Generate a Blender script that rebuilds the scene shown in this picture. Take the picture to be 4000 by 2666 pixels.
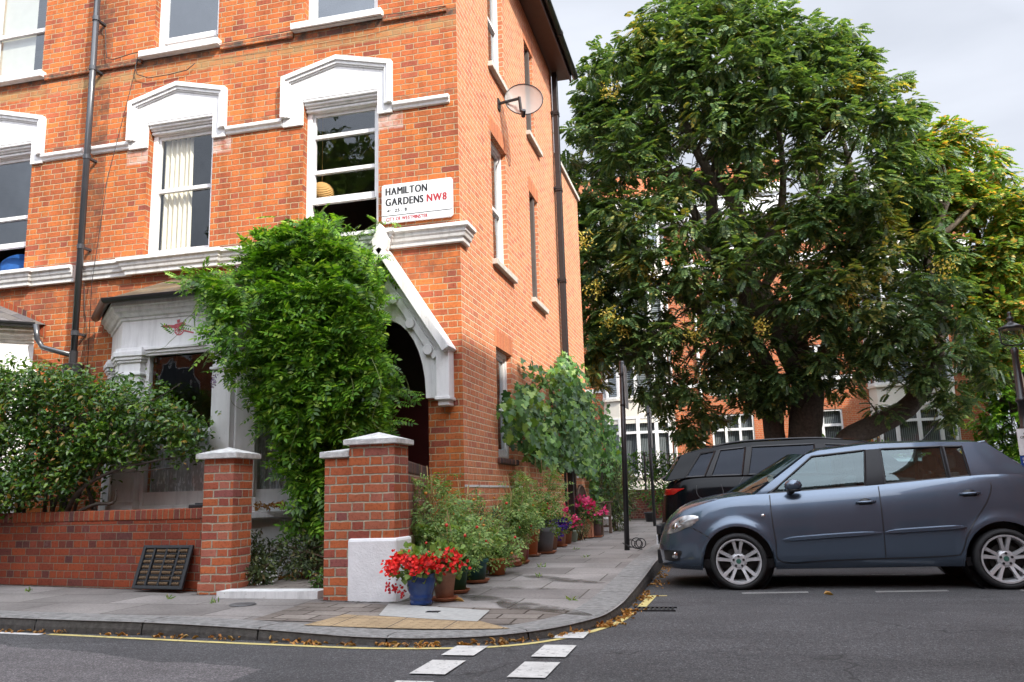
import bpy, math, random
import numpy as np
from mathutils import Vector, Matrix
for o in list(bpy.data.objects): bpy.data.objects.remove(o)
S = bpy.context.scene
COL = S.collection
R = math.radians
random.seed(7)

# ------------------------------------------------------------------ camera
cam_d = bpy.data.cameras.new('camera'); cam = bpy.data.objects.new('camera', cam_d); COL.objects.link(cam)
cam_d.sensor_width = 36; cam_d.lens = 29.46; cam_d.clip_end = 1200; cam_d.clip_start = .05
YAW, PIT, ROL = -0.24177666, 0.18305452, -0.02902548
fw = Vector((math.sin(YAW)*math.cos(PIT), math.cos(YAW)*math.cos(PIT), math.sin(PIT)))
rt = Vector((math.cos(YAW), -math.sin(YAW), 0)); up = rt.cross(fw)
r2 = rt*math.cos(ROL)+up*math.sin(ROL); u2 = up*math.cos(ROL)-rt*math.sin(ROL)
mw = Matrix(((r2.x, u2.x, -fw.x), (r2.y, u2.y, -fw.y), (r2.z, u2.z, -fw.z))).to_4x4()
mw.translation = Vector((2.79154, -8.95, .79)); cam.matrix_world = mw
S.camera = cam

# ------------------------------------------------------------------ light
EL, SX, SY = R(41), .79, -.613
W = bpy.data.worlds.new('World'); S.world = W; W.use_nodes = True
nt = W.node_tree; nt.nodes.clear()
wo = nt.nodes.new('ShaderNodeOutputWorld'); bg = nt.nodes.new('ShaderNodeBackground')
sk = nt.nodes.new('ShaderNodeTexSky'); sk.sky_type = 'NISHITA'; sk.sun_disc = False
sk.sun_elevation = EL; sk.sun_rotation = math.atan2(SX, SY); sk.air_density = 1.0; sk.dust_density = 2.5; sk.ozone_density = 1.5
tc = nt.nodes.new('ShaderNodeTexCoord'); mp = nt.nodes.new('ShaderNodeMapping'); mp.inputs['Scale'].default_value = (1.2, 1.2, 4.0)
nz = nt.nodes.new('ShaderNodeTexNoise'); nz.inputs['Scale'].default_value = 1.6; nz.inputs['Detail'].default_value = 6; nz.inputs['Roughness'].default_value = .5
cr = nt.nodes.new('ShaderNodeValToRGB'); cr.color_ramp.elements[0].position = .2; cr.color_ramp.elements[1].position = .75
cr.color_ramp.elements[0].color = (.86,)*3+(1,); cr.color_ramp.elements[1].color = (1.,)*3+(1,)
mx = nt.nodes.new('ShaderNodeMix'); mx.data_type = 'RGBA'; mx.inputs['B'].default_value = (7.3, 7.75, 8.8, 1)
L = nt.links.new
L(tc.outputs['Generated'], mp.inputs['Vector']); L(mp.outputs['Vector'], nz.inputs['Vector']); L(nz.outputs['Fac'], cr.inputs['Fac'])
vd = nt.nodes.new('ShaderNodeVectorMath'); vd.operation = 'DOT_PRODUCT'; vd.inputs[1].default_value = (SX*math.cos(EL), SY*math.cos(EL), math.sin(EL)); L(tc.outputs['Generated'], vd.inputs[0])
gr_ = nt.nodes.new('ShaderNodeMapRange'); gr_.inputs[1].default_value = .08; gr_.inputs[2].default_value = 1; gr_.inputs[3].default_value = .69; gr_.inputs[4].default_value = 4.0; L(vd.outputs['Value'], gr_.inputs[0])
sc_ = nt.nodes.new('ShaderNodeVectorMath'); sc_.operation = 'SCALE'; sc_.inputs[0].default_value = (5.6, 5.9, 6.55); cm_ = nt.nodes.new('ShaderNodeMapRange'); cm_.inputs[1].default_value = .3; cm_.inputs[2].default_value = .7; cm_.inputs[3].default_value = .84; cm_.inputs[4].default_value = 1.10; L(nz.outputs['Fac'], cm_.inputs[0])
mm_ = nt.nodes.new('ShaderNodeMath'); mm_.operation = 'MULTIPLY'; L(gr_.outputs[0], mm_.inputs[0]); L(cm_.outputs[0], mm_.inputs[1]); L(mm_.outputs[0], sc_.inputs['Scale']); L(sc_.outputs[0], mx.inputs['B'])
L(cr.outputs['Color'], mx.inputs['Factor']); L(sk.outputs['Color'], mx.inputs['A']); L(mx.outputs['Result'], bg.inputs['Color'])
bg.inputs['Strength'].default_value = .1
L(bg.outputs['Background'], wo.inputs['Surface'])
sd = bpy.data.lights.new('sun', 'SUN'); sd.energy = 2.9; sd.angle = R(.6); sd.color = (1, .93, .82)
so = bpy.data.objects.new('sun', sd); COL.objects.link(so); so.location = (20, -20, 30)
so.rotation_euler = Vector((SX*math.cos(EL), SY*math.cos(EL), math.sin(EL))).to_track_quat('Z', 'Y').to_euler()
S.view_settings.view_transform = 'Standard'; S.view_settings.look = 'None'; S.view_settings.exposure = 1.12; S.view_settings.gamma = 1
S.render.engine = 'CYCLES'; S.cycles.use_denoising = True; S.cycles.max_bounces = 8; S.cycles.transparent_max_bounces = 16
S.cycles.caustics_reflective = False; S.cycles.caustics_refractive = False

# ------------------------------------------------------------------ material helpers
class NB:
    def __init__(s, name):
        s.m = bpy.data.materials.new(name); s.m.use_nodes = True; s.t = s.m.node_tree
        s.p = s.t.nodes['Principled BSDF']; s.out = s.t.nodes['Material Output']
    def n(s, typ, **kw):
        nd = s.t.nodes.new('ShaderNode'+typ)
        for k, v in kw.items(): setattr(nd, k, v)
        return nd
    def put(s, sock, v):
        if hasattr(v, 'is_output') or hasattr(v, 'links'): s.t.links.new(v, sock)
        else: sock.default_value = v
    def m_(s, op, a, b=None, c=None):
        nd = s.n('Math', operation=op); s.put(nd.inputs[0], a)
        if b is not None: s.put(nd.inputs[1], b)
        if c is not None: s.put(nd.inputs[2], c)
        return nd.outputs[0]
    def noise(s, vec, scale, detail=3, rough=.55, dim='3D'):
        nd = s.n('TexNoise'); s.put(nd.inputs['Vector'], vec); nd.inputs['Scale'].default_value = scale
        nd.inputs['Detail'].default_value = detail; nd.inputs['Roughness'].default_value = rough
        return nd.outputs['Fac']
    def ramp(s, fac, stops, interp='LINEAR'):
        nd = s.n('ValToRGB'); e = nd.color_ramp.elements; nd.color_ramp.interpolation = interp
        while len(e) < len(stops): e.new(.5)
        for i, (p, c) in enumerate(stops):
            e[i].position = p; e[i].color = (c[0], c[1], c[2], 1) if not isinstance(c, (int, float)) else (c, c, c, 1)
        s.put(nd.inputs[0], fac); return nd.outputs[0]
    def mix(s, f, a, b, mode='MIX'):
        nd = s.n('Mix', data_type='RGBA', blend_type=mode); s.put(nd.inputs['Factor'], f)
        for k, v in (('A', a), ('B', b)):
            s.put(nd.inputs[k], (v[0], v[1], v[2], 1) if isinstance(v, tuple) else v)
        return nd.outputs['Result']
    def uv(s): return s.n('UVMap').outputs[0]
    def obj(s): return s.n('TexCoord').outputs['Object']
    def pos(s): return s.n('NewGeometry').outputs['Position']
    def bump(s, h, dist, strength=1.0):
        nd = s.n('Bump'); nd.inputs['Distance'].default_value = dist; nd.inputs['Strength'].default_value = strength
        s.put(nd.inputs['Height'], h); s.t.links.new(nd.outputs[0], s.p.inputs['Normal'])
    def col(s, c): s.put(s.p.inputs['Base Color'], c if not isinstance(c, tuple) else (*c, 1))

def plain(name, c, rough=.6, metal=0., var=.12, scale=9., bump=0., spec=.5, coat=0.):
    b = NB(name); v = b.pos()
    f = b.noise(v, scale, 5, .6)
    k = b.ramp(f, [(.25, 1-var), (.75, 1+var)])
    b.col(b.mix(1.0, c, k, 'MULTIPLY')); b.p.inputs['Roughness'].default_value = rough; b.p.inputs['Metallic'].default_value = metal
    b.p.inputs['Specular IOR Level'].default_value = spec
    if coat: b.p.inputs['Coat Weight'].default_value = coat; b.p.inputs['Coat Roughness'].default_value = .03
    if bump: b.bump(b.noise(v, scale*6, 4, .6), bump)
    return b.m

def brick(name, stops, mortar, Ls=.225, H=.0752, joint=.010, bond='flemish', stain=None, rough=.85, edge=.005, dirt=.25, depth=.006, off=(0, 0), streak=0):
    b = NB(name); uv = b.uv(); sp = b.n('SeparateXYZ'); b.put(sp.inputs[0], uv)
    wob = b.n('TexNoise'); b.put(wob.inputs['Vector'], uv); wob.inputs['Scale'].default_value = 14; wob.inputs['Detail'].default_value = 3
    ws = b.n('SeparateColor'); b.put(ws.inputs[0], wob.outputs['Color'])
    u = b.m_('MULTIPLY_ADD', b.m_('SUBTRACT', ws.outputs[0], .5), edge*2.2, b.m_('ADD', sp.outputs[0], 50+off[0]))
    v = b.m_('MULTIPLY_ADD', b.m_('SUBTRACT', ws.outputs[1], .5), edge*2.2, b.m_('ADD', sp.outputs[1], 50*H+off[1]))
    vr = b.m_('DIVIDE', v, H); row = b.m_('FLOOR', vr); fv = b.m_('MULTIPLY', b.m_('FRACT', vr), H)
    par = b.m_('MODULO', row, 2.0)
    if bond == 'flemish':
        P = Ls*1.5
        uu = b.m_('DIVIDE', b.m_('MULTIPLY_ADD', par, P/2, u), P); m = b.m_('MULTIPLY', b.m_('FRACT', uu), P)
        isH = b.m_('GREATER_THAN', m, Ls)
        loc = b.m_('SUBTRACT', m, b.m_('MULTIPLY', isH, Ls)); wid = b.m_('SUBTRACT', Ls, b.m_('MULTIPLY', isH, Ls/2))
        cid = b.m_('MULTIPLY_ADD', b.m_('FLOOR', uu), 2.0, isH)
    elif bond == 'english':
        wid = b.m_('SUBTRACT', Ls, b.m_('MULTIPLY', par, Ls/2))
        uu = b.m_('DIVIDE', b.m_('MULTIPLY_ADD', par, Ls/4, u), wid); loc = b.m_('MULTIPLY', b.m_('FRACT', uu), wid); cid = b.m_('FLOOR', uu)
    elif bond == 'header':
        wid = Ls/2
        uu = b.m_('DIVIDE', b.m_('MULTIPLY_ADD', par, Ls/4, u), wid); loc = b.m_('MULTIPLY', b.m_('FRACT', uu), wid); cid = b.m_('FLOOR', uu)
    elif bond == 'stack':
        wid = Ls; uu = b.m_('DIVIDE', u, wid); loc = b.m_('MULTIPLY', b.m_('FRACT', uu), wid); cid = b.m_('FLOOR', uu)
    else:  # running
        wid = Ls; uu = b.m_('DIVIDE', b.m_('MULTIPLY_ADD', par, Ls/2, u), wid); loc = b.m_('MULTIPLY', b.m_('FRACT', uu), wid); cid = b.m_('FLOOR', uu)
    du = b.m_('MINIMUM', loc, b.m_('SUBTRACT', wid, loc)); dv = b.m_('MINIMUM', fv, b.m_('SUBTRACT', H, fv))
    d = b.m_('MINIMUM', du, dv)
    fine = b.noise(uv, 60, 3, .6)
    d = b.m_('MULTIPLY_ADD', b.m_('SUBTRACT', fine, .5), edge*.9, d)
    mr = b.n('MapRange', interpolation_type='SMOOTHSTEP'); b.put(mr.inputs[0], d)
    mr.inputs[1].default_value = joint*.30; mr.inputs[2].default_value = joint*.72; mask = mr.outputs[0]
    cv = b.n('CombineXYZ'); b.put(cv.inputs[0], cid); b.put(cv.inputs[1], row)
    wn = b.n('TexWhiteNoise', noise_dimensions='2D'); b.put(wn.inputs['Vector'], cv.outputs[0])
    c = b.ramp(wn.outputs['Value'], stops, 'LINEAR')
    spots = b.ramp(b.noise(uv, 38, 4, .7), [(.30, .55), (.48, 1.0), (.8, 1.18)])
    c = b.mix(.85, c, spots, 'MULTIPLY')
    big = b.ramp(b.noise(uv, 1.1, 4, .6), [(.3, 1-dirt), (.7, 1+dirt*.5)])
    c = b.mix(1., c, big, 'MULTIPLY')
    bloom = b.ramp(b.noise(uv, 3.7, 5, .7), [(.62, 0.), (.80, .28)])
    c = b.mix(bloom, c, tuple(min(1, x*.5+.28) for x in mortar))
    if streak:
        sv = b.n('Mapping'); sv.inputs['Scale'].default_value = (3.2, .35, 1); b.put(sv.inputs['Vector'], uv)
        c = b.mix(1., c, b.ramp(b.noise(sv.outputs[0], 1.6, 5, .65), [(.32, 1-streak), (.55, 1.04)]), 'MULTIPLY')
    mc = b.mix(1., mortar, b.ramp(b.noise(uv, 25, 4, .7), [(.25, .62), (.75, 1.2)]), 'MULTIPLY')
    c = b.mix(mask, mc, c)
    if stain is not None:   # sooty band: list of (v0,v1,color)
        for (v0, v1, sc, amt, *ur) in stain:
            a = b.n('MapRange', interpolation_type='SMOOTHSTEP'); b.put(a.inputs[0], sp.outputs[1]); a.inputs[1].default_value = v0; a.inputs[2].default_value = v0+.03
            e = b.n('MapRange', interpolation_type='SMOOTHSTEP'); b.put(e.inputs[0], sp.outputs[1]); e.inputs[1].default_value = v1-.03; e.inputs[2].default_value = v1; e.inputs[3].default_value = 1; e.inputs[4].default_value = 0
            f = b.m_('MULTIPLY', b.m_('MULTIPLY', a.outputs[0], e.outputs[0]), b.m_('MULTIPLY', b.ramp(b.noise(uv, 5, 4, .7), [(.35, .1), (.62, 1.)]), amt))
            if ur: f = b.m_('MULTIPLY', f, b.m_('MULTIPLY', b.m_('GREATER_THAN', sp.outputs[0], ur[0]), b.m_('LESS_THAN', sp.outputs[0], ur[1])))
            c = b.mix(f, c, sc)
    b.col(c); b.p.inputs['Roughness'].default_value = rough; b.p.inputs['Specular IOR Level'].default_value = .25
    h = b.m_('MULTIPLY_ADD', b.noise(uv, 90, 4, .65), .35, mask); b.bump(h, depth, .9)
    return b.m

def leafmat(name, stops, rough=.42, trans=.25, patch=None, spec=.45):
    b = NB(name); g = b.n('NewGeometry'); isl = g.outputs['Random Per Island']; pos = g.outputs['Position']
    c = b.ramp(isl, stops)
    big = b.ramp(b.noise(pos, 1.3, 3, .6), [(.3, .78), (.7, 1.2)])
    c = b.mix(1., c, big, 'MULTIPLY')
    if patch:
        f = b.m_('MULTIPLY', b.ramp(b.noise(pos, patch[1], 3, .6), [(patch[2], 0.), (patch[2]+.08, 1.)]), b.ramp(b.m_('FRACT', b.m_('MULTIPLY', isl, 7.3)), [(.3, .0), (.6, patch[3])]))
        c = b.mix(f, c, patch[0])
    b.col(c); b.p.inputs['Roughness'].default_value = rough; b.p.inputs['Specular IOR Level'].default_value = spec
    tr = b.n('BsdfTranslucent'); b.put(tr.inputs['Color'], b.mix(1., c, (1.5, 1.5, .55), 'MULTIPLY'))
    ms = b.n('MixShader'); ms.inputs[0].default_value = trans
    b.t.links.new(b.p.outputs[0], ms.inputs[1]); b.t.links.new(tr.outputs[0], ms.inputs[2]); b.t.links.new(ms.outputs[0], b.out.inputs[0])
    return b.m

def painted(name, c, rough=.5, grime=.16, chips=.70):
    b = NB(name); v = b.pos(); mp_ = b.n('Mapping'); mp_.inputs['Scale'].default_value = (5, 5, .8); b.put(mp_.inputs['Vector'], v)
    k = b.ramp(b.noise(mp_.outputs[0], 2.2, 6, .7), [(.30, 1-grime*1.6), (.5, 1-grime*.3), (.7, 1.03)]); cc = b.mix(1., c, k, 'MULTIPLY')
    cc = b.mix(b.ramp(b.noise(v, 24, 5, .75), [(chips-.015, 0.), (chips+.015, .8)]), cc, (.30, .27, .22))
    cc = b.mix(b.ramp(b.noise(v, 6, 5, .7), [(.6, 0.), (.8, .30)]), cc, (.42, .40, .34))
    b.col(cc); b.p.inputs['Roughness'].default_value = rough; b.bump(b.noise(v, 60, 5, .7), .002); return b.m

def glassmat(name, tint=(.9, .95, .95), refl=.12, rough=.0, ior=1.5, wavy=.0, gl_c=(.9, .95, 1)):
    b = NB(name); b.t.nodes.remove(b.p)
    g = b.n('NewGeometry'); dp_ = b.n('VectorMath', operation='DOT_PRODUCT'); b.put(dp_.inputs[0], g.outputs['Normal']); b.put(dp_.inputs[1], g.outputs['Incoming'])
    f = b.m_('MINIMUM', b.m_('MULTIPLY_ADD', b.m_('POWER', b.m_('SUBTRACT', 1.0, b.m_('ABSOLUTE', dp_.outputs['Value'])), 5.0), .95, .045+refl), 1.0)
    tr = b.n('BsdfTransparent'); tr.inputs[0].default_value = (*tint, 1)
    gl = b.n('BsdfGlossy'); gl.inputs['Roughness'].default_value = rough; gl.inputs[0].default_value = (*gl_c, 1)
    if wavy:
        bp = b.n('Bump'); bp.inputs['Distance'].default_value = wavy; b.put(bp.inputs['Height'], b.noise(b.pos(), 1.6, 2, .5)); b.t.links.new(bp.outputs[0], gl.inputs['Normal'])
    ms = b.n('MixShader'); b.put(ms.inputs[0], f); b.t.links.new(tr.outputs[0], ms.inputs[1]); b.t.links.new(gl.outputs[0], ms.inputs[2])
    b.t.links.new(ms.outputs[0], b.out.inputs[0]); return b.m

# ------------------------------------------------------------------ mesh helpers
def origin(o):
    p = Vector((0, 0, 0))
    while o is not None: p = p+o.location; o = o.parent
    return p

class MB:
    """collects faces, then links them as one mesh object"""
    def __init__(s, xf=None): s.v = []; s.f = []; s.mi = []; s.uvs = {}; s.xf = xf; s.k = 0
    def V(s, p):
        p = Vector(p)
        if s.xf is not None: p = s.xf @ p
        s.v.append(p); return len(s.v)-1
    def face(s, pts, uv=None):
        ids = [s.V(p) for p in pts]; s.f.append(ids); s.mi.append(s.k)
        if uv: s.uvs[len(s.f)-1] = uv
    def box(s, x0, x1, y0, y1, z0, z1):
        p = [s.V((x, y, z)) for z in (z0, z1) for y in (y0, y1) for x in (x0, x1)]
        for q in ((0, 2, 3, 1), (4, 5, 7, 6), (0, 1, 5, 4), (2, 6, 7, 3), (0, 4, 6, 2), (1, 3, 7, 5)):
            s.f.append([p[i] for i in q]); s.mi.append(s.k)
    def prism(s, poly, axis, a, b):
        """poly of 2d points extruded along axis from a to b"""
        def P(q, t):
            return {'x': (t, q[0], q[1]), 'y': (q[0], t, q[1]), 'z': (q[0], q[1], t)}[axis]
        i0 = [s.V(P(q, a)) for q in poly]; i1 = [s.V(P(q, b)) for q in poly]; n = len(poly)
        s.f.append(i0[::-1]); s.mi.append(s.k); s.f.append(i1); s.mi.append(s.k)
        for i in range(n): j = (i+1) % n; s.f.append([i0[i], i0[j], i1[j], i1[i]]); s.mi.append(s.k)
    def sweep(s, prof, path, closed=False, updir=(0, 0, 1)):
        """prof: (out, up) points swept on a horizontal path; out = to the right of travel"""
        n = len(path); rings = []
        for i, p in enumerate(path):
            p = Vector(p)
            a = Vector(path[i-1]) if i > 0 or closed else None; c = Vector(path[(i+1) % n]) if i < n-1 or closed else None
            d1 = (p-a).normalized() if a is not None else None; d2 = (c-p).normalized() if c is not None else None
            if d1 is None: d1 = d2
            if d2 is None: d2 = d1
            r1 = Vector((d1.y, -d1.x, 0)); rr2 = Vector((d2.y, -d2.x, 0)); rr = (r1+rr2).normalized(); k = 1/max(.3, rr.dot(r1))
            rings.append([s.V(p+rr*(o*k)+Vector((0, 0, h))) for o, h in prof])
        m = len(prof)
        for i in range(n if closed else n-1):
            A, B = rings[i], rings[(i+1) % n]
            for j in range(m-1): s.f.append([A[j], B[j], B[j+1], A[j+1]]); s.mi.append(s.k)
        if not closed:
            s.f.append(rings[0][:]); s.mi.append(s.k); s.f.append(rings[-1][::-1]); s.mi.append(s.k)
    def tube(s, path, rad, n=8, caps=True):
        path = [Vector(p) for p in path]; m = len(path)
        if not isinstance(rad, (list, tuple)): rad = [rad]*m
        prev = None; rings = []
        for i, p in enumerate(path):
            d = (path[min(i+1, m-1)]-path[max(i-1, 0)])
            if d.length < 1e-9: d = Vector((0, 0, 1))
            d.normalize()
            if prev is None: a = d.orthogonal().normalized()
            else:
                a = prev-d*prev.dot(d)
                a = a.normalized() if a.length > 1e-6 else d.orthogonal().normalized()
            prev = a; c = d.cross(a)
            rings.append([s.V(p+(a*math.cos(2*math.pi*k/n)+c*math.sin(2*math.pi*k/n))*rad[i]) for k in range(n)])
        for i in range(m-1):
            for k in range(n): s.f.append([rings[i][k], rings[i][(k+1) % n], rings[i+1][(k+1) % n], rings[i+1][k]]); s.mi.append(s.k)
        if caps: s.f.append(rings[0][::-1]); s.mi.append(s.k); s.f.append(rings[-1]); s.mi.append(s.k)
    def lathe(s, prof, c=(0, 0, 0), n=24, axis='z'):
        rings = []
        for r, h in prof:
            ring = []
            for k in range(n):
                a = 2*math.pi*k/n; x, y = r*math.cos(a), r*math.sin(a)
                ring.append(s.V((c[0]+x, c[1]+y, c[2]+h) if axis == 'z' else (c[0]+x, c[1]+h, c[2]+y)))
            rings.append(ring)
        for i in range(len(rings)-1):
            for k in range(n): s.f.append([rings[i][k], rings[i][(k+1) % n], rings[i+1][(k+1) % n], rings[i+1][k]]); s.mi.append(s.k)
    def grid(s, fn, nu, nv):
        ids = [[s.V(fn(i/nu, j/nv)) for j in range(nv+1)] for i in range(nu+1)]
        for i in range(nu):
            for j in range(nv): s.f.append([ids[i][j], ids[i+1][j], ids[i+1][j+1], ids[i][j+1]]); s.mi.append(s.k)
    def ball(s, c, r, n=8, m=6, sq=(1, 1, 1)):
        def f(a, b):
            th = 2*math.pi*a; ph = math.pi*(b-.5)
            return (c[0]+r*sq[0]*math.cos(th)*math.cos(ph), c[1]+r*sq[1]*math.sin(th)*math.cos(ph), c[2]+r*sq[2]*math.sin(ph))
        s.grid(f, n, m)
    def build(s, name, mat, parent=None, smooth=False, bevel=0, weld=False):
        me = bpy.data.meshes.new(name); og = origin(parent)
        me.from_pydata([tuple(v-og) for v in s.v], [], s.f)
        mats = mat if isinstance(mat, (list, tuple)) else [mat]
        for m in mats: me.materials.append(m)
        if len(mats) > 1: me.polygons.foreach_set('material_index', s.mi)
        ul = me.uv_layers.new(name='UVMap'); Z = Vector((0, 0, 1)); data = ul.data
        for p in me.polygons:
            if p.index in s.uvs:
                for k, li in enumerate(p.loop_indices): data[li].uv = s.uvs[p.index][k]
                continue
            nn = p.normal
            if abs(nn.z) > .8: t = Vector((1, 0, 0)); w = Vector((0, 1, 0))
            else: t = Z.cross(nn).normalized(); w = Z if abs(nn.z) < .3 else nn.cross(t)
            for li in p.loop_indices:
                P = me.vertices[me.loops[li].vertex_index].co+og; data[li].uv = (P.dot(t), P.dot(w))
        if smooth: me.polygons.foreach_set('use_smooth', [True]*len(me.polygons))
        me.update()
        o = bpy.data.objects.new(name, me); COL.objects.link(o)
        if parent is not None: o.parent = parent
        if weld:
            import bmesh
            bm = bmesh.new(); bm.from_mesh(me); bmesh.ops.remove_doubles(bm, verts=bm.verts, dist=1e-4); bmesh.ops.recalc_face_normals(bm, faces=bm.faces); bm.to_mesh(me); bm.free()
        if bevel:
            md = o.modifiers.new('bevel', 'BEVEL'); md.width = bevel; md.segments = 2; md.limit_method = 'ANGLE'; md.angle_limit = R(40)
        return o

def tag(o, label=None, cat=None, group=None, kind=None):
    if label: o['label'] = label
    if cat: o['category'] = cat
    if group: o['group'] = group
    if kind: o['kind'] = kind
    return o
def thing(name, label, cat, loc=(0, 0, 0), group=None):
    o = bpy.data.objects.new(name, None); o.empty_display_size = .2; COL.objects.link(o); o.location = loc
    return tag(o, label, cat, group)
def struct(name, mb, mat, **kw): return tag(mb.build(name, mat, None, **kw), kind='structure')
def npmesh(name, V, faces_n, mat, parent=None, kind=None, smooth=False):
    """V (N,3) verts; faces_n: list of (array (M,k)) index arrays"""
    me = bpy.data.meshes.new(name); og = np.array(origin(parent)); V = V-og
    me.vertices.add(len(V)); me.vertices.foreach_set('co', V.astype(np.float32).ravel())
    tot = sum(a.size for a in faces_n); nf = sum(len(a) for a in faces_n)
    me.loops.add(tot); me.polygons.add(nf)
    me.loops.foreach_set('vertex_index', np.concatenate([a.ravel() for a in faces_n]).astype(np.int32))
    cnt = np.concatenate([np.full(len(a), a.shape[1]) for a in faces_n]); st = np.concatenate([[0], np.cumsum(cnt)[:-1]])
    me.polygons.foreach_set('loop_start', st.astype(np.int32))
    me.materials.append(mat); me.update(calc_edges=True); me.validate()
    o = bpy.data.objects.new(name, me); COL.objects.link(o)
    if parent is not None: o.parent = parent
    return o
def norm(a): return a/np.maximum(np.linalg.norm(a, axis=1, keepdims=True), 1e-9)
def scatter(T, Fc, P, D, N, Sc):
    """T template verts (K,3) = (along, side, normal); Fc list of face tuples; returns V, face arrays"""
    D = norm(D); Sd = norm(np.cross(N, D)); N = np.cross(D, Sd); T = np.asarray(T, float)
    V = P[:, None, :]+Sc[:, None, None]*(T[None, :, 0:1]*D[:, None, :]+T[None, :, 1:2]*Sd[:, None, :]+T[None, :, 2:3]*N[:, None, :])
    n, K = len(P), len(T); out = {}
    for f in Fc: out.setdefault(len(f), []).append(f)
    fa = []
    for k, fs in out.items():
        a = np.array(fs); fa.append((a[None]+(np.arange(n)*K)[:, None, None]).reshape(-1, k))
    return V.reshape(-1, 3), fa
def merge(parts):
    Vs, fs, off = [], [], 0
    for V, fa in parts:
        Vs.append(V); fs += [a+off for a in fa]; off += len(V)
    return np.concatenate(Vs), fs
def t_leaf(w=.5, fold=.12, curl=.12):
    T = [(0, 0, 0), (.3, w/2, fold*w), (.68, w*.38, fold*w-curl*.4), (1, 0, -curl), (.68, -w*.38, fold*w-curl*.4), (.3, -w/2, fold*w)]
    return T, [(0, 1, 2, 3), (0, 3, 4, 5)]
def t_frond(n=6, lw=.34, ll=.3, droop=.28, wid=.36):
    T, F = [], []
    for k in range(n):
        s = (k+.6)/n; z = -droop*s*s; l = ll*(1-.35*abs(s-.5)*1.2)
        for sg in (-1, 1):
            b = (s*.95, 0, z); dx, dy, dz = .42, sg*.9, -.22; i = len(T)
            T += [b, (b[0]+dx*l*.45+.20*l*lw/.34, b[1]+dy*l*.45-sg*.15*l, z+dz*l*.3+.02), (b[0]+dx*l, b[1]+dy*l, z+dz*l), (b[0]+dx*l*.45-.20*l*lw/.34, b[1]+dy*l*.45+sg*.13*l, z+dz*l*.3+.02)]
            F.append((i, i+1, i+2, i+3) if sg < 0 else (i+3, i+2, i+1, i))
    i = len(T); T += [(.95, 0, -droop), (1.08, lw*.2, -droop*1.15), (1.26, 0, -droop*1.45), (1.08, -lw*.2, -droop*1.15)]; F.append((i, i+1, i+2, i+3))
    return T, F
def t_palm(fold=.1):
    pts = [(0, 0), (-.12, .22), (.02, .48), (.2, .34), (.42, .55), (.5, .22), (.72, .26), (1, 0), (.72, -.26), (.5, -.22), (.42, -.55), (.2, -.34), (.02, -.48), (-.12, -.22)]
    T = [(x, y, fold*abs(y)-.15*x*x) for x, y in pts]
    return T, [(0, 1, 2, 3), (0, 3, 4, 5), (0, 5, 6, 7), (0, 7, 8, 9), (0, 9, 10, 11), (0, 11, 12, 13)]
def inpoly(x, y, poly):
    c = np.zeros(len(x), bool); n = len(poly)
    for i in range(n):
        x1, y1 = poly[i]; x2, y2 = poly[(i+1) % n]
        if y1 == y2: continue
        m = ((y1 > y) != (y2 > y)) & (x < (x2-x1)*(y-y1)/(y2-y1)+x1); c ^= m
    return c
def sample_poly(poly, n, rng):
    P = np.array(poly); lo, hi = P.min(0), P.max(0); X, Y = [], []
    while len(X) < n:
        x = rng.uniform(lo[0], hi[0], n*2); y = rng.uniform(lo[1], hi[1], n*2); m = inpoly(x, y, poly)
        X += list(x[m]); Y += list(y[m])
    return np.array(X[:n]), np.array(Y[:n])
def rv(rng, n, s=1.): return rng.normal(0, s, (n, 3))
# ------------------------------------------------------------------ materials
FR = [(0, (.27, .075, .05)), (.04, (.37, .095, .048)), (.18, (.45, .12, .045)), (.5, (.52, .142, .042)), (.78, (.59, .175, .046)), (.95, (.49, .14, .052)), (1, (.40, .11, .06))]
M = {}
M['front_brick'] = brick('front_brick', FR, (.46, .34, .205), joint=.0108, edge=.0065, streak=.32, stain=[(2.4, 9.0, (.09, .05, .035), .75, -5.17, -4.93), (5.22, 5.46, (.62, .56, .52), .7, -3.33, -3.05), (5.22, 5.46, (.62, .56, .52), .7, -1.05, -.7), (5.22, 5.46, (.62, .56, .52), .6, -4.6, -4.25), (5.56, 5.66, (.13, .07, .05), .8), (3.3, 3.72, (.20, .07, .04), .7), (-.2, .35, (.12, .08, .05), .7), (6.60, 6.76, (.07, .06, .05), .95), (6.42, 6.60, (.36, .24, .11), .8), (3.93, 4.0, (.09, .07, .07), .8)])
M['side_brick'] = brick('side_brick', [(0, (.55, .19, .10)), (.3, (.64, .235, .11)), (.6, (.70, .27, .13)), (.85, (.62, .22, .12)), (1, (.50, .17, .10))], (.72, .55, .37), joint=.0125, streak=.10, bond='flemish', dirt=.15, edge=.003)
M['wall_brick'] = brick('wall_brick', [(0, (.12, .042, .038)), (.12, (.20, .048, .028)), (.4, (.28, .058, .026)), (.7, (.33, .072, .028)), (.9, (.24, .06, .04)), (1, (.12, .045, .04))], (.22, .17, .12), H=.0775, bond='english', joint=.009)
M['coping_brick'] = brick('coping_brick', [(0, (.10, .05, .05)), (.2, (.28, .062, .03)), (.6, (.38, .085, .03)), (.9, (.27, .07, .045)), (1, (.12, .05, .05))], (.27, .22, .13), Ls=.074, H=3.0, bond='stack', joint=.010)
M['pillar_brick'] = brick('pillar_brick', [(0, (.32, .085, .06)), (.3, (.46, .12, .055)), (.6, (.54, .15, .055)), (.9, (.44, .15, .10)), (1, (.30, .10, .09))], (.44, .38, .28), H=.0775, joint=.013, edge=.007, dirt=.35)
M['return_brick'] = brick('return_brick', [(0, (.12, .05, .05)), (.4, (.26, .08, .06)), (.8, (.34, .10, .07)), (1, (.17, .06, .06))], (.33, .28, .2), H=.0775, bond='header', joint=.012)
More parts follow.
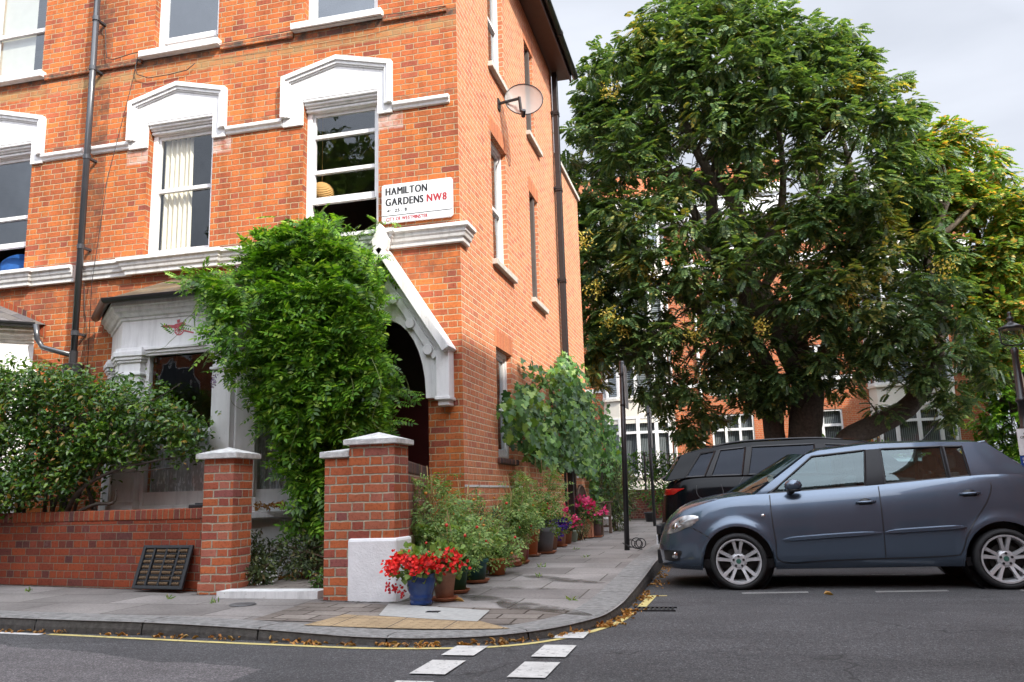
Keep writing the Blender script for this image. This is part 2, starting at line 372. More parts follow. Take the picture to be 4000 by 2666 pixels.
M['dark_coping'] = brick('dark_coping', [(0, (.05, .04, .045)), (.5, (.12, .06, .055)), (.85, (.17, .07, .05)), (1, (.4, .2, .13))], (.2, .16, .12), Ls=.072, H=3.0, bond='stack', joint=.009)
M['soldier'] = brick('soldier_arch', [(0, (.5, .15, .07)), (.5, (.62, .21, .09)), (1, (.66, .23, .10))], (.62, .45, .3), Ls=.075, H=9.0, bond='stack', joint=.008)
M['block_brick'] = brick('block_brick', [(0, (.42, .10, .04)), (.5, (.55, .155, .055)), (1, (.48, .14, .07))], (.5, .38, .25), joint=.012, edge=.002)
M['white'] = painted('white_paint', (.84, .84, .84), .5, .13, .705)
M['white_old'] = painted('weathered_white_paint', (.80, .80, .79), .6, .20, .67)
M['render_cream'] = plain('cream_render', (.74, .70, .62), .7, var=.05, scale=2)
M['beige_render'] = plain('stained_render', (.36, .31, .20), .85, var=.35, scale=5, bump=.004)
M['stone'] = plain('sill_stone', (.52, .50, .45), .8, var=.25, scale=8, bump=.004)
M['iron'] = plain('black_iron', (.018, .018, .02), .35, var=.3, scale=20, spec=.6)
M['pvc'] = plain('grey_pipe', (.045, .048, .055), .22, var=.1, scale=4, spec=.7)
M['soffit'] = plain('brown_soffit', (.09, .045, .03), .6)
M['slate'] = brick('slate', [(0, (.10, .095, .10)), (.5, (.16, .15, .15)), (1, (.12, .11, .10))], (.05, .045, .045), Ls=.25, H=.13, bond='running', joint=.006, edge=.003)
M['old_slate'] = brick('mossy_slate', [(0, (.10, .085, .07)), (.5, (.19, .155, .12)), (1, (.13, .11, .085))], (.05, .045, .035), Ls=.22, H=.12, bond='running', joint=.007, edge=.01, stain=[(-5, 50, (.16, .09, .02), .5)])
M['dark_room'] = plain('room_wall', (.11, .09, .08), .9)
M['maroon'] = plain('maroon_door', (.10, .012, .012), .4)
M['pane'] = glassmat('window_glass', (.93, .95, .96), .03, wavy=.012)
M['pane_sky'] = glassmat('upper_glass', (.8, .85, .9), .16, wavy=.01)
M['cream_cloth'] = plain('cream_curtain', (.86, .80, .64), .9, var=.04)
b = NB('net_curtain'); uvn = b.uv(); vo = b.n('TexVoronoi'); b.put(vo.inputs['Vector'], uvn); vo.inputs['Scale'].default_value = 16
wv = b.n('TexWave'); b.put(wv.inputs['Vector'], uvn); wv.inputs['Scale'].default_value = 9; wv.inputs['Distortion'].default_value = 2
lace = b.ramp(b.m_('MULTIPLY_ADD', vo.outputs['Distance'], .9, b.m_('MULTIPLY', wv.outputs['Fac'], .35)), [(.25, .95), (.6, .60)])
b.col(b.mix(lace, (.7, .71, .74), (.93, .94, .97))); b.put(b.p.inputs['Alpha'], b.ramp(lace, [(.55, .55), (.8, .97)])); M['lace'] = b.m
M['leaflitter'] = leafmat('fallen_leaf', [(0, (.35, .14, .03)), (.4, (.5, .24, .06)), (.75, (.42, .27, .10)), (1, (.22, .09, .03))], .7, .1)

def wall(mb, u0, u1, z0, z1, ops):
    us = sorted({u0, u1, *[o[0] for o in ops], *[o[1] for o in ops]}); zs = sorted({z0, z1, *[o[2] for o in ops], *[o[3] for o in ops]})
    us = [u for u in us if u0 <= u <= u1]; zs = [z for z in zs if z0 <= z <= z1]
    for a, c in zip(us, us[1:]):
        for e, g in zip(zs, zs[1:]):
            mu, mz = (a+c)/2, (e+g)/2
            if any(o[0] < mu < o[1] and o[2] < mz < o[3] for o in ops): continue
            mb.face([(a, 0, e), (c, 0, e), (c, 0, g), (a, 0, g)])
    for (a, c, e, g, d) in ops:
        mb.face([(a, 0, e), (a, 0, g), (a, d, g), (a, d, e)]); mb.face([(c, 0, e), (c, d, e), (c, d, g), (c, 0, g)])
        mb.face([(a, 0, g), (c, 0, g), (c, d, g), (a, d, g)]); mb.face([(a, 0, e), (a, d, e), (c, d, e), (c, 0, e)])
XI = Matrix.Identity(4)
XS = Matrix(((0, -1, 0, 0), (1, 0, 0, 0), (0, 0, 1, 0), (0, 0, 0, 1)))   # side wall: (u, d, z) -> (-d, u, z)

def sash(parent, xf, u0, u1, z0, z1, d=.11, rails=(), fw=.07, glass='pane', pane_z0=None, name='window', lay=.0, mat='white'):
    m = MB(xf); D = d+.09
    m.box(u0, u0+fw, d, D, z0, z1); m.box(u1-fw, u1, d, D, z0, z1)
    m.box(u0+fw, u1-fw, d, D, z1-.05, z1); m.box(u0+fw, u1-fw, d, D, z0, z0+.05)
    fr = m.build(name, M[mat], parent, bevel=.004)
    s = MB(xf); a, c = u0+fw, u1-fw; bot = (pane_z0 if pane_z0 else z0+.05)
    s.box(a, a+.035, d+.03, d+.07, bot, z1-.05); s.box(c-.035, c, d+.03, d+.07, bot, z1-.05); s.box(a+.035, c-.035, d+.03, d+.07, z1-.095, z1-.05)
    for z, t in rails: s.box(a+.035, c-.035, d+.012, d+.068, z-t/2, z+t/2)
    if pane_z0 is None: s.box(a+.035, c-.035, d+.03, d+.07, z0+.05, z0+.13)
    s.build('sash', M[mat], fr, bevel=.003)
    g = MB(xf); g.face([(a+.03, d+.05, bot+.02), (c-.03, d+.05, bot+.02), (c-.03, d+.05, z1-.06), (a+.03, d+.05, z1-.06)])
    g.build('pane', M[glass], fr)
    return fr

def curtain(parent, xf, u0, u1, z0, z1, d, mat, name='curtain', amp=.03, n=7):
    m = MB(xf)
    m.grid(lambda a, c: (u0+(u1-u0)*a, d+amp*math.sin(a*n*2*math.pi)+.012*math.sin(a*n*5.1*math.pi+c*2), z0+(z1-z0)*c), n*10, 4)
    return m.build(name, mat, parent, smooth=True)

def hood(parent, x0, x1, xp, oz=5.78, a=-4.28, c=-3.31):
    """painted gabled hood over a first floor window opening a..c"""
    zl, zt, zp = 5.44, 6.09, 6.27
    m = MB(); m.prism([(x0, zl), (a, zl), (a, oz), (c, oz), (c, zl), (x1, zl), (x1, zt), (xp, zp), (x0, zt)], 'y', -.035, .0)
    h = m.build('window_hood', M['white'], parent)
    o = MB()
    # raised border: two steps mitred along the outline
    P = [(x0, zl+.11), (x0, zt), (xp, zp), (x1, zt), (x1, zl+.11)]
    def inset(w):
        out = []
        for i, p in enumerate(P):
            A = Vector(P[max(i-1, 0)]); B = Vector(p); C_ = Vector(P[min(i+1, 4)])
            d1 = (B-A).normalized() if i > 0 else (C_-B).normalized(); d2 = (C_-B).normalized() if i < 4 else d1
            n1 = Vector((d1.y, -d1.x)); n2 = Vector((d2.y, -d2.x)); q = (n1+n2).normalized(); k = w/max(.3, q.dot(n1)); out.append((B+q*k)[:])
        return out
    for (w0, w1, t) in ((-.012, .045, .095), (.045, .085, .072), (.085, .105, .052)):
        A, B = inset(w0), inset(w1)
        for i in range(4):
            q = [A[i], A[i+1], B[i+1], B[i]]; o.prism(q, 'y', -t, -.03)
    o.build('moulding', M['white'], h)
    k = MB()
    for i, (dz, dy) in enumerate(((0, .0), (.035, .03), (.06, .06), (.10, .085))):
        k.box(a+.002, c-.002, -.03+dy, .12, oz-.034-dz, oz-.0-dz if i == 0 else oz-dz+.001)
    k.build('head_moulding', M['white'], h, bevel=.008)
    return h

def jog_path(xa, xb, wins, off=.045, m=.13):
    p = [(xa, 0, 0)]
    for a, c in wins: p += [(a-m, 0, 0), (a-m+.001, -off, 0), (c+m-.001, -off, 0), (c+m, 0, 0)]
    return p+[(xb, 0, 0)]
SILLPROF = [(0, 3.705), (.05, 3.705), (.055, 3.755), (.075, 3.765), (.085, 3.80), (.10, 3.82), (.105, 3.855), (.135, 3.87), (.135, 3.915), (.0, 3.93)]
STRPROF = [(0, 5.455), (.03, 5.46), (.04, 5.49), (.065, 5.51), (.07, 5.54), (.06, 5.555), (0, 5.56)]
SOOTPROF = [(0, 6.66), (.035, 6.665), (.035, 6.735), (0, 6.745)]

def bay(root, x0, x1, xw0, xw1, yb, roofmat, open_right=True, front_win=True):
    """three-sided bay window: wall junctions xw0/xw1, front corners x0/x1 at y=-yb"""
    path = [(xw0, 0, 0), (x0, -yb, 0), (x1, -yb, 0), (xw1, 0, 0)]
    def pr(mb, prof): mb.sweep(prof, path)
    b0 = MB(); pr(b0, [(0, -.05), (0, .62)])
    bw = b0.build('bay_window', M['white'], root); b0 = MB(); pr(b0, [(0, 2.60), (0, 3.04)]); b0.build('frieze', M['white'], bw)
    s = MB(); pr(s, [(-.12, .62), (.10, .62), (.12, .64), (.12, .70), (-.14, .735)]); s.build('bay_sill', M['white_old'], bw)
    c = MB(); pr(c, [(.0, 2.93), (.02, 2.935), (.025, 2.965), (.05, 2.975), (.07, 3.01), (.10, 3.03), (.11, 3.07), (.14, 3.085), (.14, 3.13), (0, 3.14)]); c.build('cornice', M['white_old'], bw)
    g = MB()
    gp = []
    for i in range(9):
        a = math.pi*i/8; gp.append((.205-.055*math.cos(a), 3.165-.055*math.sin(a)))
    gp += [(.262, 3.17), (.255, 3.12)] if False else [(.255, 3.17), (.15, 3.168)]
    pr(g, gp); g.build('gutter', M['iron'], bw, smooth=False)
    r = MB(); e = .2
    k = e/.7071 if True else e
    A = (xw0-e*1.0, 0.02, 3.17); Bc = (x0-.09, -yb-e, 3.17); Cc = (x1+.09, -yb-e, 3.17); Dd = (xw1+e, .02, 3.17); P = (x0+.1, .02, 3.62); Q = (x1-.1, .02, 3.62)
    r.face([Bc, Cc, Q, P]); r.face([A, Bc, P]); r.face([Cc, Dd, Q]); r.build('bay_roof', roofmat, bw)
    # pilasters at the four vertical edges
    pl = MB()
    def pil(px, py, ang, w):
        xf = Matrix.Translation((px, py, 0)) @ Matrix.Rotation(ang, 4, 'Z'); q = MB(xf)
        q.box(-w/2, w/2, -.03, .16, .70, 2.60)
        q.box(-w/2-.015, w/2+.015, -.05, .16, .70, .86)
        for z0_, z1_, o_ in ((2.28, 2.31, .022), (2.43, 2.46, .02), (2.46, 2.50, .035), (2.50, 2.56, .05), (2.56, 2.60, .03)): q.box(-w/2-o_, w/2+o_, -.03-o_, .16, z0_, z1_)
        off = len(pl.v); pl.v += q.v; pl.f += [[i+off for i in f] for f in q.f]; pl.mi += q.mi
    aL = math.atan2(-yb, x0-xw0); aR = math.atan2(yb, xw1-x1)
    lenL = math.hypot(x0-xw0, yb); lenR = math.hypot(xw1-x1, yb)
    pil(x0+.15, -yb, 0, .28); pil(x1-.13, -yb, 0, .24)
    for t in (.10, lenL-.12): pil(xw0+math.cos(aL)*t, math.sin(aL)*t, aL, .2)
    for t in (.14, lenR-.10): pil(x1+math.cos(aR)*t, -yb+math.sin(aR)*t, aR, .22)
    pl.build('pilaster', M['white'], bw, bevel=.006)
    def bwin(xf, u0, u1, rail, nm='window_frame'):
        f = MB(xf); fw = .055
        f.box(u0, u0+fw, .06, .13, .72, 2.6); f.box(u1-fw, u1, .06, .13, .72, 2.6); f.box(u0+fw, u1-fw, .06, .13, 2.52, 2.6); f.box(u0+fw, u1-fw, .05, .13, .72, .80)
        f.box(u0+fw, u1-fw, .07, .12, .80, .95); f.box(u0+fw, u1-fw, .08, .12, rail-.025, rail+.025)
        for z, y in ((2.505, .02), (2.535, -.0), (2.57, -.02)): f.box(u0-.01, u1+.01, y, .07, z, z+.032)
        f.build(nm, M['white'], bw, bevel=.004)
        g_ = MB(xf); g_.face([(u0+fw, .1, .9), (u1-fw, .1, .9), (u1-fw, .1, 2.56), (u0+fw, .1, 2.56)]); g_.build('pane', M['pane'], bw)
        curtain(bw, xf, u0+.03, u1-.03, .85, rail, .2, M['lace'], 'net_curtain', .018, 6)
    bwin(Matrix.Translation((0, -yb, 0)), x0+.29, x1-.25, 1.62)
    bwin(Matrix.Translation((xw0, 0, 0)) @ Matrix.Rotation(aL, 4, 'Z'), .2, lenL-.22, 1.62)
    bwin(Matrix.Translation((x1, -yb, 0)) @ Matrix.Rotation(aR, 4, 'Z'), .25, lenR-.2, 1.62)
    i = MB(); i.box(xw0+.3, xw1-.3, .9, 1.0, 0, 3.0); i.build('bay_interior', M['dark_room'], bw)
    return bw

# ------------------------------------------------------------------ corner house
PX = -5.2
house = thing('corner_house', 'red brick corner house with white gabled window hoods and a porch hidden by creeper', 'house', (0, 0, 0))
w = MB(); fo = [(-4.28, -3.31, 3.93, 5.78, .2), (-2.03, -1.02, 3.93, 5.78, .2), (-4.28, -3.30, 6.83, 8.7, .2), (-2.04, -1.03, 6.84, 8.7, .2), (-4.0, -2.3, .3, 2.9, .1), (-1.37, -.41, -.1, 2.95, .05)]
wall(w, PX, 0, -.1, 9.1, fo)
w.build('front_wall', M['front_brick'], house)
w = MB(XS); soo = [(1.48, 2.32, 1.28, 2.73, .12), (1.48, 2.32, 3.90, 5.73, .12), (3.83, 4.46, 3.90, 5.72, .12), (1.48, 2.34, 6.75, 8.6, .12), (3.80, 4.46, 6.74, 8.42, .12)]
wall(w, 0, 6.25, -.1, 9.1, soo); sw = w.build('side_wall', M['side_brick'], house)
w = MB(XS)
wall(w, 6.25, 8.85, -.1, 7.28, [(7.3, 8.0, 1.1, 2.6, .12)]); w.face([(8.85, 0, -.1), (8.85, 5, -.1), (8.85, 5, 7.28), (8.85, 0, 7.28)])
w.build('rear_wing_wall', M['side_brick'], house)
w = MB(); w.box(-5, .05, 8.4, 8.92, 7.28, 7.36); w.box(-.25, .05, 6.25, 8.4, 7.28, 7.36); w.build('coping', M['stone'], house)
# soldier arches, flush panels set 2 mm proud
for (a, c, z) in ((1.48, 2.32, 2.73), (1.48, 2.32, 5.73), (3.83, 4.46, 5.72), (1.48, 2.34, 8.6), (3.80, 4.46, 8.42)):
    m = MB(XS); m.face([(a-.06, -.003, z), (c+.06, -.003, z), (c+.06, -.003, z+.225), (a-.06, -.003, z+.225)]); m.build('soldier_arch', M['soldier'], house)
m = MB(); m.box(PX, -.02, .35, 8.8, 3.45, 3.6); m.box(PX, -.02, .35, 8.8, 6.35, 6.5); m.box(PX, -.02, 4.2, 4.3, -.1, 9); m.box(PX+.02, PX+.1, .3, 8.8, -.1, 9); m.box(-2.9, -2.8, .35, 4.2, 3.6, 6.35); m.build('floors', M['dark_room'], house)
# roof, soffit and gutter
m = MB(); m.face([(PX, -.35, 9.1), (.42, -.35, 9.1), (-1.8, 1.9, 11.4), (PX, 1.9, 11.4)]); m.face([(.42, -.35, 9.1), (.42, 6.5, 9.1), (-1.8, 4.6, 11.4), (-1.8, 1.9, 11.4)]); m.face([(.42, 6.5, 9.1), (PX, 6.5, 9.1), (PX, 4.6, 11.4), (-1.8, 4.6, 11.4)]); m.face([(PX, 1.9, 11.4), (-1.8, 1.9, 11.4), (-1.8, 4.6, 11.4), (PX, 4.6, 11.4)])
m.build('roof', M['slate'], house)
m = MB(); m.box(0.003, .33, -.3, 6.5, 8.98, 9.02); m.box(.33, .36, -.3, 6.52, 8.93, 9.10); m.box(0.003, .33, 6.47, 6.5, 9.02, 9.3); m.build('soffit', M['soffit'], house)
m = MB(); m.tube([(.43, -.3, 9.08), (.43, 6.6, 9.06)], .062, 12)
for y in (1.5, 3.2, 4.9, 6.4): m.tube([(.43, y-.03, 9.07), (.43, y+.03, 9.07)], .073, 12)
m.build('gutter', M['iron'], house, smooth=True)
m = MB(); m.face([(-.1, 6.3, 9.3), (-.1, 6.34, 9.3), (-.1, 6.34, 9.6), (-.1, 6.3, 9.6)]); m.tube([(.12, 6.45, 9.1), (.12, 6.45, 9.75)], .045, 8); m.build('vent_pipe', M['iron'], house)
# courses
m = MB(); m.sweep(SILLPROF, jog_path(PX+.06, 0, [(-4.28, -3.31), (-2.03, -1.02)])+[(0, .22, 0)]); m.build('sill_course', M['white_old'], house, bevel=.004)
def runs(name, prof, segs, mat, parent, **kw):
    for a, c in segs: m = MB(); m.sweep(prof, [(a, 0, 0), (c, 0, 0)]); m.build(name, mat, parent, **kw)
runs('string_course', STRPROF, [(PX+.06, -4.55), (-3.11, -2.31), (-.82, -.1)], M['white'], house, bevel=.004)
runs('brick_ledge', SOOTPROF, [(PX, -4.44), (-3.24, -2.19), (-.95, -.12)], M['front_brick'], house)
m = MB(); m.box(-4.44, -3.24, -.10, .12, 6.72, 6.81); m.build('window_sill', M['white_old'], house, bevel=.006)
m = MB(); m.box(-2.19, -.95, -.10, .12, 6.73, 6.82); m.build('window_sill', M['white_old'], house, bevel=.006)
hood(house, -4.55, -3.12, -3.84)
hood(house, -2.30, -.83, -1.56, 5.77, -2.03, -1.02)
f1 = sash(house, XI, -4.28, -3.31, 3.93, 5.68, .10, [(4.86, .05)], glass='pane')
curtain(f1, XI, -4.2, -3.76, 3.97, 5.62, .24, M['cream_cloth'], 'curtain', .035, 6)
lp = MB(); lp.tube([(-3.50, .42, 3.97), (-3.56, .45, 4.12), (-3.44, .45, 4.30)], .008, 6); lp.lathe([(.0, .05), (.03, .04), (.05, -.05), (.055, -.07)], (-3.43, .45, 4.27), 12); lp.build('desk_lamp', M['white'], f1)
f2 = sash(house, XI, -2.03, -1.02, 3.93, 5.68, .10, [(5.31, .05), (4.84, .05), (4.465, .085)], glass='pane', pane_z0=4.43)
b_ = NB('paper_lantern'); b_.col(b_.mix(.0, (.88, .50, .18), (.85, .5, .2))); b_.p.inputs['Roughness'].default_value = .8
wv = b_.n('TexWave', bands_direction='Z'); wv.inputs['Scale'].default_value = 14; b_.put(wv.inputs['Vector'], b_.pos()); b_.bump(wv.outputs['Fac'], .01); M['lantern'] = b_.m
m = MB(); m.ball((-2.02, .50, 4.72), .16, 18, 12, (1, 1, .92)); m.tube([(-2.02, .50, 4.87), (-2.02, .50, 6.3)], .004, 5)
tag(m.build('paper_lantern', M['lantern'], None, smooth=True), 'round orange paper lantern hanging inside the open window', 'lantern')
sash(house, XI, -4.28, -3.30, 6.83, 8.7, .10, [(7.8, .05), (7.02, .08)], glass='pane_sky', pane_z0=7.0)
sash(house, XI, -2.04, -1.03, 6.84, 8.7, .10, [(7.8, .05)], glass='pane_sky')
for (a, c, e, g, d), rz in zip(soo, (1.95, 4.75, 4.75, 7.65, 7.5)):
    sash(house, XS, a, c, e, g, .075, [(rz, .05)], fw=.06, glass='pane')
for (a, c, z) in ((1.42, 2.56, 3.90), (3.76, 4.80, 3.90), (1.43, 2.57, 6.75), (3.76, 4.78, 6.74)):
    m = MB(XS); m.box(a, c, -.07, .08, z-.075, z); m.build('window_sill', M['stone'], house, bevel=.005)
m = MB(XS); m.box(1.42, 2.38, -.055, .08, 1.20, 1.28); m.build('brick_sill', M['dark_coping'], house, bevel=.02)
sash(house, XS, 7.3, 8.0, 1.1, 2.6, .075, [(1.9, .05)], fw=.06)
m = MB(XS); m.box(.0, 2.75, -.006, -.002, .905, .93); m.build('paint_stripe', M['white_old'], house)

# bay window and its painted emblem
bw = bay(house, -3.93, -2.45, -4.66, -1.74, .72, M['old_slate'])
pink = plain('faded_red_paint', (.50, .10, .12), .7, var=.3, scale=40)
m = MB(); yb = -.7235; cx, cz = -3.165, 2.775
for k in range(24):
    a, c = 2*math.pi*k/24, 2*math.pi*(k+1)/24
    m.face([(cx+.064*math.cos(a), yb, cz+.064*math.sin(a)), (cx+.064*math.cos(c), yb, cz+.064*math.sin(c)), (cx+.05*math.cos(c), yb, cz+.05*math.sin(c)), (cx+.05*math.cos(a), yb, cz+.05*math.sin(a))])
for k in range(10):
    a = math.pi*2*k/10; dx, dz = math.cos(a), math.sin(a)
    m.face([(cx-dz*.004, yb, cz+dx*.004), (cx+dx*.05-dz*.004, yb, cz+dz*.05+dx*.004), (cx+dx*.05+dz*.004, yb, cz+dz*.05-dx*.004), (cx+dz*.004, yb, cz-dx*.004)])
m.face([(cx-.215, yb-.001, cz+.045), (cx-.06, yb-.001, cz+.025), (cx-.06, yb-.001, cz+.062), (cx-.215, yb-.001, cz+.075)])
m.face([(cx-.065, yb-.001, cz+.02), (cx+.07, yb-.001, cz+.045), (cx+.085, yb-.001, cz+.07), (cx+.04, yb-.001, cz+.09), (cx-.065, yb-.001, cz+.07)])
m.face([(cx-.03, yb-.002, cz+.085), (cx, yb-.002, cz+.085), (cx+.01, yb-.002, cz+.125), (cx-.035, yb-.002, cz+.12)])
m.face([(cx+.06, yb-.001, cz-.02), (cx+.19, yb-.001, cz-.055), (cx+.19, yb-.001, cz-.04), (cx+.06, yb-.001, cz+.0)])
m.build('painted_cannon_emblem', pink, bw)

# porch
porch = MB(); AX, AZ = -.89, 1.95
pts = [(AX+.78, 2.40), (AX, 3.62), (AX-.78, 2.40), (AX-.78, 1.90), (AX-.485, 1.90)]
for i in range(17):
    a = math.pi*(1-i/16); pts.append((AX+.485*math.cos(a), AZ+.88*math.sin(a)))
pts += [(AX+.485, 1.90), (AX+.62, 1.90), (AX+.62, 2.40)]
pts[2:5] = [(AX-.78, 2.40), (AX-.62, 2.40), (AX-.62, 1.90), (AX-.485, 1.90)]
porch.prism(pts, 'y', -.10, -.0); pg = porch.build('porch_gable', M['white'], house)
m = MB()
for sg in (1, -1):
    a = Vector((AX, 0, 3.66)); c = Vector((AX+sg*.80, 0, 2.42)); d = (c-a).normalized(); n_ = Vector((-d.z*sg, 0, d.x*sg))*1; n_ = n_ if n_.z > 0 else -n_
    q = [(p.x, p.z) for p in (a-n_*.06, c-n_*.06, c+n_*.035, a+n_*.035)]; m.prism(q, 'y', -.30, 0)
m.build('bargeboard', M['white_old'], pg, bevel=.008)
m = MB()
for sg in (1, -1):
    a = Vector((AX+sg*.0, 0, 3.38)); c = Vector((AX+sg*.66, 0, 2.38)); d = (c-a).normalized(); n_ = Vector((d.z, 0, -d.x)); n_ = n_ if n_.z < 0 else -n_
    q = [(p.x, p.z) for p in (a-n_*.0, c-n_*.0, c+n_*.085, a+n_*.085)]; m.prism(q, 'y', -.145, -.1)
    for t in (.28, .58, .90):
        p = a+(c-a)*t+n_*.075; m.lathe([(0, -.045), (.055, -.045), (.06, -.03), (.06, 0)], (p.x, -.125, p.z), 18, 'y')
m.build('scalloped_trim', M['white'], pg, bevel=.004)
for sg in (1, -1):
    m = MB(); x = AX+sg*.715; m.box(x-.075, x+.075, -.20, 0, 1.90, 2.42); m.box(x-.09, x+.09, -.215, 0, 1.86, 1.90); m.box(x-.065, x+.065, -.17, 0, 1.80, 1.86)
    m.build('bracket', M['white'], pg, bevel=.008)
m = MB(); m.prism([(AX-.08, 3.62), (AX+.08, 3.62), (AX+.105, 3.75), (AX+.06, 3.83), (AX+.045, 3.90), (AX, 3.95), (AX-.045, 3.90), (AX-.06, 3.83), (AX-.105, 3.75)], 'y', -.28, -.18); m.build('finial', M['white_old'], pg, bevel=.012)
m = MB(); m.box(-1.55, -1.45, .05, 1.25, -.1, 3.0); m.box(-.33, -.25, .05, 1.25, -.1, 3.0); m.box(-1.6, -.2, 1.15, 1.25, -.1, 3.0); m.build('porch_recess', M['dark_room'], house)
m = MB(); m.box(-1.28, -.48, 1.05, 1.10, .12, 2.15); dd = m.build('front_door', M['maroon'], house)
m = MB(); m.box(-1.20, -.92, 1.035, 1.05, .3, 1.0); m.box(-.84, -.56, 1.035, 1.05, .3, 1.0); m.build('door_panel', M['maroon'], dd)
m = MB(); m.box(-1.4, -1.28, 1.02, 1.12, -.05, 2.25); m.box(-.48, -.36, 1.02, 1.12, -.05, 2.25); m.build('door_frame', M['white_old'], house)
m = MB(); m.box(-1.4, -.36, .0, 1.12, -.05, .10); m.build('doorstep', M['stone'], house)

# ------------------------------------------------------------------ neighbour
nb = thing('terraced_house', 'red brick terraced house joined to the left of the black downpipe', 'house', (-7, 0, 0))
w = MB(); no = [(-7.08, -6.12, 3.93, 5.77, .2), (-7.1, -6.08, 6.82, 8.7, .2), (-9.4, -8.4, 3.93, 5.77, .2), (-9.4, -8.4, 6.82, 8.7, .2), (-7.9, -6.5, .3, 2.9, .1), (-11.6, -10.6, 3.93, 5.77, .2), (-11.6, -10.6, 0, 2.4, .2)]
wall(w, -13, PX, -.1, 9.1, no); w.face([(-13, 0, -.1), (-13, 8.8, -.1), (-13, 8.8, 9.1), (-13, 0, 9.1)]); w.build('front_wall', M['front_brick'], nb)
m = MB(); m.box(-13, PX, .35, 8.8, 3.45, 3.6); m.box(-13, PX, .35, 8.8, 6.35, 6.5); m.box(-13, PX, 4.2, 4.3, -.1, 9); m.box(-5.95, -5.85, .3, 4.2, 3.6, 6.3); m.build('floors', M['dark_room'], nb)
m = MB(); m.face([(-13, -.35, 9.1), (PX, -.35, 9.1), (PX, 1.9, 11.4), (-13, 1.9, 11.4)]); m.face([(-13, 8.85, 9.1), (PX, 8.85, 9.1), (PX, 1.9, 11.4), (-13, 1.9, 11.4)]); m.build('roof', M['slate'], nb)
m = MB(); m.sweep(SILLPROF, jog_path(-13, PX-.07, [(-11.6, -10.6), (-9.4, -8.4), (-7.08, -6.12)])); m.build('sill_course', M['white_old'], nb, bevel=.004)
runs('string_course', STRPROF, [(-8.1, -7.36), (-5.94, PX-.05), (-13, -11.9)], M['white'], nb, bevel=.004)
runs('brick_ledge', SOOTPROF, [(-6.0, PX), (-13, -7.2)], M['front_brick'], nb)
hood(nb, -7.36, -5.93, -6.64, 5.78, -7.08, -6.12)
hood(nb, -9.62, -8.18, -8.9, 5.78, -9.4, -8.4)
fa = sash(nb, XI, -7.08, -6.12, 3.93, 5.68, .10, [(4.75, .05), (4.36, .07)], glass='pane_sky', pane_z0=4.33)
m = MB(); m.ball((-6.62, .45, 4.10), .28, 16, 10, (1.15, .8, .85)); m.ball((-6.42, .5, 4.02), .2, 12, 8)
tag(m.build('blue_bundle', plain('blue_cloth', (.01, .09, .32), .8, var=.3), None, smooth=True), 'bright blue cloth bundle inside the open window above the left bay', 'bundle')
fb = sash(nb, XI, -7.1, -6.08, 6.82, 8.7, .10, [(7.55, .06)], glass='pane_sky')
m = MB(); m.face([(-7.03, .2, 6.88), (-6.42, .2, 6.88), (-6.42, .2, 8.6), (-7.03, .2, 8.6)]); m.build('blind', M['cream_cloth'], fb)
sash(nb, XI, -9.4, -8.4, 3.93, 5.68, .10, [(4.85, .05)]); sash(nb, XI, -9.4, -8.4, 6.82, 8.7, .10, [(7.7, .05)])
sash(nb, XI, -11.6, -10.6, 3.93, 5.68, .10, [(4.85, .05)]); sash(nb, XI, -11.6, -10.6, .0, 2.35, .10, [(1.2, .05)])
m = MB(); m.box(-7.2, -6.0, -.10, .12, 6.70, 6.79); m.build('window_sill', M['white_old'], nb, bevel=.006)
bay(nb, -8.15, -6.64, -8.9, -5.86, .72, M['slate'])

# segmental relieving arches above bays: rowlock ring set slightly proud
def seg_arch(parent, cx_, hw, z0_, rise):
    m = MB(); n = 22
    for i in range(n):
        t0, t1 = -1+2*i/n, -1+2*(i+1)/n
        f = lambda t: (cx_+hw*t, z0_+rise*(1-t*t))
        a, c = f(t0), f(t1)
        m.face([(a[0], -.004, a[1]), (c[0], -.004, c[1]), (c[0], -.004, c[1]+.21), (a[0], -.004, a[1]+.21)], uv=[(i*hw*2/n, 0), ((i+1)*hw*2/n, 0), ((i+1)*hw*2/n, .2), (i*hw*2/n, .2)])
    m.build('relieving_arch', M['coping_brick'], parent)
seg_arch(nb, -7.3, 1.62, 2.98, .52); seg_arch(house, -3.2, 1.62, 2.98, .52)

# ------------------------------------------------------------------ pipes, cable, dish, sign
dp = thing('downpipe', 'tall dark grey round downpipe down the front wall between the two houses', 'pipe', (-5.08, -.17, 2.6))
m = MB(); m.tube([(-5.08, -.17, 9.0), (-5.08, -.17, 2.72)], .042, 16); m.build('pipe', M['pvc'], dp, smooth=True)
for z in (8.6, 7.35, 6.62, 5.35, 4.12, 2.98):
    m = MB(); m.lathe([(.043, -.03), (.05, -.03), (.05, .03), (.043, .03)], (-5.08, -.17, z), 16); m.box(-5.10, -5.06, -.17, 0, z-.015, z+.015)
    m.build('bracket', M['pvc'], dp)
m = MB(); m.tube([(-5.08, -.17, 2.75), (-5.08, -.17, 2.55)], .05, 12); m.lathe([(.06, 0), (.12, .01), (.13, .15), (.11, .16), (.05, .17)], (-5.07, -.18, 2.42), 20); m.tube([(-5.07, -.18, 2.44), (-5.07, -.18, .1)], .045, 10); m.build('hopper', M['iron'], dp, smooth=False)
m = MB(); m.tube([(-5.66, -.2, 3.14), (-5.66, -.16, 2.95), (-5.6, -.12, 2.84), (-5.10, -.16, 2.70)], .035, 10); m.build('waste_branch', M['pvc'], dp, smooth=True)
sp_ = thing('rainwater_pipe', 'square black iron rainwater pipe down the side wall', 'pipe', (.09, 6.12, 0))
m = MB(); m.box(.04, .14, 6.06, 6.18, -.02, 8.95); m.build('pipe', M['iron'], sp_, bevel=.008)
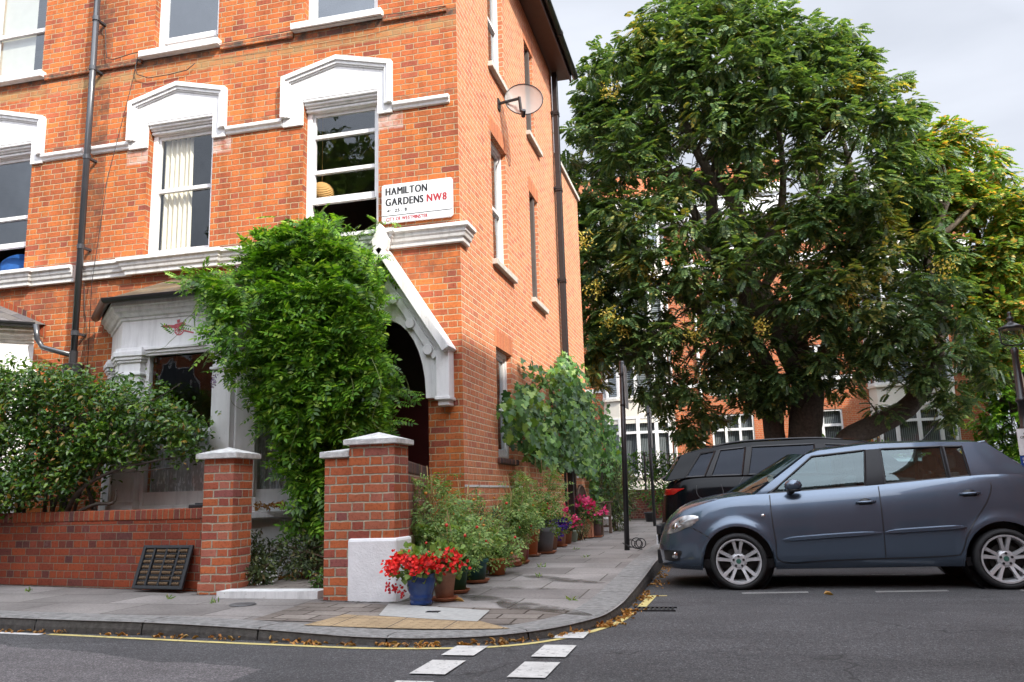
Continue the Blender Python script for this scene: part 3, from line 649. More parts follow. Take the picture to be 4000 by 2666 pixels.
for z in (8.1, 6.55, 4.75, 3.0, 1.3):
    m = MB(); m.box(.028, .152, 6.04, 6.20, z-.045, z-.02); m.box(.032, .148, 6.045, 6.195, z-.01, z+.04); m.box(0, .05, 6.02, 6.22, z-.01, z+.02)
    m.build('joint', M['iron'], sp_)
m = MB(); m.tube([(.06, 5.75, .45), (.06, 5.75, 1.4), (.04, 5.78, 2.9)], .022, 8); tag(m.build('conduit_pipe', M['iron'], None, smooth=True), 'thin black conduit on the side wall beside the square pipe', 'pipe')
cab = plain('black_cable', (.02, .018, .018), .5)
m = MB(); pth = []
for x, z in ((-5.08, 7.3), (-5.03, 7.25), (-5.0, 6.95), (-4.98, 6.83), (-4.88, 6.78), (-4.6, 6.82), (-4.46, 6.83), (-4.52, 6.6), (-4.48, 6.5), (-4.3, 6.42), (-4.0, 6.42), (-3.72, 6.44), (-3.6, 6.52)): pth.append((x, -.045, z))
m.tube(pth, .006, 5); m.tube([(-4.47, -.05, 6.8), (-4.55, -.02, 6.5), (-4.75, -.16, 5.0), (-4.85, -.2, 3.6), (-4.9, -.12, 2.3)], .0045, 5); m.tube([(-5.12, -.03, 3.7), (-5.08, -.03, 3.3), (-5.02, -.03, 3.0), (-5.12, -.05, 2.85)], .005, 5)
tag(m.build('loose_cable', cab, None, smooth=True), 'thin black cables hanging loose across the front brickwork', 'cable')
m = MB(); m.tube([(-.12, -.04, 6.72), (-1.0, -.12, 6.69), (-2.2, -.12, 6.7), (-3.2, -.11, 6.7)], .004, 5); tag(m.build('ledge_cable', cab, None), 'thin cable run along the sooty brick ledge', 'cable')
# satellite dish
ds = thing('satellite_dish', 'round grey mesh satellite dish on a black arm', 'satellite dish', (0, 1.96, 6.33))
m = MB(); m.box(-.0, .02, 1.90, 2.02, 6.26, 6.42); m.tube([(.01, 1.96, 6.36), (.31, 1.97, 6.40)], .022, 6); m.tube([(.31, 1.97, 6.42), (.33, 1.97, 6.20)], .025, 6); m.build('bracket', M['iron'], ds)
b = NB('dish_mesh'); b.col((.33, .31, .30)); b.p.inputs['Roughness'].default_value = .6; b.p.inputs['Alpha'].default_value = .72; M['dish'] = b.m
dn = Vector((.26, -.93, .20)).normalized(); e1 = Vector((0, 0, 1)).cross(dn).normalized(); e2 = dn.cross(e1); cc = Vector((.36, 2.05, 6.42))
m = MB(); m.grid(lambda a, c_: cc+(e1*math.cos(2*math.pi*a)*.275+e2*math.sin(2*math.pi*a)*.27)*max(c_, .001)+dn*(c_*c_*.07-.07), 36, 8); m.build('dish', M['dish'], ds, smooth=True)
m = MB(); m.tube([cc+(e1*math.cos(t*.2618)*.275+e2*math.sin(t*.2618)*.27) for t in range(25)], .008, 6); m.build('rim', M['iron'], ds)
m = MB(); m.tube([(.33, 2.0, 6.20), (.36, 1.90, 6.10), (.42, 1.72, 6.02)], .012, 6); m.tube([(.41, 1.74, 6.0), (.44, 1.66, 6.06)], .03, 8); m.build('receiver_arm', M['iron'], ds)
# street name sign
sg_ = thing('street_name_sign', 'white metal street name sign reading HAMILTON GARDENS NW8 high on the brick corner', 'sign', (-.515, -.03, 4.26))
m = MB(); rr = .035; q = []
for cx_, cz_, a0 in ((-.07-rr, 4.50-rr, 0), (-.96+rr, 4.50-rr, 90), (-.96+rr, 4.02+rr, 180), (-.07-rr, 4.02+rr, 270)):
    for k in range(5): a = R(a0+k*22.5); q.append((cx_+rr*math.cos(a), cz_+rr*math.sin(a)))
m.prism(q, 'y', -.045, -.012); m.build('plate', plain('sign_enamel', (.80, .82, .84), .25, var=.02), sg_, bevel=.004)
INK = plain('black_lettering', (.012, .012, .014), .4, var=0); RED = plain('red_lettering', (.42, .02, .03), .4, var=0)
def text(s, x, z, h, mat, parent, bold=.0, sx=.8, y=-.0475, name='lettering', wid=None):
    """lettering laid out glyph by glyph with even gaps, h = cap height, wid = total width"""
    import bmesh
    gl = []; adv = 0.; gap = .17*h/sx
    for ch in s:
        if ch == ' ': adv += .32*h/sx; continue
        cu = bpy.data.curves.new(name, 'FONT'); cu.body = ch; cu.size = h/.72; cu.resolution_u = 4
        t = bpy.data.objects.new('tmp', cu); COL.objects.link(t)
        me = bpy.data.meshes.new_from_object(t.evaluated_get(bpy.context.evaluated_depsgraph_get())); bpy.data.objects.remove(t); bpy.data.curves.remove(cu)
        xs = [v.co.x for v in me.vertices]; me.transform(Matrix.Translation((adv-min(xs), 0, 0))); adv += max(xs)-min(xs)+gap; gl.append(me)
    if wid: sx = wid/(adv-gap)
    og = origin(parent); T = Matrix.Translation((x, y, z)) @ Matrix.Rotation(R(90), 4, 'X') @ Matrix.Diagonal((sx, 1, 1, 1)); bm = bmesh.new()
    for me in gl:
        me.transform(Matrix.Translation(-og) @ T)
        for k in range(4 if bold else 1): m2 = me.copy(); m2.transform(Matrix.Translation((bold*(k-1.5), -.00025*k, 0))); bm.from_mesh(m2); bpy.data.meshes.remove(m2)
        bpy.data.meshes.remove(me)
    me = bpy.data.meshes.new(name); bm.to_mesh(me); bm.free(); me.materials.append(mat)
    o = bpy.data.objects.new(name, me); COL.objects.link(o); o.parent = parent; return o
text('HAMILTON', -.905, 4.366, .094, INK, sg_, .0034, wid=.52)
text('GARDENS', -.905, 4.232, .094, INK, sg_, .0034, wid=.472)
text('NW8', -.385, 4.232, .094, RED, sg_, .0034, wid=.24)
text('25 - 8', -.79, 4.150, .040, INK, sg_, .0016, wid=.15)
m = MB(); yy = -.0478
m.face([(-.862, yy, 4.166), (-.845, yy, 4.166), (-.845, yy, 4.172), (-.862, yy, 4.172)]); m.face([(-.898, yy, 4.169), (-.864, yy, 4.154), (-.864, yy, 4.184)]); m.face([(-.8445, yy, 4.166), (-.832, yy, 4.166), (-.832, yy, 4.172), (-.8445, yy, 4.172)])
m.build('arrow', INK, sg_)
m = MB(); m.face([(-.96, yy, 4.105), (-.07, yy, 4.105), (-.07, yy, 4.112), (-.96, yy, 4.112)]); m.build('rule_line', INK, sg_)
text('CITY OF WESTMINSTER', -.90, 4.042, .046, RED, sg_, .0014, wid=.52)
# ------------------------------------------------------------------ ground
def sst(a, b_, x): t = max(0., min(1., (x-a)/(b_-a))); return t*t*(3-2*t)
def gz(x, y):
    z = -max(0, min(.055, .008*(x+5.2)))*max(0, min(1, (1-y)/3))
    return z-.028*math.exp(-((x-.75)/.95)**2-((y+3.65)/.7)**2)
def rz(x, y): return -.12-.02*sst(-3, -1, y)
def catmull(P, n=6):
    P = [Vector(p) for p in P]; out = []
    for i in range(len(P)-1):
        p0 = P[max(i-1, 0)]; p1 = P[i]; p2 = P[i+1]; p3 = P[min(i+2, len(P)-1)]
        for k in range(n):
            t = k/n; out.append(.5*((2*p1)+(p2-p0)*t+(2*p0-5*p1+4*p2-p3)*t*t+(3*p1-p0-3*p2+p3)*t**3))
    return out+[P[-1]]
KP = catmull([(-16, -1.9), (-8, -2.75), (-2.73, -3.36), (-1.38, -3.47), (-.24, -3.64), (.45, -3.73), (1.08, -3.68), (1.49, -3.48), (1.79, -3.06), (1.92, -2.5), (1.95, -1), (1.94, 2), (1.95, 8), (1.95, 17.3)], 8)
b = NB('asphalt'); ps = b.pos(); sp = b.n('SeparateXYZ'); b.put(sp.inputs[0], ps)
agg = b.mix(1., b.ramp(b.noise(ps, 120, 2, .5), [(.34, .5), (.5, 1.), (.64, 1.6), (.70, 3.2)]), b.ramp(b.noise(ps, 38, 3, .6), [(.3, .8), (.7, 1.25)]), 'MULTIPLY')
c = b.mix(1., (.062, .061, .063), agg, 'MULTIPLY'); c = b.mix(1., c, b.ramp(b.noise(ps, 1.1, 5, .65), [(.3, .75), (.7, 1.22)]), 'MULTIPLY')
old = b.m_('GREATER_THAN', b.m_('MULTIPLY_ADD', b.noise(ps, 2.0, 3), -.3, b.m_('MULTIPLY', b.m_('MULTIPLY_ADD', sp.outputs[0], .235, sp.outputs[1]), -1)), 4.30)
c = b.mix(b.m_('MULTIPLY', old, b.m_('LESS_THAN', sp.outputs[0], .2)), c, b.mix(1., c, (1.75, 1.65, 1.62), 'MULTIPLY')); mp2 = b.n('Mapping'); mp2.inputs['Scale'].default_value = (.25, 1.6, 1); b.put(mp2.inputs['Vector'], ps)
c = b.mix(1., c, b.ramp(b.noise(mp2.outputs[0], 1.3, 4, .6), [(.35, .84), (.65, 1.14)]), 'MULTIPLY')
c = b.mix(b.ramp(b.noise(ps, 2.3, 6, .75), [(.62, 0.), (.70, .55)]), c, (.028, .028, .03))
vc = b.n('TexVoronoi', feature='DISTANCE_TO_EDGE'); wv2 = b.n('TexNoise'); b.put(wv2.inputs['Vector'], ps); wv2.inputs['Scale'].default_value = 3.5; vm = b.n('VectorMath', operation='MULTIPLY_ADD'); b.put(vm.inputs[0], wv2.outputs['Color']); vm.inputs[1].default_value = (.5, .5, 0); b.put(vm.inputs[2], ps)
b.put(vc.inputs['Vector'], vm.outputs[0]); vc.inputs['Scale'].default_value = .42
c = b.mix(b.m_('MULTIPLY', b.ramp(vc.outputs['Distance'], [(.0, .9), (.006, .0)]), b.ramp(b.noise(ps, .6, 2), [(.45, 0.), (.55, 1.)])), c, (.015, .015, .015))
b.col(c); b.p.inputs['Roughness'].default_value = .8
b.bump(b.noise(ps, 150, 3, .6), .006); M['asphalt'] = b.m
M['slab'] = brick('paving_slab', [(0, (.205, .188, .176)), (.4, (.25, .23, .215)), (.8, (.285, .265, .25)), (1, (.22, .20, .188))], (.10, .088, .075), Ls=.90, H=.60, bond='running', joint=.012, edge=.004, dirt=.35, depth=.004, off=(.2, .1))
M['sett'] = brick('small_setts', [(0, (.17, .145, .125)), (.5, (.22, .19, .165)), (1, (.26, .23, .20))], (.06, .045, .035), Ls=.30, H=.20, bond='running', joint=.014, edge=.006, dirt=.4, depth=.006)
M['granite'] = plain('granite_kerb', (.23, .225, .215), .8, var=.45, scale=18, bump=.008)
b = NB('tactile_paving'); uv = b.uv(); sp = b.n('SeparateXYZ'); b.put(sp.inputs[0], uv)
def cell(o, w): return b.m_('SUBTRACT', b.m_('FRACT', b.m_('DIVIDE', b.m_('ADD', o, 20), w)), .5)
fx, fy = cell(sp.outputs[0], .067), cell(sp.outputs[1], .067)
rr_ = b.m_('SQRT', b.m_('ADD', b.m_('MULTIPLY', fx, fx), b.m_('MULTIPLY', fy, fy)))
dome = b.ramp(rr_, [(.16, 1.), (.24, 0.)])
jx, jy = b.m_('ABSOLUTE', cell(sp.outputs[0], .402)), b.m_('ABSOLUTE', cell(sp.outputs[1], .402))
jt = b.m_('GREATER_THAN', b.m_('MAXIMUM', jx, jy), .485)
c = b.mix(b.m_('MULTIPLY', dome, .35), (.38, .275, .155), (.27, .185, .11)); c = b.mix(1., c, b.ramp(b.noise(uv, 4, 5, .7), [(.3, .7), (.7, 1.15)]), 'MULTIPLY'); c = b.mix(jt, c, (.12, .09, .06))
b.col(c); b.p.inputs['Roughness'].default_value = .85; b.bump(dome, .008); M['tactile'] = b.m
def paint(name, c, wear=.42):
    b = NB(name); ps = b.pos(); n1 = b.ramp(b.noise(ps, 30, 5, .75), [(wear-.06, 0.), (wear+.03, 1.)]); b.col(b.mix(n1, (.10, .10, .10), b.mix(1., c, b.ramp(b.noise(ps, 6, 4, .7), [(.3, .75), (.7, 1.1)]), 'MULTIPLY'))); b.p.inputs['Roughness'].default_value = .75; return b.m
M['yellow'] = paint('yellow_road_paint', (.62, .52, .20), .40); M['roadwhite'] = paint('white_road_paint', (.60, .59, .56), .40)
g = MB(); g.face([(-500, -500, -.4), (500, -500, -.4), (500, 700, -.4), (-500, 700, -.4)]); struct('ground', g, plain('distant_ground', (.12, .13, .09), .95, scale=.3))
g = MB()
def ry(t): return -32+t*78
g.grid(lambda a, c: (-45+a*90, ry(c), rz(0, ry(c))), 60, 156); struct('road', g, M['asphalt'])
pv = MB()
def inner(p): return Vector((min(p.x, -.3), .6)) if p.y < -1 or p.x < 1 else Vector((-.3, max(p.y, .6)))
for i in range(len(KP)-1):
    a, c = KP[i], KP[i+1]; ai, ci = inner(a), inner(c)
    for k in range(10):
        t0, t1 = k/10, (k+1)/10
        q = [a.lerp(ai, t0), c.lerp(ci, t0), c.lerp(ci, t1), a.lerp(ai, t1)]
        pv.face([(p.x, p.y, gz(p.x, p.y)) for p in q])
struct('pavement', pv, M['slab'])
g = MB(); g.face([(-16, -1.05, -.03), (0, -1.05, -.03), (0, 17.5, -.03), (-16, 17.5, -.03)]); g.face([(-30, 15.9, .002), (2.0, 15.9, .002), (2.0, 60, .002), (-30, 60, .002)]); g.face([(2, 18.2, -.01), (40, 18.2, -.01), (40, 60, -.01), (2, 60, -.01)]); struct('yard_ground', g, plain('packed_soil', (.07, .06, .045), .95, var=.4, bump=.01))
# kerb stones
M['kerbface'] = plain('grimy_kerb_face', (.085, .078, .07), .85, var=.5, scale=22, bump=.01)
kb = MB(); seg = []; cur = [KP[0]]; acc = 0
for i in range(1, len(KP)):
    a, c = KP[i-1], KP[i]; d = (c-a).length; n = max(1, int(d/.15))
    for k in range(1, n+1):
        p = a.lerp(c, k/n); acc += d/n; cur.append(p)
        if acc > .92: seg.append(cur); cur = [p+(c-a).normalized()*.012]; acc = 0
seg.append(cur)
for q in seg:
    if len(q) < 2: continue
    path = [(p.x, p.y, gz(p.x, p.y)) for p in q]
    kb.k = 0; kb.sweep([(-.28, .0), (-.28, .007), (-.03, .009), (-.008, -.004)], path); kb.k = 1; kb.sweep([(-.008, -.004), (.004, -.05), (.008, -.25)], path)
struct('kerb', kb, [M['granite'], M['kerbface']])
def patch(name, q, h, mat, f=gz, nx=12, ny=8):
    m = MB(); q = [Vector(p) for p in q]
    def P(a, c): p = q[0].lerp(q[1], a).lerp(q[3].lerp(q[2], a), c); return (p.x, p.y, f(p.x, p.y)+h)
    m.grid(P, nx, ny); return struct(name, m, mat)
patch('sett_paving', [(-.60, -3.30), (1.60, -3.22), (1.66, -2.62), (-.66, -2.30)], .006, M['sett'], gz, 26, 12)
patch('tactile_paving', [(-.10, -3.46), (1.36, -3.42), (1.04, -3.10), (-.02, -2.98)], .012, M['tactile'], gz, 18, 8)
cov = thing('access_cover', 'pale concrete access cover set flush in the pavement by the white plinth', 'cover', (.6, -2.8, gz(.6, -2.8)))
m = MB(); q = [Vector(p) for p in ((.26, -3.0), (1.06, -3.16), (1.02, -2.70), (.10, -2.42))]
m.grid(lambda a, c: (lambda p: (p.x, p.y, gz(p.x, p.y)+.014))(q[0].lerp(q[1], a).lerp(q[3].lerp(q[2], a), c)), 10, 6); m.build('lid', plain('pale_concrete', (.36, .36, .34), .85, var=.2, scale=20), cov)
m = MB(); m.box(.56, .66, -2.83, -2.77, gz(.6, -2.8)+.012, gz(.6, -2.8)+.018); m.build('lifting_plate', M['iron'], cov)
hy = MB(); hy.lathe([(0, .008), (.10, .008), (.11, 0)], (-1.16, -2.5, gz(-1.16, -2.5)+.004), 24); tag(hy.build('stopcock_cover', plain('old_iron', (.10, .10, .10), .6, var=.4), None), 'small round iron stopcock cover in the pavement before the gateway', 'cover')
def wetm():
    b = NB('wet_stone'); ps = b.pos(); b.col((.05, .045, .04)); b.p.inputs['Roughness'].default_value = .45; b.put(b.p.inputs['Alpha'], b.ramp(b.noise(ps, 4.5, 5, .7), [(.38, .0), (.55, .55)])); return b.m
M['wet'] = wetm()
for q in ([(.42, -1.71), (.77, -1.82), (1.06, -2.1), (1.12, -2.2), (1.0, -2.26), (.71, -2.1)], [(.9, -2.09), (1.17, -2.18), (1.4, -2.36), (1.62, -2.56), (1.82, -2.86), (1.67, -2.84), (1.38, -2.66), (1.06, -2.49)], [(.56, -.19), (.9, -.3), (1.11, -.46), (1.56, -.82), (1.6, -.93), (1.09, -.74)], [(.45, -1.2), (.9, -1.22), (1.3, -1.36), (1.1, -1.38), (.7, -1.3)]):
    m = MB(); cp = catmull(q+[q[0]], 5)[:-1]; ct = sum(cp, Vector((0, 0)))/len(cp)
    for i in range(len(cp)):
        a, c = cp[i], cp[(i+1) % len(cp)]; m.face([(ct.x, ct.y, gz(ct.x, ct.y)+.009), (a.x, a.y, gz(a.x, a.y)+.009), (c.x, c.y, gz(c.x, c.y)+.009)])
    struct('wet_patch', m, M['wet'])
# markings
def ribbon(name, pts, w, mat, f=rz, h=.004, n=6, sm=True):
    P = catmull(pts, n) if sm else [Vector(p) for p in pts]; m = MB()
    L_ = []
    for i, p in enumerate(P):
        d = (P[min(i+1, len(P)-1)]-P[max(i-1, 0)]).normalized(); r = Vector((d.y, -d.x))*w/2; L_.append((p+r, p-r))
    for (a, b1), (c, d) in zip(L_, L_[1:]): m.face([(v.x, v.y, f(v.x, v.y)+h) for v in (a, c, d, b1)])
    return struct(name, m, mat)
ribbon('yellow_line', [(-2.15, -3.50), (-1.97, -3.52), (-.69, -3.71), (.05, -3.80), (.65, -3.85), (1.33, -3.74), (1.72, -3.38), (1.95, -2.8), (2.02, -2.2)], .05, M['yellow'])
ribbon('yellow_line', [(2.05, -1.80), (2.07, -.99)], .075, M['yellow'], sm=False)
ribbon('yellow_line', [(1.97, -.965), (2.20, -.965)], .05, M['yellow'], sm=False)
ribbon('white_line', [(-9, -2.95), (-5, -3.20), (-2.2, -3.51)], .06, M['roadwhite'])
for x, ys in ((1.20, [(-4.05, -3.74), (-4.57, -4.20), (-5.1, -4.74), (-5.64, -5.28), (-6.2, -5.8)]), (1.74, [(-3.42, -3.18), (-4.05, -3.67), (-4.60, -4.20), (-5.15, -4.77), (-5.7, -5.3)])):
    for a, c in ys: m = MB(); m.face([(x-.10, a, rz(x, a)+.008), (x+.10, a, rz(x, a)+.008), (x+.10, c, rz(x, c)+.008), (x-.10, c, rz(x, c)+.008)]); struct('crossing_stud_marking', m, M['roadwhite'])
for x0, x1, y in ((2.86, 3.44, -.80), (4.01, 4.62, -.70), (5.2, 5.8, -.62), (3.16, 3.44, .72), (3.93, 4.55, .82)):
    for dy in ((0, .055) if y < 0 else (0,)): ribbon('bay_marking', [(x0, y+dy), (x1, y+dy+.08)], .022, M['roadwhite'], sm=False)
gr = MB(); z0 = rz(0, -2)+.003
for k in range(9): gr.box(2.02+k*.035, 2.035+k*.035, -2.04, -1.88, z0, z0+.008)
gr.box(2.0, 2.34, -2.06, -2.045, z0, z0+.01); gr.box(2.0, 2.34, -1.875, -1.86, z0, z0+.01); tag(gr.build('drain_grate', M['iron'], None), 'iron drain grate in the gutter crossing the yellow line', 'drain')

M['dirt'] = NB('dirt_contact_shade').m
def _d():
    b = NB('dirt_contact_shade'); ps = b.pos(); b.col((.05, .042, .03)); b.p.inputs['Roughness'].default_value = .95; b.put(b.p.inputs['Alpha'], b.ramp(b.noise(ps, 14, 5, .75), [(.40, .0), (.58, .85)])); return b.m
M['dirt'] = _d()  # patchy soil colour that also paints in contact shade
for pts_ in ([(-5.6, -1.03), (-4.2, -1.285), (-2.9, -1.52), (-2.08, -1.67)], [(-2.08, -1.875), (-1.65, -1.875)], [(-.62, -2.17), (-.37, -2.23), (.10, -2.235), (.115, -1.9)], [(.11, -1.8), (-.05, -1.1), (-.3, -.1)], [(.03, .0), (.03, 4), (.03, 8.8)]): ribbon('dirt_contact_shade', pts_, .07, M['dirt'], gz, .005)  # dark strips along wall bases: dirt line doubling as painted contact darkness
# fallen leaves
def litter(name, pts, n, spread, f, seed, kind=None):
    rng = np.random.default_rng(seed); P = catmull(pts, 8); seg = rng.integers(0, len(P)-1, n*3); t = rng.random(n*3)
    dens = (np.sin(seg*1.9)+np.sin(seg*.73+1)+1.3)/3.3; keep = rng.random(n*3) < dens; seg, t = seg[keep][:n], t[keep][:n]; n = len(seg)
    A = np.array([P[i][:] for i in seg]); B_ = np.array([P[i+1][:] for i in seg]); X = A+(B_-A)*t[:, None]
    d = norm(B_-A); X[:, 0] += d[:, 1]*np.abs(rng.normal(0, spread, n)); X[:, 1] -= d[:, 0]*np.abs(rng.normal(0, spread, n))
    Z = np.array([f(x, y) for x, y in X])+rng.uniform(.004, .02, n)
    T, F = t_leaf(.42, .5, .25); D = rv(rng, n); D[:, 2] *= .25; N = rv(rng, n, .5); N[:, 2] = 1
    V, fa = scatter(T, F, np.column_stack([X, Z]), D, N, rng.uniform(.025, .055, n)); o = npmesh(name, V, fa, M['leaflitter'])
    return tag(o, kind='stuff')
o = litter('fallen_leaves', [(-4, -3.22), (-2.73, -3.375), (-1.38, -3.485), (-.24, -3.655), (.45, -3.745), (1.08, -3.695), (1.49, -3.495), (1.80, -3.06)], 300, .035, rz, 3)
tag(o, 'orange and brown dry leaves lying along the gutter of the front kerb', 'leaves')
o = litter('fallen_leaves', [(1.82, -2.95), (1.935, -2.5), (1.965, -1.5), (1.96, -.2), (1.955, 2)], 260, .07, rz, 4); tag(o, 'orange dry leaves heaped in the gutter beside the grey car', 'leaves')
rng = np.random.default_rng(9)
for (x, y, f, lb) in ((-.75, -5.35, rz, 'single curled tan leaf on the road near the bottom edge'), (.56, -2.15, gz, 'single leaf lying on the paving near the red geranium'), (3.55, -.9, rz, 'small yellow leaf on the road under the grey car door')):
    T, F = t_leaf(.5, .4, .3); V, fa = scatter(T, F, np.array([[x, y, f(x, y)+.012]]), np.array([[1., .2, .1]]), np.array([[0, -.2, 1.]]), np.array([.09])); tag(npmesh('fallen_leaf', V, fa, M['leaflitter']), lb, 'leaf')

# ------------------------------------------------------------------ garden wall, piers, gateway
def wy(x): return -1.5-.18*(x+2.9) if x > -5.6 else -1.014
gw = thing('garden_wall', 'low red brick garden wall with a brick-on-edge top', 'wall', (-4, -1.2, 0))
w = MB(); c_ = MB()
for a, c in ((-15, -5.6), (-5.6, -2.0)):
    za, zc = -.06, -.06
    for (y0, y1, z0, z1, B_) in ((0, .215, -.06, .655, w), (-.008, .225, .657, .765, c_)):
        P = [(a, wy(a)+y0), (c, wy(c)+y0), (c, wy(c)+y1), (a, wy(a)+y1)]; B_.prism(P, 'z', z0, z1)
w.build('wall', M['wall_brick'], gw); c_.build('coping', M['coping_brick'], gw, bevel=.012)
def cap(parent, x0, x1, y0, y1, z, t=.05, rise=.065, o=.055, apex=None):
    m = MB(); X0, X1, Y0, Y1 = x0-o, x1+o, y0-o, y1+o; ax, ay = apex or ((X0+X1)/2, (Y0+Y1)/2)
    m.box(X0, X1, Y0, Y1, z, z+t); P = (ax, ay, z+t+rise)
    for a, c in (((X0, Y0), (X1, Y0)), ((X1, Y0), (X1, Y1)), ((X1, Y1), (X0, Y1)), ((X0, Y1), (X0, Y0))): m.face([(*a, z+t), (*c, z+t), P])
    return m.build('cap_stone', M['capstone'], parent, bevel=.006)
M['capstone'] = plain('lichened_capstone', (.62, .62, .60), .8, var=.30, scale=16, bump=.007)
p1 = thing('gate_pier', 'narrow brick gate pier with pointed white capstone, left of the gateway', 'pillar', (-1.86, -1.67, 0))
m = MB(); m.box(-2.02, -1.70, -1.84, -1.50, .09, 1.22); m.box(-2.035, -1.685, -1.855, -1.49, -.06, .09); m.build('shaft', M['pillar_brick'], p1, bevel=.006); cap(p1, -2.02, -1.70, -1.84, -1.50, 1.22)
p2 = thing('gate_pier', 'wide brick gate pier with a white painted plinth, right of the gateway', 'pillar', (-.2, -2.0, -.04))
m = MB(); m.box(-.36, .06, -2.19, -1.86, .46, 1.27); m.build('shaft', M['pillar_brick'], p2, bevel=.006)
m = MB(); m.box(-.61, -.362, -2.15, -1.86, -.08, 1.165); m.build('side_shaft', M['pillar_brick'], p2, bevel=.006)
cap(p2, -.36, .06, -2.19, -1.86, 1.265, .045, .07, .04); cap(p2, -.61, -.40, -2.15, -1.86, 1.165, .05, .04, .035, (-.38, -2.0))
m = MB(); m.box(-.362, .085, -2.215, -1.84, -.09, .475); m.build('plinth', plain('fresh_white_masonry_paint', (.85, .85, .86), .6, var=.07, scale=9, bump=.004), p2, bevel=.025)
rw = thing('return_wall', 'low brick wall with dark brick-on-edge top running from the wide pier to the porch', 'wall', (-.2, -.9, 0))
A0, A1 = Vector((.05, -1.86)), Vector((-.41, -.02)); nn_ = Vector((-.21, -.05))
w = MB(); w.prism([A0[:], A1[:], (A1+nn_)[:], (A0+nn_)[:]], 'z', .47, 1.02); w.build('wall', M['return_brick'], rw)
w = MB(); w.prism([A0[:], A1[:], (A1+nn_)[:], (A0+nn_)[:]], 'z', 1.022, 1.135); w.build('coping', M['dark_coping'], rw, bevel=.012)
w = MB(); w.prism([(A0+Vector((.015, 0)))[:], (A1+Vector((.015, 0)))[:], (A1+nn_)[:], (A0+nn_)[:]], 'z', -.06, .468); w.build('render', M['beige_render'], rw, bevel=.01)
th = MB(); th.box(-1.69, -.705, -2.06, -1.84, -.05, .028); th.box(-1.685, -.70, -2.075, -2.06, -.05, .03)
struct('gateway_step', th, M['white_old'])
g = MB(); g.face([(-1.69, -1.84, .022), (-.70, -1.84, .022), (-.45, -.0, .03), (-1.6, -.55, .03)]); g.face([(-1.6, -.55, .03), (-.45, 0, .03), (-1.5, 0, .03)]); struct('path', g, M['sett'])
m = MB(); m.box(-2.0, -1.60, -1.25, -1.15, -.03, .09); tag(m.build('edging_stone', M['stone'], None, bevel=.01), 'short grey edging stone beside the garden path', 'stone')

# rubber brush mat leaning on the wall
mt = thing('brush_mat', 'black rubber doormat with coir brush strips leaning on the garden wall', 'doormat', (-2.57, -1.7, 0))
xf = Matrix.Translation((-2.555, -1.72, .01)) @ Matrix.Rotation(R(-9.8), 4, 'Z') @ Matrix.Rotation(R(72), 4, 'X')
m = MB(xf); Wd, Hd = .64, .42; x0 = -Wd/2
m.box(x0, x0+.04, 0, Hd, 0, .025); m.box(-x0-.04, -x0, 0, Hd, 0, .025); m.box(x0+.04, -x0-.04, 0, .03, 0, .025); m.box(x0+.04, -x0-.04, Hd-.03, Hd, 0, .025)
for k in range(1, 4): x = x0+Wd*k/4; m.box(x-.012, x+.012, .03, Hd-.03, .002, .024)
for k in range(7): y = .04+k*.052+.032; m.box(x0+.04, -x0-.04, y, y+.008, .004, .016)
m.build('rubber_frame', plain('black_rubber', (.022, .024, .027), .5, var=.3, scale=30), mt, bevel=.004)
m = MB(xf); m.box(x0+.04, -x0-.04, .03, Hd-.03, -.002, .003); m.build('backing', M['iron'], mt)
coir = plain('coir', (.17, .11, .06), .95, var=.5, scale=60, bump=.01)
for i in range(4):
    for k in range(7):
        m = MB(xf); xa = x0+.04+(Wd-.08)*i/4+.014; xb = x0+.04+(Wd-.08)*(i+1)/4-.014; y = .038+k*.052; dz = random.uniform(-.003, .003)
        m.grid(lambda a, c: (xa+(xb-xa)*a, y+.030*c+.003*math.sin(a*23+i), .012+dz+.012*math.sin(math.pi*c)), 8, 4); m.build('brush', coir, mt)
bn = thing('bin', 'black wheelie bin lid peeping up between the bay sill and the gate pier', 'bin', (-2.25, -1.2, 0))
m = MB(); m.prism([(-2.46, .0), (-2.1, .0), (-2.05, .76), (-2.50, .76)], 'y', -1.30, -.98); m.build('body', M['iron'], bn)
m = MB(); m.box(-2.53, -2.03, -1.33, -.95, .765, .80); m.box(-2.48, -2.1, -1.30, -1.0, .80, .815); m.build('lid', M['iron'], bn, bevel=.01)

# ------------------------------------------------------------------ buildings outside the frame (they shade the street and show in the glass)
def plainhouse(name, label, x0, x1, y0, y1, h, face, col, rows, cols, arch=False):
    t = thing(name, label, 'building', ((x0+x1)/2, (y0+y1)/2, 0)); m = MB(); m.box(x0, x1, y0, y1, -.3, h); m.build('wall', col, t)
    fr, gl = MB(), MB()
    for i in range(cols):
        for j in range(rows):
            zz = 1.0+j*3.1
            if face == 'N': cx_ = x0+(x1-x0)*(i+.5)/cols; fr.box(cx_-.62, cx_+.62, y1-.02, y1+.03, zz-.08, zz+1.75); gl.box(cx_-.5, cx_+.5, y1, y1+.05, zz, zz+1.65)
            else: cy_ = y0+(y1-y0)*(i+.5)/cols; fr.box(x0-.03, x0+.02, cy_-.62, cy_+.62, zz-.08, zz+1.75); gl.box(x0-.05, x0, cy_-.5, cy_+.5, zz, zz+1.65)
    fr.build('window_frames', M['white'], t); gl.build('window_panes', plain('dark_glass', (.03, .035, .04), .1, spec=.8), t)
    m = MB(); m.box(x0-.15, x1+.15, y0-.15, y1+.15, h, h+.25); m.build('parapet', M['stone'], t)
plainhouse('mansion_block', 'tall brick mansion block across the junction, behind the camera', 9.5, 42, -30, -11.2, 17.7, 'N', M['block_brick'], 5, 9)
plainhouse('mansion_block', 'brick mansion block across the side street, right of the frame', 10.2, 19, -11.19, 8.5, 13.4, 'W', M['block_brick'], 4, 5)
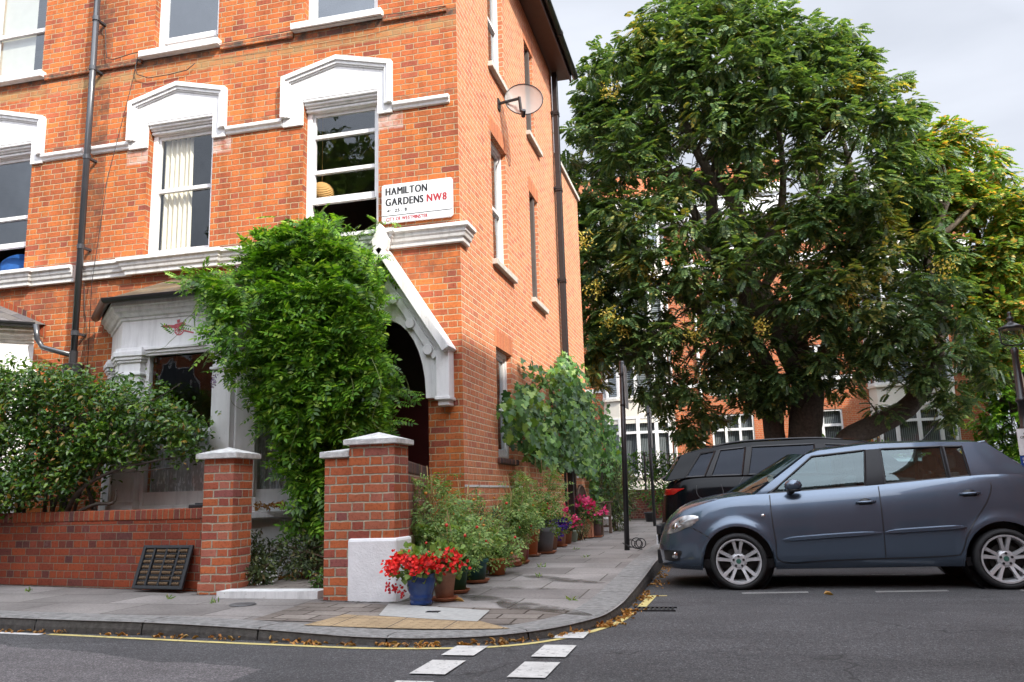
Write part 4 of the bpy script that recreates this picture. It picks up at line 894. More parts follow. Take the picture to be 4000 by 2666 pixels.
plainhouse('terraced_house', 'brick terrace across the front road, behind the camera', -34, 9.45, -26, -17.5, 8.6, 'N', M['block_brick'], 3, 13)
# ------------------------------------------------------------------ leaf and bark materials
G = lambda r, g, b_: (r, g, b_)
M['wist'] = leafmat('wisteria_leaf', [(0, (.035, .095, .012)), (.35, (.075, .19, .018)), (.65, (.13, .30, .024)), (.87, (.23, .42, .04)), (1, (.38, .52, .09))], .36, .34)
M['hedge'] = leafmat('hedge_leaf', [(0, (.03, .08, .016)), (.4, (.07, .17, .026)), (.75, (.13, .26, .038)), (.95, (.24, .36, .05)), (1, (.45, .22, .06))], .28, .30, spec=.7)
M['vine'] = leafmat('vine_leaf', [(0, (.035, .095, .030)), (.4, (.065, .165, .038)), (.75, (.11, .25, .042)), (1, (.26, .40, .07))], .42, .30)
M['tomato'] = leafmat('tomato_leaf', [(0, (.08, .15, .04)), (.4, (.16, .27, .07)), (.8, (.24, .36, .10)), (.96, (.30, .36, .10)), (1, (.44, .30, .12))], .6, .32)
M['bed'] = leafmat('bed_leaf', [(0, (.035, .055, .025)), (.5, (.075, .11, .04)), (.85, (.13, .17, .05)), (1, (.20, .13, .06))], .6, .2)
M['tree'] = leafmat('tree_leaf', [(0, (.040, .085, .036)), (.35, (.070, .132, .048)), (.7, (.115, .185, .062)), (.93, (.19, .27, .09)), (1, (.34, .30, .09))], .42, .34, patch=((.50, .36, .08), .5, .60, .8), spec=.55)
M['tree2'] = leafmat('autumn_leaf', [(0, (.07, .15, .035)), (.45, (.13, .24, .045)), (.75, (.24, .32, .06)), (.9, (.55, .40, .07)), (1, (.65, .28, .09))], .45, .36)
M['seed'] = leafmat('seed_cluster', [(0, (.42, .33, .05)), (.5, (.60, .50, .09)), (1, (.55, .34, .08))], .6, .2)
M['bark'] = plain('bark', (.095, .075, .058), .9, var=.45, scale=14, bump=.03)
M['lightbark'] = plain('pale_bark', (.16, .13, .095), .9, var=.4, scale=12, bump=.02)  # paler bark tone, for branches and the side tree's trunks
M['twig'] = plain('twig', (.10, .06, .04), .8, var=.3)
M['lilac'] = leafmat('lilac_petal', [(0, (.25, .17, .42)), (.6, (.42, .32, .60)), (1, (.45, .25, .25))], .7, .2)
M['terra'] = plain('terracotta', (.40, .15, .075), .85, var=.25, scale=14, bump=.003)
M['terra2'] = plain('faded_terracotta', (.44, .24, .16), .9, var=.22, scale=12, bump=.003)
M['soil'] = plain('potting_soil', (.03, .022, .016), .95, var=.4, scale=50, bump=.01)
def petals(name, c1, c2): return leafmat(name, [(0, tuple(q*.45 for q in c1)), (.4, c1), (1, c2)], .6, .2)

# ------------------------------------------------------------------ wisteria
rng = np.random.default_rng(21)
WP = [(-2.92, 3.30), (-2.60, 3.42), (-2.24, 3.69), (-2.0, 3.92), (-1.57, 3.97), (-1.19, 3.76), (-.98, 3.60), (-.84, 3.25), (-.86, 2.93), (-.76, 2.4), (-.70, 2.12), (-.68, 1.76), (-.74, 1.63), (-.75, 1.50), (-1.02, 1.47), (-1.27, 1.44), (-1.24, 1.03), (-1.25, .54), (-1.46, .50), (-1.56, .81), (-1.66, 1.23), (-1.80, 1.7), (-1.92, 2.0), (-2.06, 2.15), (-2.16, 2.41), (-2.08, 2.69), (-2.18, 2.93), (-2.58, 3.15)]
wis = thing('wisteria', 'large bright green wisteria covering the porch and half of the bay window', 'climbing plant', (-1.35, -.4, 0))
def wdepth(x, z):   # how far the mass bulges from the wall
    e = 1-((x+1.45)/1.15)**2; e = max(.12, e); h = .55+.45*sst(.5, 2.2, z)-.25*sst(3.2, 3.95, z)
    b0 = .30 if x < -.5 else .22
    if z > 3.05: return b0+.55*math.sqrt(e)*h
    return b0+.85*math.sqrt(e)*h
def woff(x, z): return -(.70 if x < -2.3 and z < 3.2 else 0)-(.45 if -2.3 <= x < -1.9 and z < 3.0 else 0)
nc = 400; cx_, cz_ = sample_poly(WP, nc, rng)
Pp, Dd_, Nn, Ss = [], [], [], []
for i in range(nc):
    x, z = cx_[i], cz_[i]; d = wdepth(x, z); y = woff(x, z)-d*(1-.55*rng.random()**2.5)
    k = rng.integers(7, 13)
    for j in range(k):
        a = rng.uniform(0, 2*math.pi); dr = np.array([math.cos(a)*.75, -.35-.6*rng.random(), math.sin(a)*.55-.22])
        Pp.append((x+rng.normal(0, .07), y+rng.normal(0, .05), z+rng.normal(0, .07))); Dd_.append(dr); Nn.append((rng.normal(0, .3), -.75+rng.normal(0, .25), .8)); Ss.append(rng.uniform(.15, .29))
T, F = t_frond(6, .34, .36, .22)
Vw = scatter(T, F, np.array(Pp), np.array(Dd_), np.array(Nn), np.array(Ss))
# background leaves fill the depth
xx, zz = sample_poly([(a*.97-.04, c*.98+.04) for a, c in WP], 1500, rng); yy = np.array([woff(a, c)-wdepth(a, c)*rng.uniform(.1, .6) for a, c in zip(xx, zz)])
Vw2 = scatter(T, F, np.column_stack([xx, yy, zz]), rv(rng, 1500)+[0, -.4, -.5], rv(rng, 1500, .5)+[0, -1, .5], rng.uniform(.16, .27, 1500))
# stray shoots
sh = MB(); sp_, sd_, sn_, ss_ = [], [], [], []
def shoot(pts, r=.004, leaves=True, every=.10, s0=.12, s1=.18):
    P = catmull(pts, 8); sh.tube(P, [r*(1-.5*i/len(P)) for i in range(len(P))], 5); acc = 0
    if not leaves: return
    for a, c in zip(P, P[1:]):
        acc += (c-a).length
        if acc > every:
            acc = 0; sp_.append(tuple(c)); sd_.append((rng.normal(0, 1), rng.normal(-.3, .4), rng.normal(-.2, .5))); sn_.append((0, -.8, .7)); ss_.append(rng.uniform(s0, s1))
shoot([(-2.3, -.9, 3.05), (-2.62, -.98, 2.97), (-2.85, -1.0, 2.85), (-3.05, -1.0, 2.66)]); shoot([(-2.95, -.95, 2.72), (-3.1, -.96, 2.60), (-3.2, -.97, 2.52), (-3.6, -.90, 2.44)], .003, False)
shoot([(-2.9, -.45, 3.35), (-3.2, -.5, 3.45), (-3.45, -.4, 3.5)], every=.07); shoot([(-2.5, -.3, 3.4), (-2.75, -.15, 3.65), (-2.62, -.12, 3.85)], every=.09); shoot([(-1.5, -.3, 3.9), (-1.7, -.2, 4.15), (-1.62, -.15, 4.28)], every=.08); shoot([(-1.2, -.3, 3.8), (-.9, -.22, 3.98), (-.62, -.2, 3.9)], every=.08)
for x, z0_ in ((-1.2, 2.6), (-2.0, 2.4), (-1.5, 1.9), (-.9, 2.2), (-2.2, 2.5), (-.6, 2.2)): shoot([(x, -1.15, z0_), (x+.12, -1.2, z0_-.3), (x+.02, -1.18, z0_-.62), (x+.15, -1.15, z0_-.75)], .0035, False)
shoot([(-.75, -.5, 2.3), (-.55, -.35, 2.1), (-.5, -.3, 1.8)], every=.08); shoot([(-1.1, -.5, 1.9), (-.8, -.45, 1.6), (-.6, -.4, 1.75)], every=.09); shoot([(-.85, -.45, 1.65), (-.7, -.4, 1.4), (-.55, -.4, 1.15)], every=.12); shoot([(-.95, -.7, 3.45), (-.62, -.6, 3.45)], every=.06)
Vw3 = scatter(T, F, np.array(sp_), np.array(sd_), np.array(sn_), np.array(ss_))
Vx, fx_ = merge([Vw, Vw2, Vw3]); npmesh('foliage', Vx, fx_, M['wist'], wis)
sh.build('shoots', plain('green_stem', (.16, .20, .06), .6), wis, smooth=True)
tk = MB()
for x, y in ((-1.55, -.5), (-1.45, -.55), (-1.62, -.45)): tk.tube(catmull([(x, y, -.03), (x+rng.normal(0, .05), y-.05, .7), (x+.1, y-.1, 1.5), (x-.2, y+.05, 2.4), (x+rng.normal(0, .3), y+.2, 3.3)], 6), [.028-.0008*i for i in range(25)], 7)
tk.build('stem', M['bark'], wis, smooth=True)
for (x, y, z) in ((-2.45, -1.05, 2.85), (-1.72, -1.22, 2.10), (-2.83, -.5, 3.44), (-2.60, -.48, 3.55), (-2.36, -1.22, 2.15)):
    n = 60; P = np.column_stack([rng.normal(0, .014, n)+x, rng.normal(0, .014, n)+y, z-np.linspace(0, .15, n)]); T_, F_ = t_leaf(.8, .2, .2)
    V, fa = scatter(T_, F_, P, rv(rng, n), rv(rng, n), np.full(n, .018)); npmesh('flower', V, fa, M['lilac'], wis)

# ------------------------------------------------------------------ hedge shrub behind the garden wall
HP = [(-7.0, 2.40), (-5.62, 2.44), (-5.1, 2.34), (-4.65, 2.38), (-4.2, 2.24), (-3.77, 2.17), (-3.5, 2.02), (-3.3, 2.10), (-3.1, 1.90), (-2.9, 1.86), (-2.72, 1.68), (-2.58, 1.52), (-2.50, 1.40), (-2.60, 1.30), (-2.88, 1.29), (-3.26, 1.29), (-3.55, 1.34), (-3.85, 1.22), (-4.05, .95), (-4.3, .82), (-7.0, .76)]
hd = thing('shrub', 'large untidy glossy green shrub spreading over the garden wall before the bay window', 'shrub', (-4.4, -.95, 0))
nc = 1350; cx_, cz_ = sample_poly(HP, nc, rng); Pp, Dd_, Nn, Ss = [], [], [], []
for i in range(nc):
    x, z = cx_[i], cz_[i]; t = rng.random()
    yf = -1.42+.12*(x+4) if x < -3.2 else -1.36
    y = yf+.75*t*t*(1 if x > -3.9 else 1.1); y = min(y, -.88 if -4.2 < x else -.35)
    if (math.sin(x*7+z*5)+math.sin(z*11-x*3)) < -1.05 and z < 2.0 and x > -5: continue
    for j in range(rng.integers(18, 34)):
        Pp.append((x+rng.normal(0, .075), y+rng.normal(0, .06), z+rng.normal(0, .07))); Dd_.append((rng.normal(0, .8), -.5+rng.normal(0, .5), rng.normal(-.1, .6))); Nn.append((rng.normal(0, .45), -.6+rng.normal(0, .3), .8)); Ss.append(rng.uniform(.042, .078))
T, F = t_leaf(.55, .25, .12); V, fa = scatter(T, F, np.array(Pp), np.array(Dd_), np.array(Nn), np.array(Ss)); npmesh('foliage', V, fa, M['hedge'], hd)
tk = MB()
def limb(pts, r0, r1, n=6, mb=None): P = catmull(pts, 6); (mb or tk).tube(P, [r0+(r1-r0)*i/(len(P)-1) for i in range(len(P))], n)
limb([(-4.45, -1.0, 0), (-4.25, -1.1, .55), (-3.95, -1.25, .95), (-3.55, -1.28, 1.15), (-3.1, -1.3, 1.24), (-2.6, -1.3, 1.30)], .035, .008)
limb([(-4.5, -1.0, 0), (-4.2, -1.15, .6), (-3.75, -1.25, .82), (-3.45, -1.3, .84), (-3.42, -1.3, .98)], .03, .010); limb([(-3.75, -1.26, 1.08), (-3.62, -1.3, 1.28), (-3.4, -1.28, 1.5)], .013, .004); limb([(-3.5, -1.28, 1.16), (-3.15, -1.3, 1.16), (-2.7, -1.3, 1.18)], .012, .004)
for k in range(16):
    x = -5.7+k*.12+rng.normal(0, .05); limb([(x, -.95, 0), (x+rng.normal(0, .12), -1.05, .7), (x+rng.normal(.1, .25), -1.1, 1.4), (x+rng.normal(.2, .4), -1.05, 2.1)], .026, .006)
for k in range(60):
    x = rng.uniform(-5.5, -2.6); z = rng.uniform(1.3, 2.35 if x < -3.4 else 1.9); limb([(x, -1.3, z), (x+rng.normal(0, .15), -1.42, z+rng.normal(0, .06)), (x+rng.normal(0, .3), -1.45, z+rng.normal(.02, .12))], .004, .002, 4)
tk.build('branches', M['bark'], hd, smooth=True)
# ------------------------------------------------------------------ grape vine on the side wall
VP_ = [(1.2, 1.92), (1.5, 2.10), (1.9, 2.20), (2.4, 2.34), (3.0, 2.38), (3.4, 2.28), (3.9, 2.10), (4.4, 2.15), (4.6, 2.9), (5.4, 3.2), (6.0, 3.38), (6.6, 3.36), (7.2, 3.0), (8.72, 2.7), (10, 2.35), (12.17, 1.9), (12.2, .3), (9, .5), (8.2, 1.1), (6.08, 1.22), (4.06, 1.21), (2.79, 1.25), (2.2, 1.42), (1.5, 1.52)]
vi = thing('vine', 'broad leaved green grape vine climbing the side wall around the black rainwater pipe', 'climbing plant', (.1, 5.5, 0))
nc = 3900; cy_, cz_ = sample_poly(VP_, nc, rng); x = np.where(cy_ > 8.7, rng.uniform(-.3, .5, nc), .05+np.abs(rng.normal(0, .12, nc))*(1+.35*np.sin(cy_*1.7+cz_*2.4)))
top = sst; T, F = t_palm()
V, fa = scatter(T, F, np.column_stack([x, cy_, cz_]), np.column_stack([rng.normal(.2, .4, nc), rng.normal(-.2, .5, nc), rng.normal(-.75, .35, nc)]), np.column_stack([rng.normal(.9, .3, nc), rng.normal(-.7, .4, nc), rng.normal(.5, .3, nc)]), rng.uniform(.07, .145, nc))
n2 = 60; ex = scatter(T, F, np.column_stack([rng.uniform(.05, .2, n2), rng.uniform(2.6, 4.2, n2), rng.uniform(2.45, 2.75, n2)]), rv(rng, n2)+[0, 0, -.5], rv(rng, n2, .4)+[1, -.6, .4], rng.uniform(.07, .12, n2))
V, fa = merge([(V, fa), ex]); npmesh('foliage', V, fa, M['vine'], vi)
tk = MB()
limb([(.12, 6.4, -.02), (.15, 6.2, 1.0), (.1, 5.6, 1.8), (.1, 4.2, 2.0), (.1, 2.2, 1.9)], .03, .008); limb([(.12, 6.4, .9), (.12, 6.5, 2.2), (.1, 6.2, 3.3)], .022, .006); limb([(.2, 8.6, -.02), (.25, 9.2, 1.4), (.3, 10.5, 2.2)], .03, .01); limb([(.1, 3, 2.4), (.09, 3.7, 2.62), (.09, 4.15, 2.72)], .004, .002)
tk.build('stem', M['bark'], vi, smooth=True)
# dark shrub by the bench and foliage at the yard end
def bush(name, label, c, r, n, T_, F_, s, mat, cat='shrub', seed=1, squash=1., stem=True, parent=None, part='foliage', group=None):
    rg = np.random.default_rng(seed); t = parent or thing(name, label, cat, (c[0], c[1], c[2]-r[2]), group)
    u = norm(rv(rg, n)); rad = rg.random(n)**.45; lump = 1+.22*np.sin(u[:, 0]*5+seed)*np.cos(u[:, 2]*4+seed)+rg.normal(0, .07, n)
    P = np.array(c)+u*(rad*lump)[:, None]*np.array(r)
    V, fa = scatter(T_, F_, P, u+rv(rg, n, .7)+[0, -.2, -.1], rv(rg, n, .5)+u*.5+[0, -.3, .7], rg.uniform(s*.7, s*1.3, n)); npmesh(part, V, fa, mat, t)
    if stem:
        m = MB()
        for k in range(5): m.tube([(c[0]+rg.normal(0, .02), c[1], c[2]-r[2]), (c[0]+rg.normal(0, r[0]*.3), c[1]+rg.normal(0, r[1]*.2), c[2]), (c[0]+rg.normal(0, r[0]*.5), c[1]+rg.normal(0, r[1]*.4), c[2]+r[2]*.6)], [.012, .008, .004], 5)
        m.build('stem', M['twig'], t)
    return t
TL, FL = t_leaf(.4, .2, .15); TN, FN = t_leaf(.22, .1, .1); TFR, FFR = t_frond(5, .3, .32, .2)
bush('shrub', 'dark narrow leaved shrub growing behind the wooden bench', (.45, 9.3, .72), (.45, .7, .72), 1500, TN, FN, .13, M['bed'], seed=5)
bush('shrub', 'low green bush against the far brick wall by the black pot', (1.1, 15.6, .75), (.75, .5, .5), 700, TL, FL, .12, M['vine'], seed=6)
# garden bed
for i, (c, r, n, lb) in enumerate((((-1.95, -1.0, .22), (.35, .3, .24), 900, 'low leafy grey green plants in the bed under the bay sill'), ((-1.42, -.95, .24), (.38, .3, .26), 1000, 'bushy small leaved plants beside the garden path'), ((-1.62, -1.45, .13), (.14, .16, .14), 420, 'trailing daisy plant with tiny white flowers at the foot of the narrow gate pier'), ((-.86, -1.72, .09), (.10, .1, .10), 120, 'small ivy tuft at the foot of the wide gate pier'))):
    t = bush('bedding_plant', lb, c, r, n, TL, FL, .05, M['bed'] if i != 3 else M['hedge'], 'plant', 30+i)
    if i == 2:
        rg = np.random.default_rng(2); n = 70; u = norm(rv(rg, n)); P = np.array(c)+u*np.array(r)*1.05; T_, F_ = t_leaf(1., 0, 0); V, fa = scatter(T_, F_, P, rv(rg, n), rv(rg, n)+[0, -1, .5], np.full(n, .014)); npmesh('flowers', V, fa, M['white'], t)
rgl = np.random.default_rng(12); n = 260; T_, F_ = t_leaf(.45, .5, .3); V, fa = scatter(T_, F_, np.column_stack([rgl.uniform(-1.7, -.7, n), rgl.uniform(-1.0, -.6, n), rgl.uniform(.03, .06, n)]), rv(rgl, n), rv(rgl, n, .4)+[0, 0, 1], rgl.uniform(.04, .07, n)); tag(npmesh('fallen_leaves', V, fa, M['leaflitter']), 'dry brown leaves heaped across the garden path', 'leaves', kind='stuff')
n = 110; V, fa = scatter(T_, F_, np.column_stack([rgl.uniform(-2.25, -1.85, n), rgl.uniform(-.62, -.50, n), rgl.uniform(.74, .79, n)]), rv(rgl, n), rv(rgl, n, .4)+[0, 0, 1], rgl.uniform(.03, .05, n)); tag(npmesh('fallen_leaves', V, fa, M['leaflitter']), 'dry brown leaves caught on the bay window sill', 'leaves', kind='stuff')
# small weeds in the paving
n = 60; pts_ = [(-4.0, -1.75), (-2.1, -2.15), (-1.5, -2.4), (1.0, 1.9), (.7, .6), (.9, -.4), (1.5, -2.0), (.6, 3.4)]
for i, (x, y) in enumerate(pts_):
    k = 14; V, fa = scatter(TN, FN, np.tile([[x, y, gz(x, y)+.004]], (k, 1))+rgl.normal(0, .02, (k, 3))*[1, 1, .1], rv(rgl, k)+[0, 0, .7], rv(rgl, k), rgl.uniform(.03, .06, k)); o = npmesh('weed', V, fa, M['tomato']); tag(o, ['weed tuft by the foot of the garden wall', 'tiny weed in front of the narrow gate pier', 'tiny weed near the stopcock cover', 'weed in the paving near the petunia pots', 'weed beside the ribbed terracotta pot', 'weed on the paving before the teal pot', 'weed near the kerb corner', 'weed beyond the grey plastic pot'][i], 'weed', 'weeds growing in the paving joints')

# ------------------------------------------------------------------ potted plants
def pot(label, x, y, r, h, mat, kind='pot', saucer=None, taper=.72, rim=True, cat='flower pot', group='plant pots lined up along the side wall', square=False):
    t = thing('plant_pot', label, cat, (x, y, gz(x, y)), group); z = gz(x, y)+.008; m = MB(); zs = z+(.02 if saucer else 0)
    if square:
        for (a, c, e, g_) in ((-r, r, -r, -r+.015), (-r, r, r-.015, r), (-r, -r+.015, -r, r), (r-.015, r, -r, r)): m.box(x+a, x+c, y+e, y+g_, zs, zs+h)
        m.box(x-r-.012, x+r+.012, y-r-.012, y-r+.02, zs+h-.05, zs+h); m.box(x+r-.02, x+r+.012, y-r-.012, y+r+.012, zs+h-.05, zs+h)
        m.build('pot', mat, t, bevel=.005)
    else:
        rb = r*taper
        if kind == 'glazed': prof = [(0, 0), (r*.76, 0), (r*.80, .012), (r*.80, .030), (r*.75, .040), (r*.83, .055), (r*.83, .07), (r*.79, .08), (r*.94, h*.50), (r*1.0, h*.66), (r*1.02, h*.80), (r*.95, h*.93), (r*1.0, h*.97), (r*1.0, h), (r*.9, h), (r*.86, h*.85), (0, h*.85)]
        elif kind == 'ribbed':
            prof = [(0, 0), (rb, 0)]
            for k in range(5): t_ = k/5; rr = rb+(r*.94-rb)*t_; prof += [(rr, h*.86*t_+.004), (rr+.022, h*.86*(t_+.1)), (rr+.012, h*.86*(t_+.19))]
            prof += [(r*.95, h*.86), (r*1.1, h*.87), (r*1.14, h*.93), (r*1.08, h), (r*.95, h), (r*.9, h*.85), (0, h*.85)]
        else: prof = [(0, 0), (rb, 0), (rb+(r-rb)*.8, h*.8), (r*1.06 if rim else r, h*.81), (r*1.09 if rim else r, h*.985), (r*1.02, h), (r*.92, h), (r*.88, h*.86), (0, h*.86)]
        m.lathe(prof, (x, y, zs), 28); m.build('pot', mat, t, smooth=True)
    if saucer: s_ = MB(); s_.lathe([(0, 0), (r*.95, 0), (r*1.12, .028), (r*1.15, .03), (r*1.05, .012), (0, .010)], (x, y, z), 28); s_.build('saucer', saucer, t, smooth=True)
    s_ = MB(); rr = r*.88; n = 16
    s_.face([(x+rr*math.cos(2*math.pi*k/n), y+rr*math.sin(2*math.pi*k/n), zs+h*.87) for k in range(n)]); s_.build('soil', M['soil'], t)
    return t, zs+h*.87
def tomato(t, x, y, z, h, r, seed, n=340, fruit=10, canes=2):
    rg = np.random.default_rng(seed); m = MB(); P_, D_, N_, S_ = [], [], [], []
    for k in range(7):
        a = rg.uniform(0, 6.28); tip = (x+r*.7*math.cos(a), y+r*.7*math.sin(a), z+h*rg.uniform(.6, 1.0)); pp = catmull([(x+rg.normal(0, .02), y+rg.normal(0, .02), z), ((x+tip[0])/2+rg.normal(0, .04), (y+tip[1])/2, z+h*.45), tip], 8)
        m.tube(pp, [.006-.0003*i for i in range(len(pp))], 5)
    paths = []
    for k in range(9):
        a = rg.uniform(0, 6.28); hh = h*rg.uniform(.45, 1.08); rr = r*rg.uniform(.35, 1.05); paths.append(catmull([(x, y, z-.02), (x+rr*.55*math.cos(a), y+rr*.5*math.sin(a), z+hh*.5), (x+rr*math.cos(a+.3), y+rr*math.sin(a+.3), z+hh*(.9 if k % 3 else .35))], 10))
    for i in range(n):
        pt = paths[rg.integers(0, 9)]; q = rg.random()**.8; p = pt[int(q*(len(pt)-1))]; sg2 = .035+.05*math.sin(math.pi*q)*(1.3 if h > .7 else 1)
        P_.append((p.x+rg.normal(0, sg2), p.y+rg.normal(0, sg2), p.z+rg.normal(0, sg2*.8)+.02)); a = rg.uniform(0, 6.28); D_.append((math.cos(a), math.sin(a), rg.normal(-.15, .55))); N_.append((rg.normal(0, .5), -.4+rg.normal(0, .4), 1)); S_.append(rg.uniform(.06, .13))
    T_, F_ = t_frond(3, .42, .42, .3); V, fa = scatter(T_, F_, np.array(P_), np.array(D_), np.array(N_), np.array(S_)); npmesh('foliage', V, fa, M['tomato'], t)
    m.build('stem', plain('tomato_stem', (.12, .17, .05), .7) if 'tstem' not in M else M['tstem'], t, smooth=True)
    for k in range(canes): c = MB(); c.tube([(x+rg.normal(0, .05), y+rg.normal(0, .05), z), (x+rg.normal(0, .09), y+rg.normal(0, .06), z+h*rg.uniform(.85, 1.05))], .005, 6); c.build('cane', M['cane'], t)
    for k in range(fruit):
        q = rg.uniform(.15, .8); a = rg.uniform(3.0, 6.4); c = MB(); rr = rg.uniform(.010, .017); c.ball((x+r*.85*math.cos(a), y+r*.85*math.sin(a), z+h*q), rr, 10, 8)
        c.build('tomato', M[['ripe', 'half', 'green'][rg.integers(0, 3)]], t, smooth=True)
M['tstem'] = plain('tomato_stem', (.13, .18, .05), .7); M['cane'] = plain('bamboo_cane', (.50, .36, .17), .6, var=.2)
M['ripe'] = plain('ripe_tomato', (.55, .04, .02), .25, var=.05); M['half'] = plain('half_ripe_tomato', (.55, .22, .03), .25, var=.05); M['green'] = plain('green_tomato', (.22, .32, .08), .3, var=.05)
M['blueglaze'] = plain('blue_glaze', (.012, .045, .17), .22, var=.3, scale=8, coat=.3)
M['teal'] = plain('teal_plastic', (.012, .10, .10), .4, var=.2); M['redplastic'] = plain('red_plastic', (.35, .012, .02), .3); M['orangepl'] = plain('orange_plastic', (.50, .15, .045), .5, var=.1)
M['greypl'] = plain('grey_plastic', (.20, .22, .24), .5, var=.15); M['mauve'] = plain('mauve_clay', (.20, .13, .13), .8); M['palegreen'] = plain('pale_green_pot', (.30, .36, .28), .7); M['greenpl'] = plain('green_plastic', (.02, .10, .05), .5)
def blooms(t, x, y, z, r, n, mat, s, seed, hz=.5, cl=7, name='flowers', spread=.035):
    rg = np.random.default_rng(seed); u = norm(rv(rg, n)); u[:, 2] = np.abs(u[:, 2])*hz*1.6-.25; u[:, 1] = -np.abs(u[:, 1]); C_ = np.array([x, y, z])+u*np.array(r)
    P = np.repeat(C_, cl, 0)+rg.normal(0, spread, (n*cl, 3)); T_, F_ = t_leaf(.95, .12, .1); N_ = rv(rg, n*cl, .5)+[0, -1, .5]
    V, fa = scatter(T_, F_, P, np.cross(rv(rg, n*cl), N_), N_, rg.uniform(s*.7, s*1.2, n*cl)); return npmesh(name, V, fa, mat, t)
# 1 red geranium in blue glazed pot
t, z = pot('glossy blue glazed pot with a big red geranium beside the white plinth', .37, -2.40, .115, .24, M['blueglaze'], 'glazed')
bush('', '', (.34, -2.40, z+.09), (.19, .17, .15), 420, *t_leaf(.9, .15, .1), .045, M['tomato'], seed=41, parent=t)
blooms(t, .32, -2.42, z+.10, (.20, .17, .18), 34, petals('red_petal', (.62, .008, .006), (.85, .03, .02)), .030, 42, cl=14, spread=.022)
blooms(t, .17, -2.40, z-.10, (.10, .1, .08), 5, petals('deep_red_petal', (.5, .008, .02), (.7, .02, .03)), .026, 43, cl=10, spread=.018)
t, z = pot('brown terracotta pot on a saucer just behind the blue glazed pot', .47, -2.12, .10, .22, M['terra2'], saucer=M['terra'])
bush('', '', (.49, -2.12, z+.10), (.16, .16, .15), 380, *t_leaf(.9, .15, .1), .045, M['tomato'], seed=44, parent=t)
blooms(t, .50, -2.18, z+.08, (.15, .14, .18), 18, petals('scarlet_petal', (.62, .008, .006), (.85, .03, .02)), .030, 45, cl=14, spread=.022)
specs = [('green plastic pot on a saucer with a sprawling tomato plant behind the red geranium', .42, -1.62, .10, .20, 'greenpl', 'pot', 'terra', .50, .32, 12),
 ('wooden stake and tomato plant in a small clay pot close to the return wall', .10, -1.30, .11, .24, 'terra', 'pot', None, .95, .26, 8),
 ('teal pot on a clay saucer with a leafy tomato plant', .36, -.86, .125, .20, 'teal', 'pot', 'terra', .42, .30, 8),
 ('pink clay pot hidden among tomato leaves near the house corner', .16, -.50, .11, .30, 'terra2', 'pot', None, .72, .30, 8),
 ('low orange pot half hidden by trailing tomato leaves', .40, -.20, .11, .17, 'orangepl', 'pot', None, .40, .26, 8),
 ('large ribbed terracotta pot with a bushy tomato plant', .31, .70, .135, .30, 'terra2', 'ribbed', 'terra', .62, .33, 6),
 ('tall faded clay pot directly behind the ribbed pot', .34, 1.0, .12, .32, 'terra2', 'pot', 'terra', .80, .30, 6),
 ('red plastic pot squeezed between the faded clay and orange pots', .27, 1.42, .115, .30, 'redplastic', 'pot', None, .62, .28, 5),
 ('tall bright orange pot on a wide clay saucer', .21, 2.15, .135, .33, 'orangepl', 'pot', 'terra2', .80, .32, 6),
 ('tall grey plastic pot on a brown saucer with the highest tomato plant', .30, 2.65, .155, .33, 'greypl', 'pot', 'terra', 1.05, .38, 8)]
for i, (lb, x, y, r, h, mt_, kd, sc, ph, pr_, fr_) in enumerate(specs):
    t, z = pot(lb, x, y, r, h, M[mt_], kd, M[sc] if sc else None, .74); tomato(t, x-.02, y, z, ph, pr_, 60+i, n=int(240+330*ph), fruit=fr_, canes=3 if ph > .7 else 2)
# dry seed-head plant
t, z = pot('small clay pot of lavender gone to dry seed heads by the house corner', .12, .25, .11, .22, M['terra']); bush('', '', (.14, .22, z+.22), (.26, .26, .26), 700, TN, FN, .06, M['bed'], seed=80, parent=t); blooms(t, .14, .2, z+.3, (.26, .26, .2), 50, M['leaflitter'], .014, 81, cl=3, name='seed_heads')
PK = petals('pink_petal', (.70, .03, .16), (.85, .10, .30)); PU = petals('purple_petal', (.045, .012, .25), (.10, .03, .38))
t, z = pot('small tan pot standing just past the grey plastic pot', .27, 3.45, .07, .2, M['terra2']); bush('', '', (.27, 3.42, z+.08), (.13, .13, .1), 160, TL, FL, .05, M['tomato'], seed=82, parent=t)
t, z = pot('pale pink clay pot of purple petunias trailing over its edge', .25, 4.1, .10, .26, M['terra2'], saucer=M['terra']); bush('', '', (.24, 4.08, z+.10), (.2, .2, .17), 320, TL, FL, .06, M['tomato'], seed=83, parent=t)
blooms(t, .20, 4.0, z+.08, (.22, .2, .2), 14, PU, .05, 84, cl=7, spread=.025); blooms(t, .27, 3.95, z-.1, (.06, .1, .08), 5, PU, .045, 85, cl=6, spread=.02); blooms(t, .22, 4.1, z+.30, (.16, .2, .14), 9, PK, .045, 86, cl=8, spread=.025, name='pink_flowers')
t, z = pot('small red brown pot with bright pink geraniums behind the petunias', .22, 4.84, .085, .21, M['terra']); bush('', '', (.24, 4.84, z+.14), (.2, .2, .2), 260, TL, FL, .06, M['bed'], seed=87, parent=t); blooms(t, .30, 4.8, z+.12, (.18, .2, .22), 14, PK, .045, 88, cl=8, spread=.028)
t, z = pot('small pale green pot in the row before the clay planters', .22, 5.4, .09, .19, M['palegreen']); bush('', '', (.22, 5.4, z+.1), (.14, .14, .13), 160, TL, FL, .05, M['bed'], seed=89, parent=t)
t, z = pot('square clay planter with a small grey shrub in front of it', .12, 6.0, .15, .27, M['terra'], square=True); bush('', '', (.3, 5.75, .20), (.16, .16, .17), 420, TN, FN, .05, M['bed'], seed=90, parent=t)
t, z = pot('square terracotta planter with tall pink geraniums beside the bench', .26, 6.5, .13, .32, M['terra'], saucer=M['terra'], square=True); bush('', '', (.26, 6.5, z+.16), (.3, .3, .24), 600, TN, FN, .09, M['vine'], seed=91, parent=t)
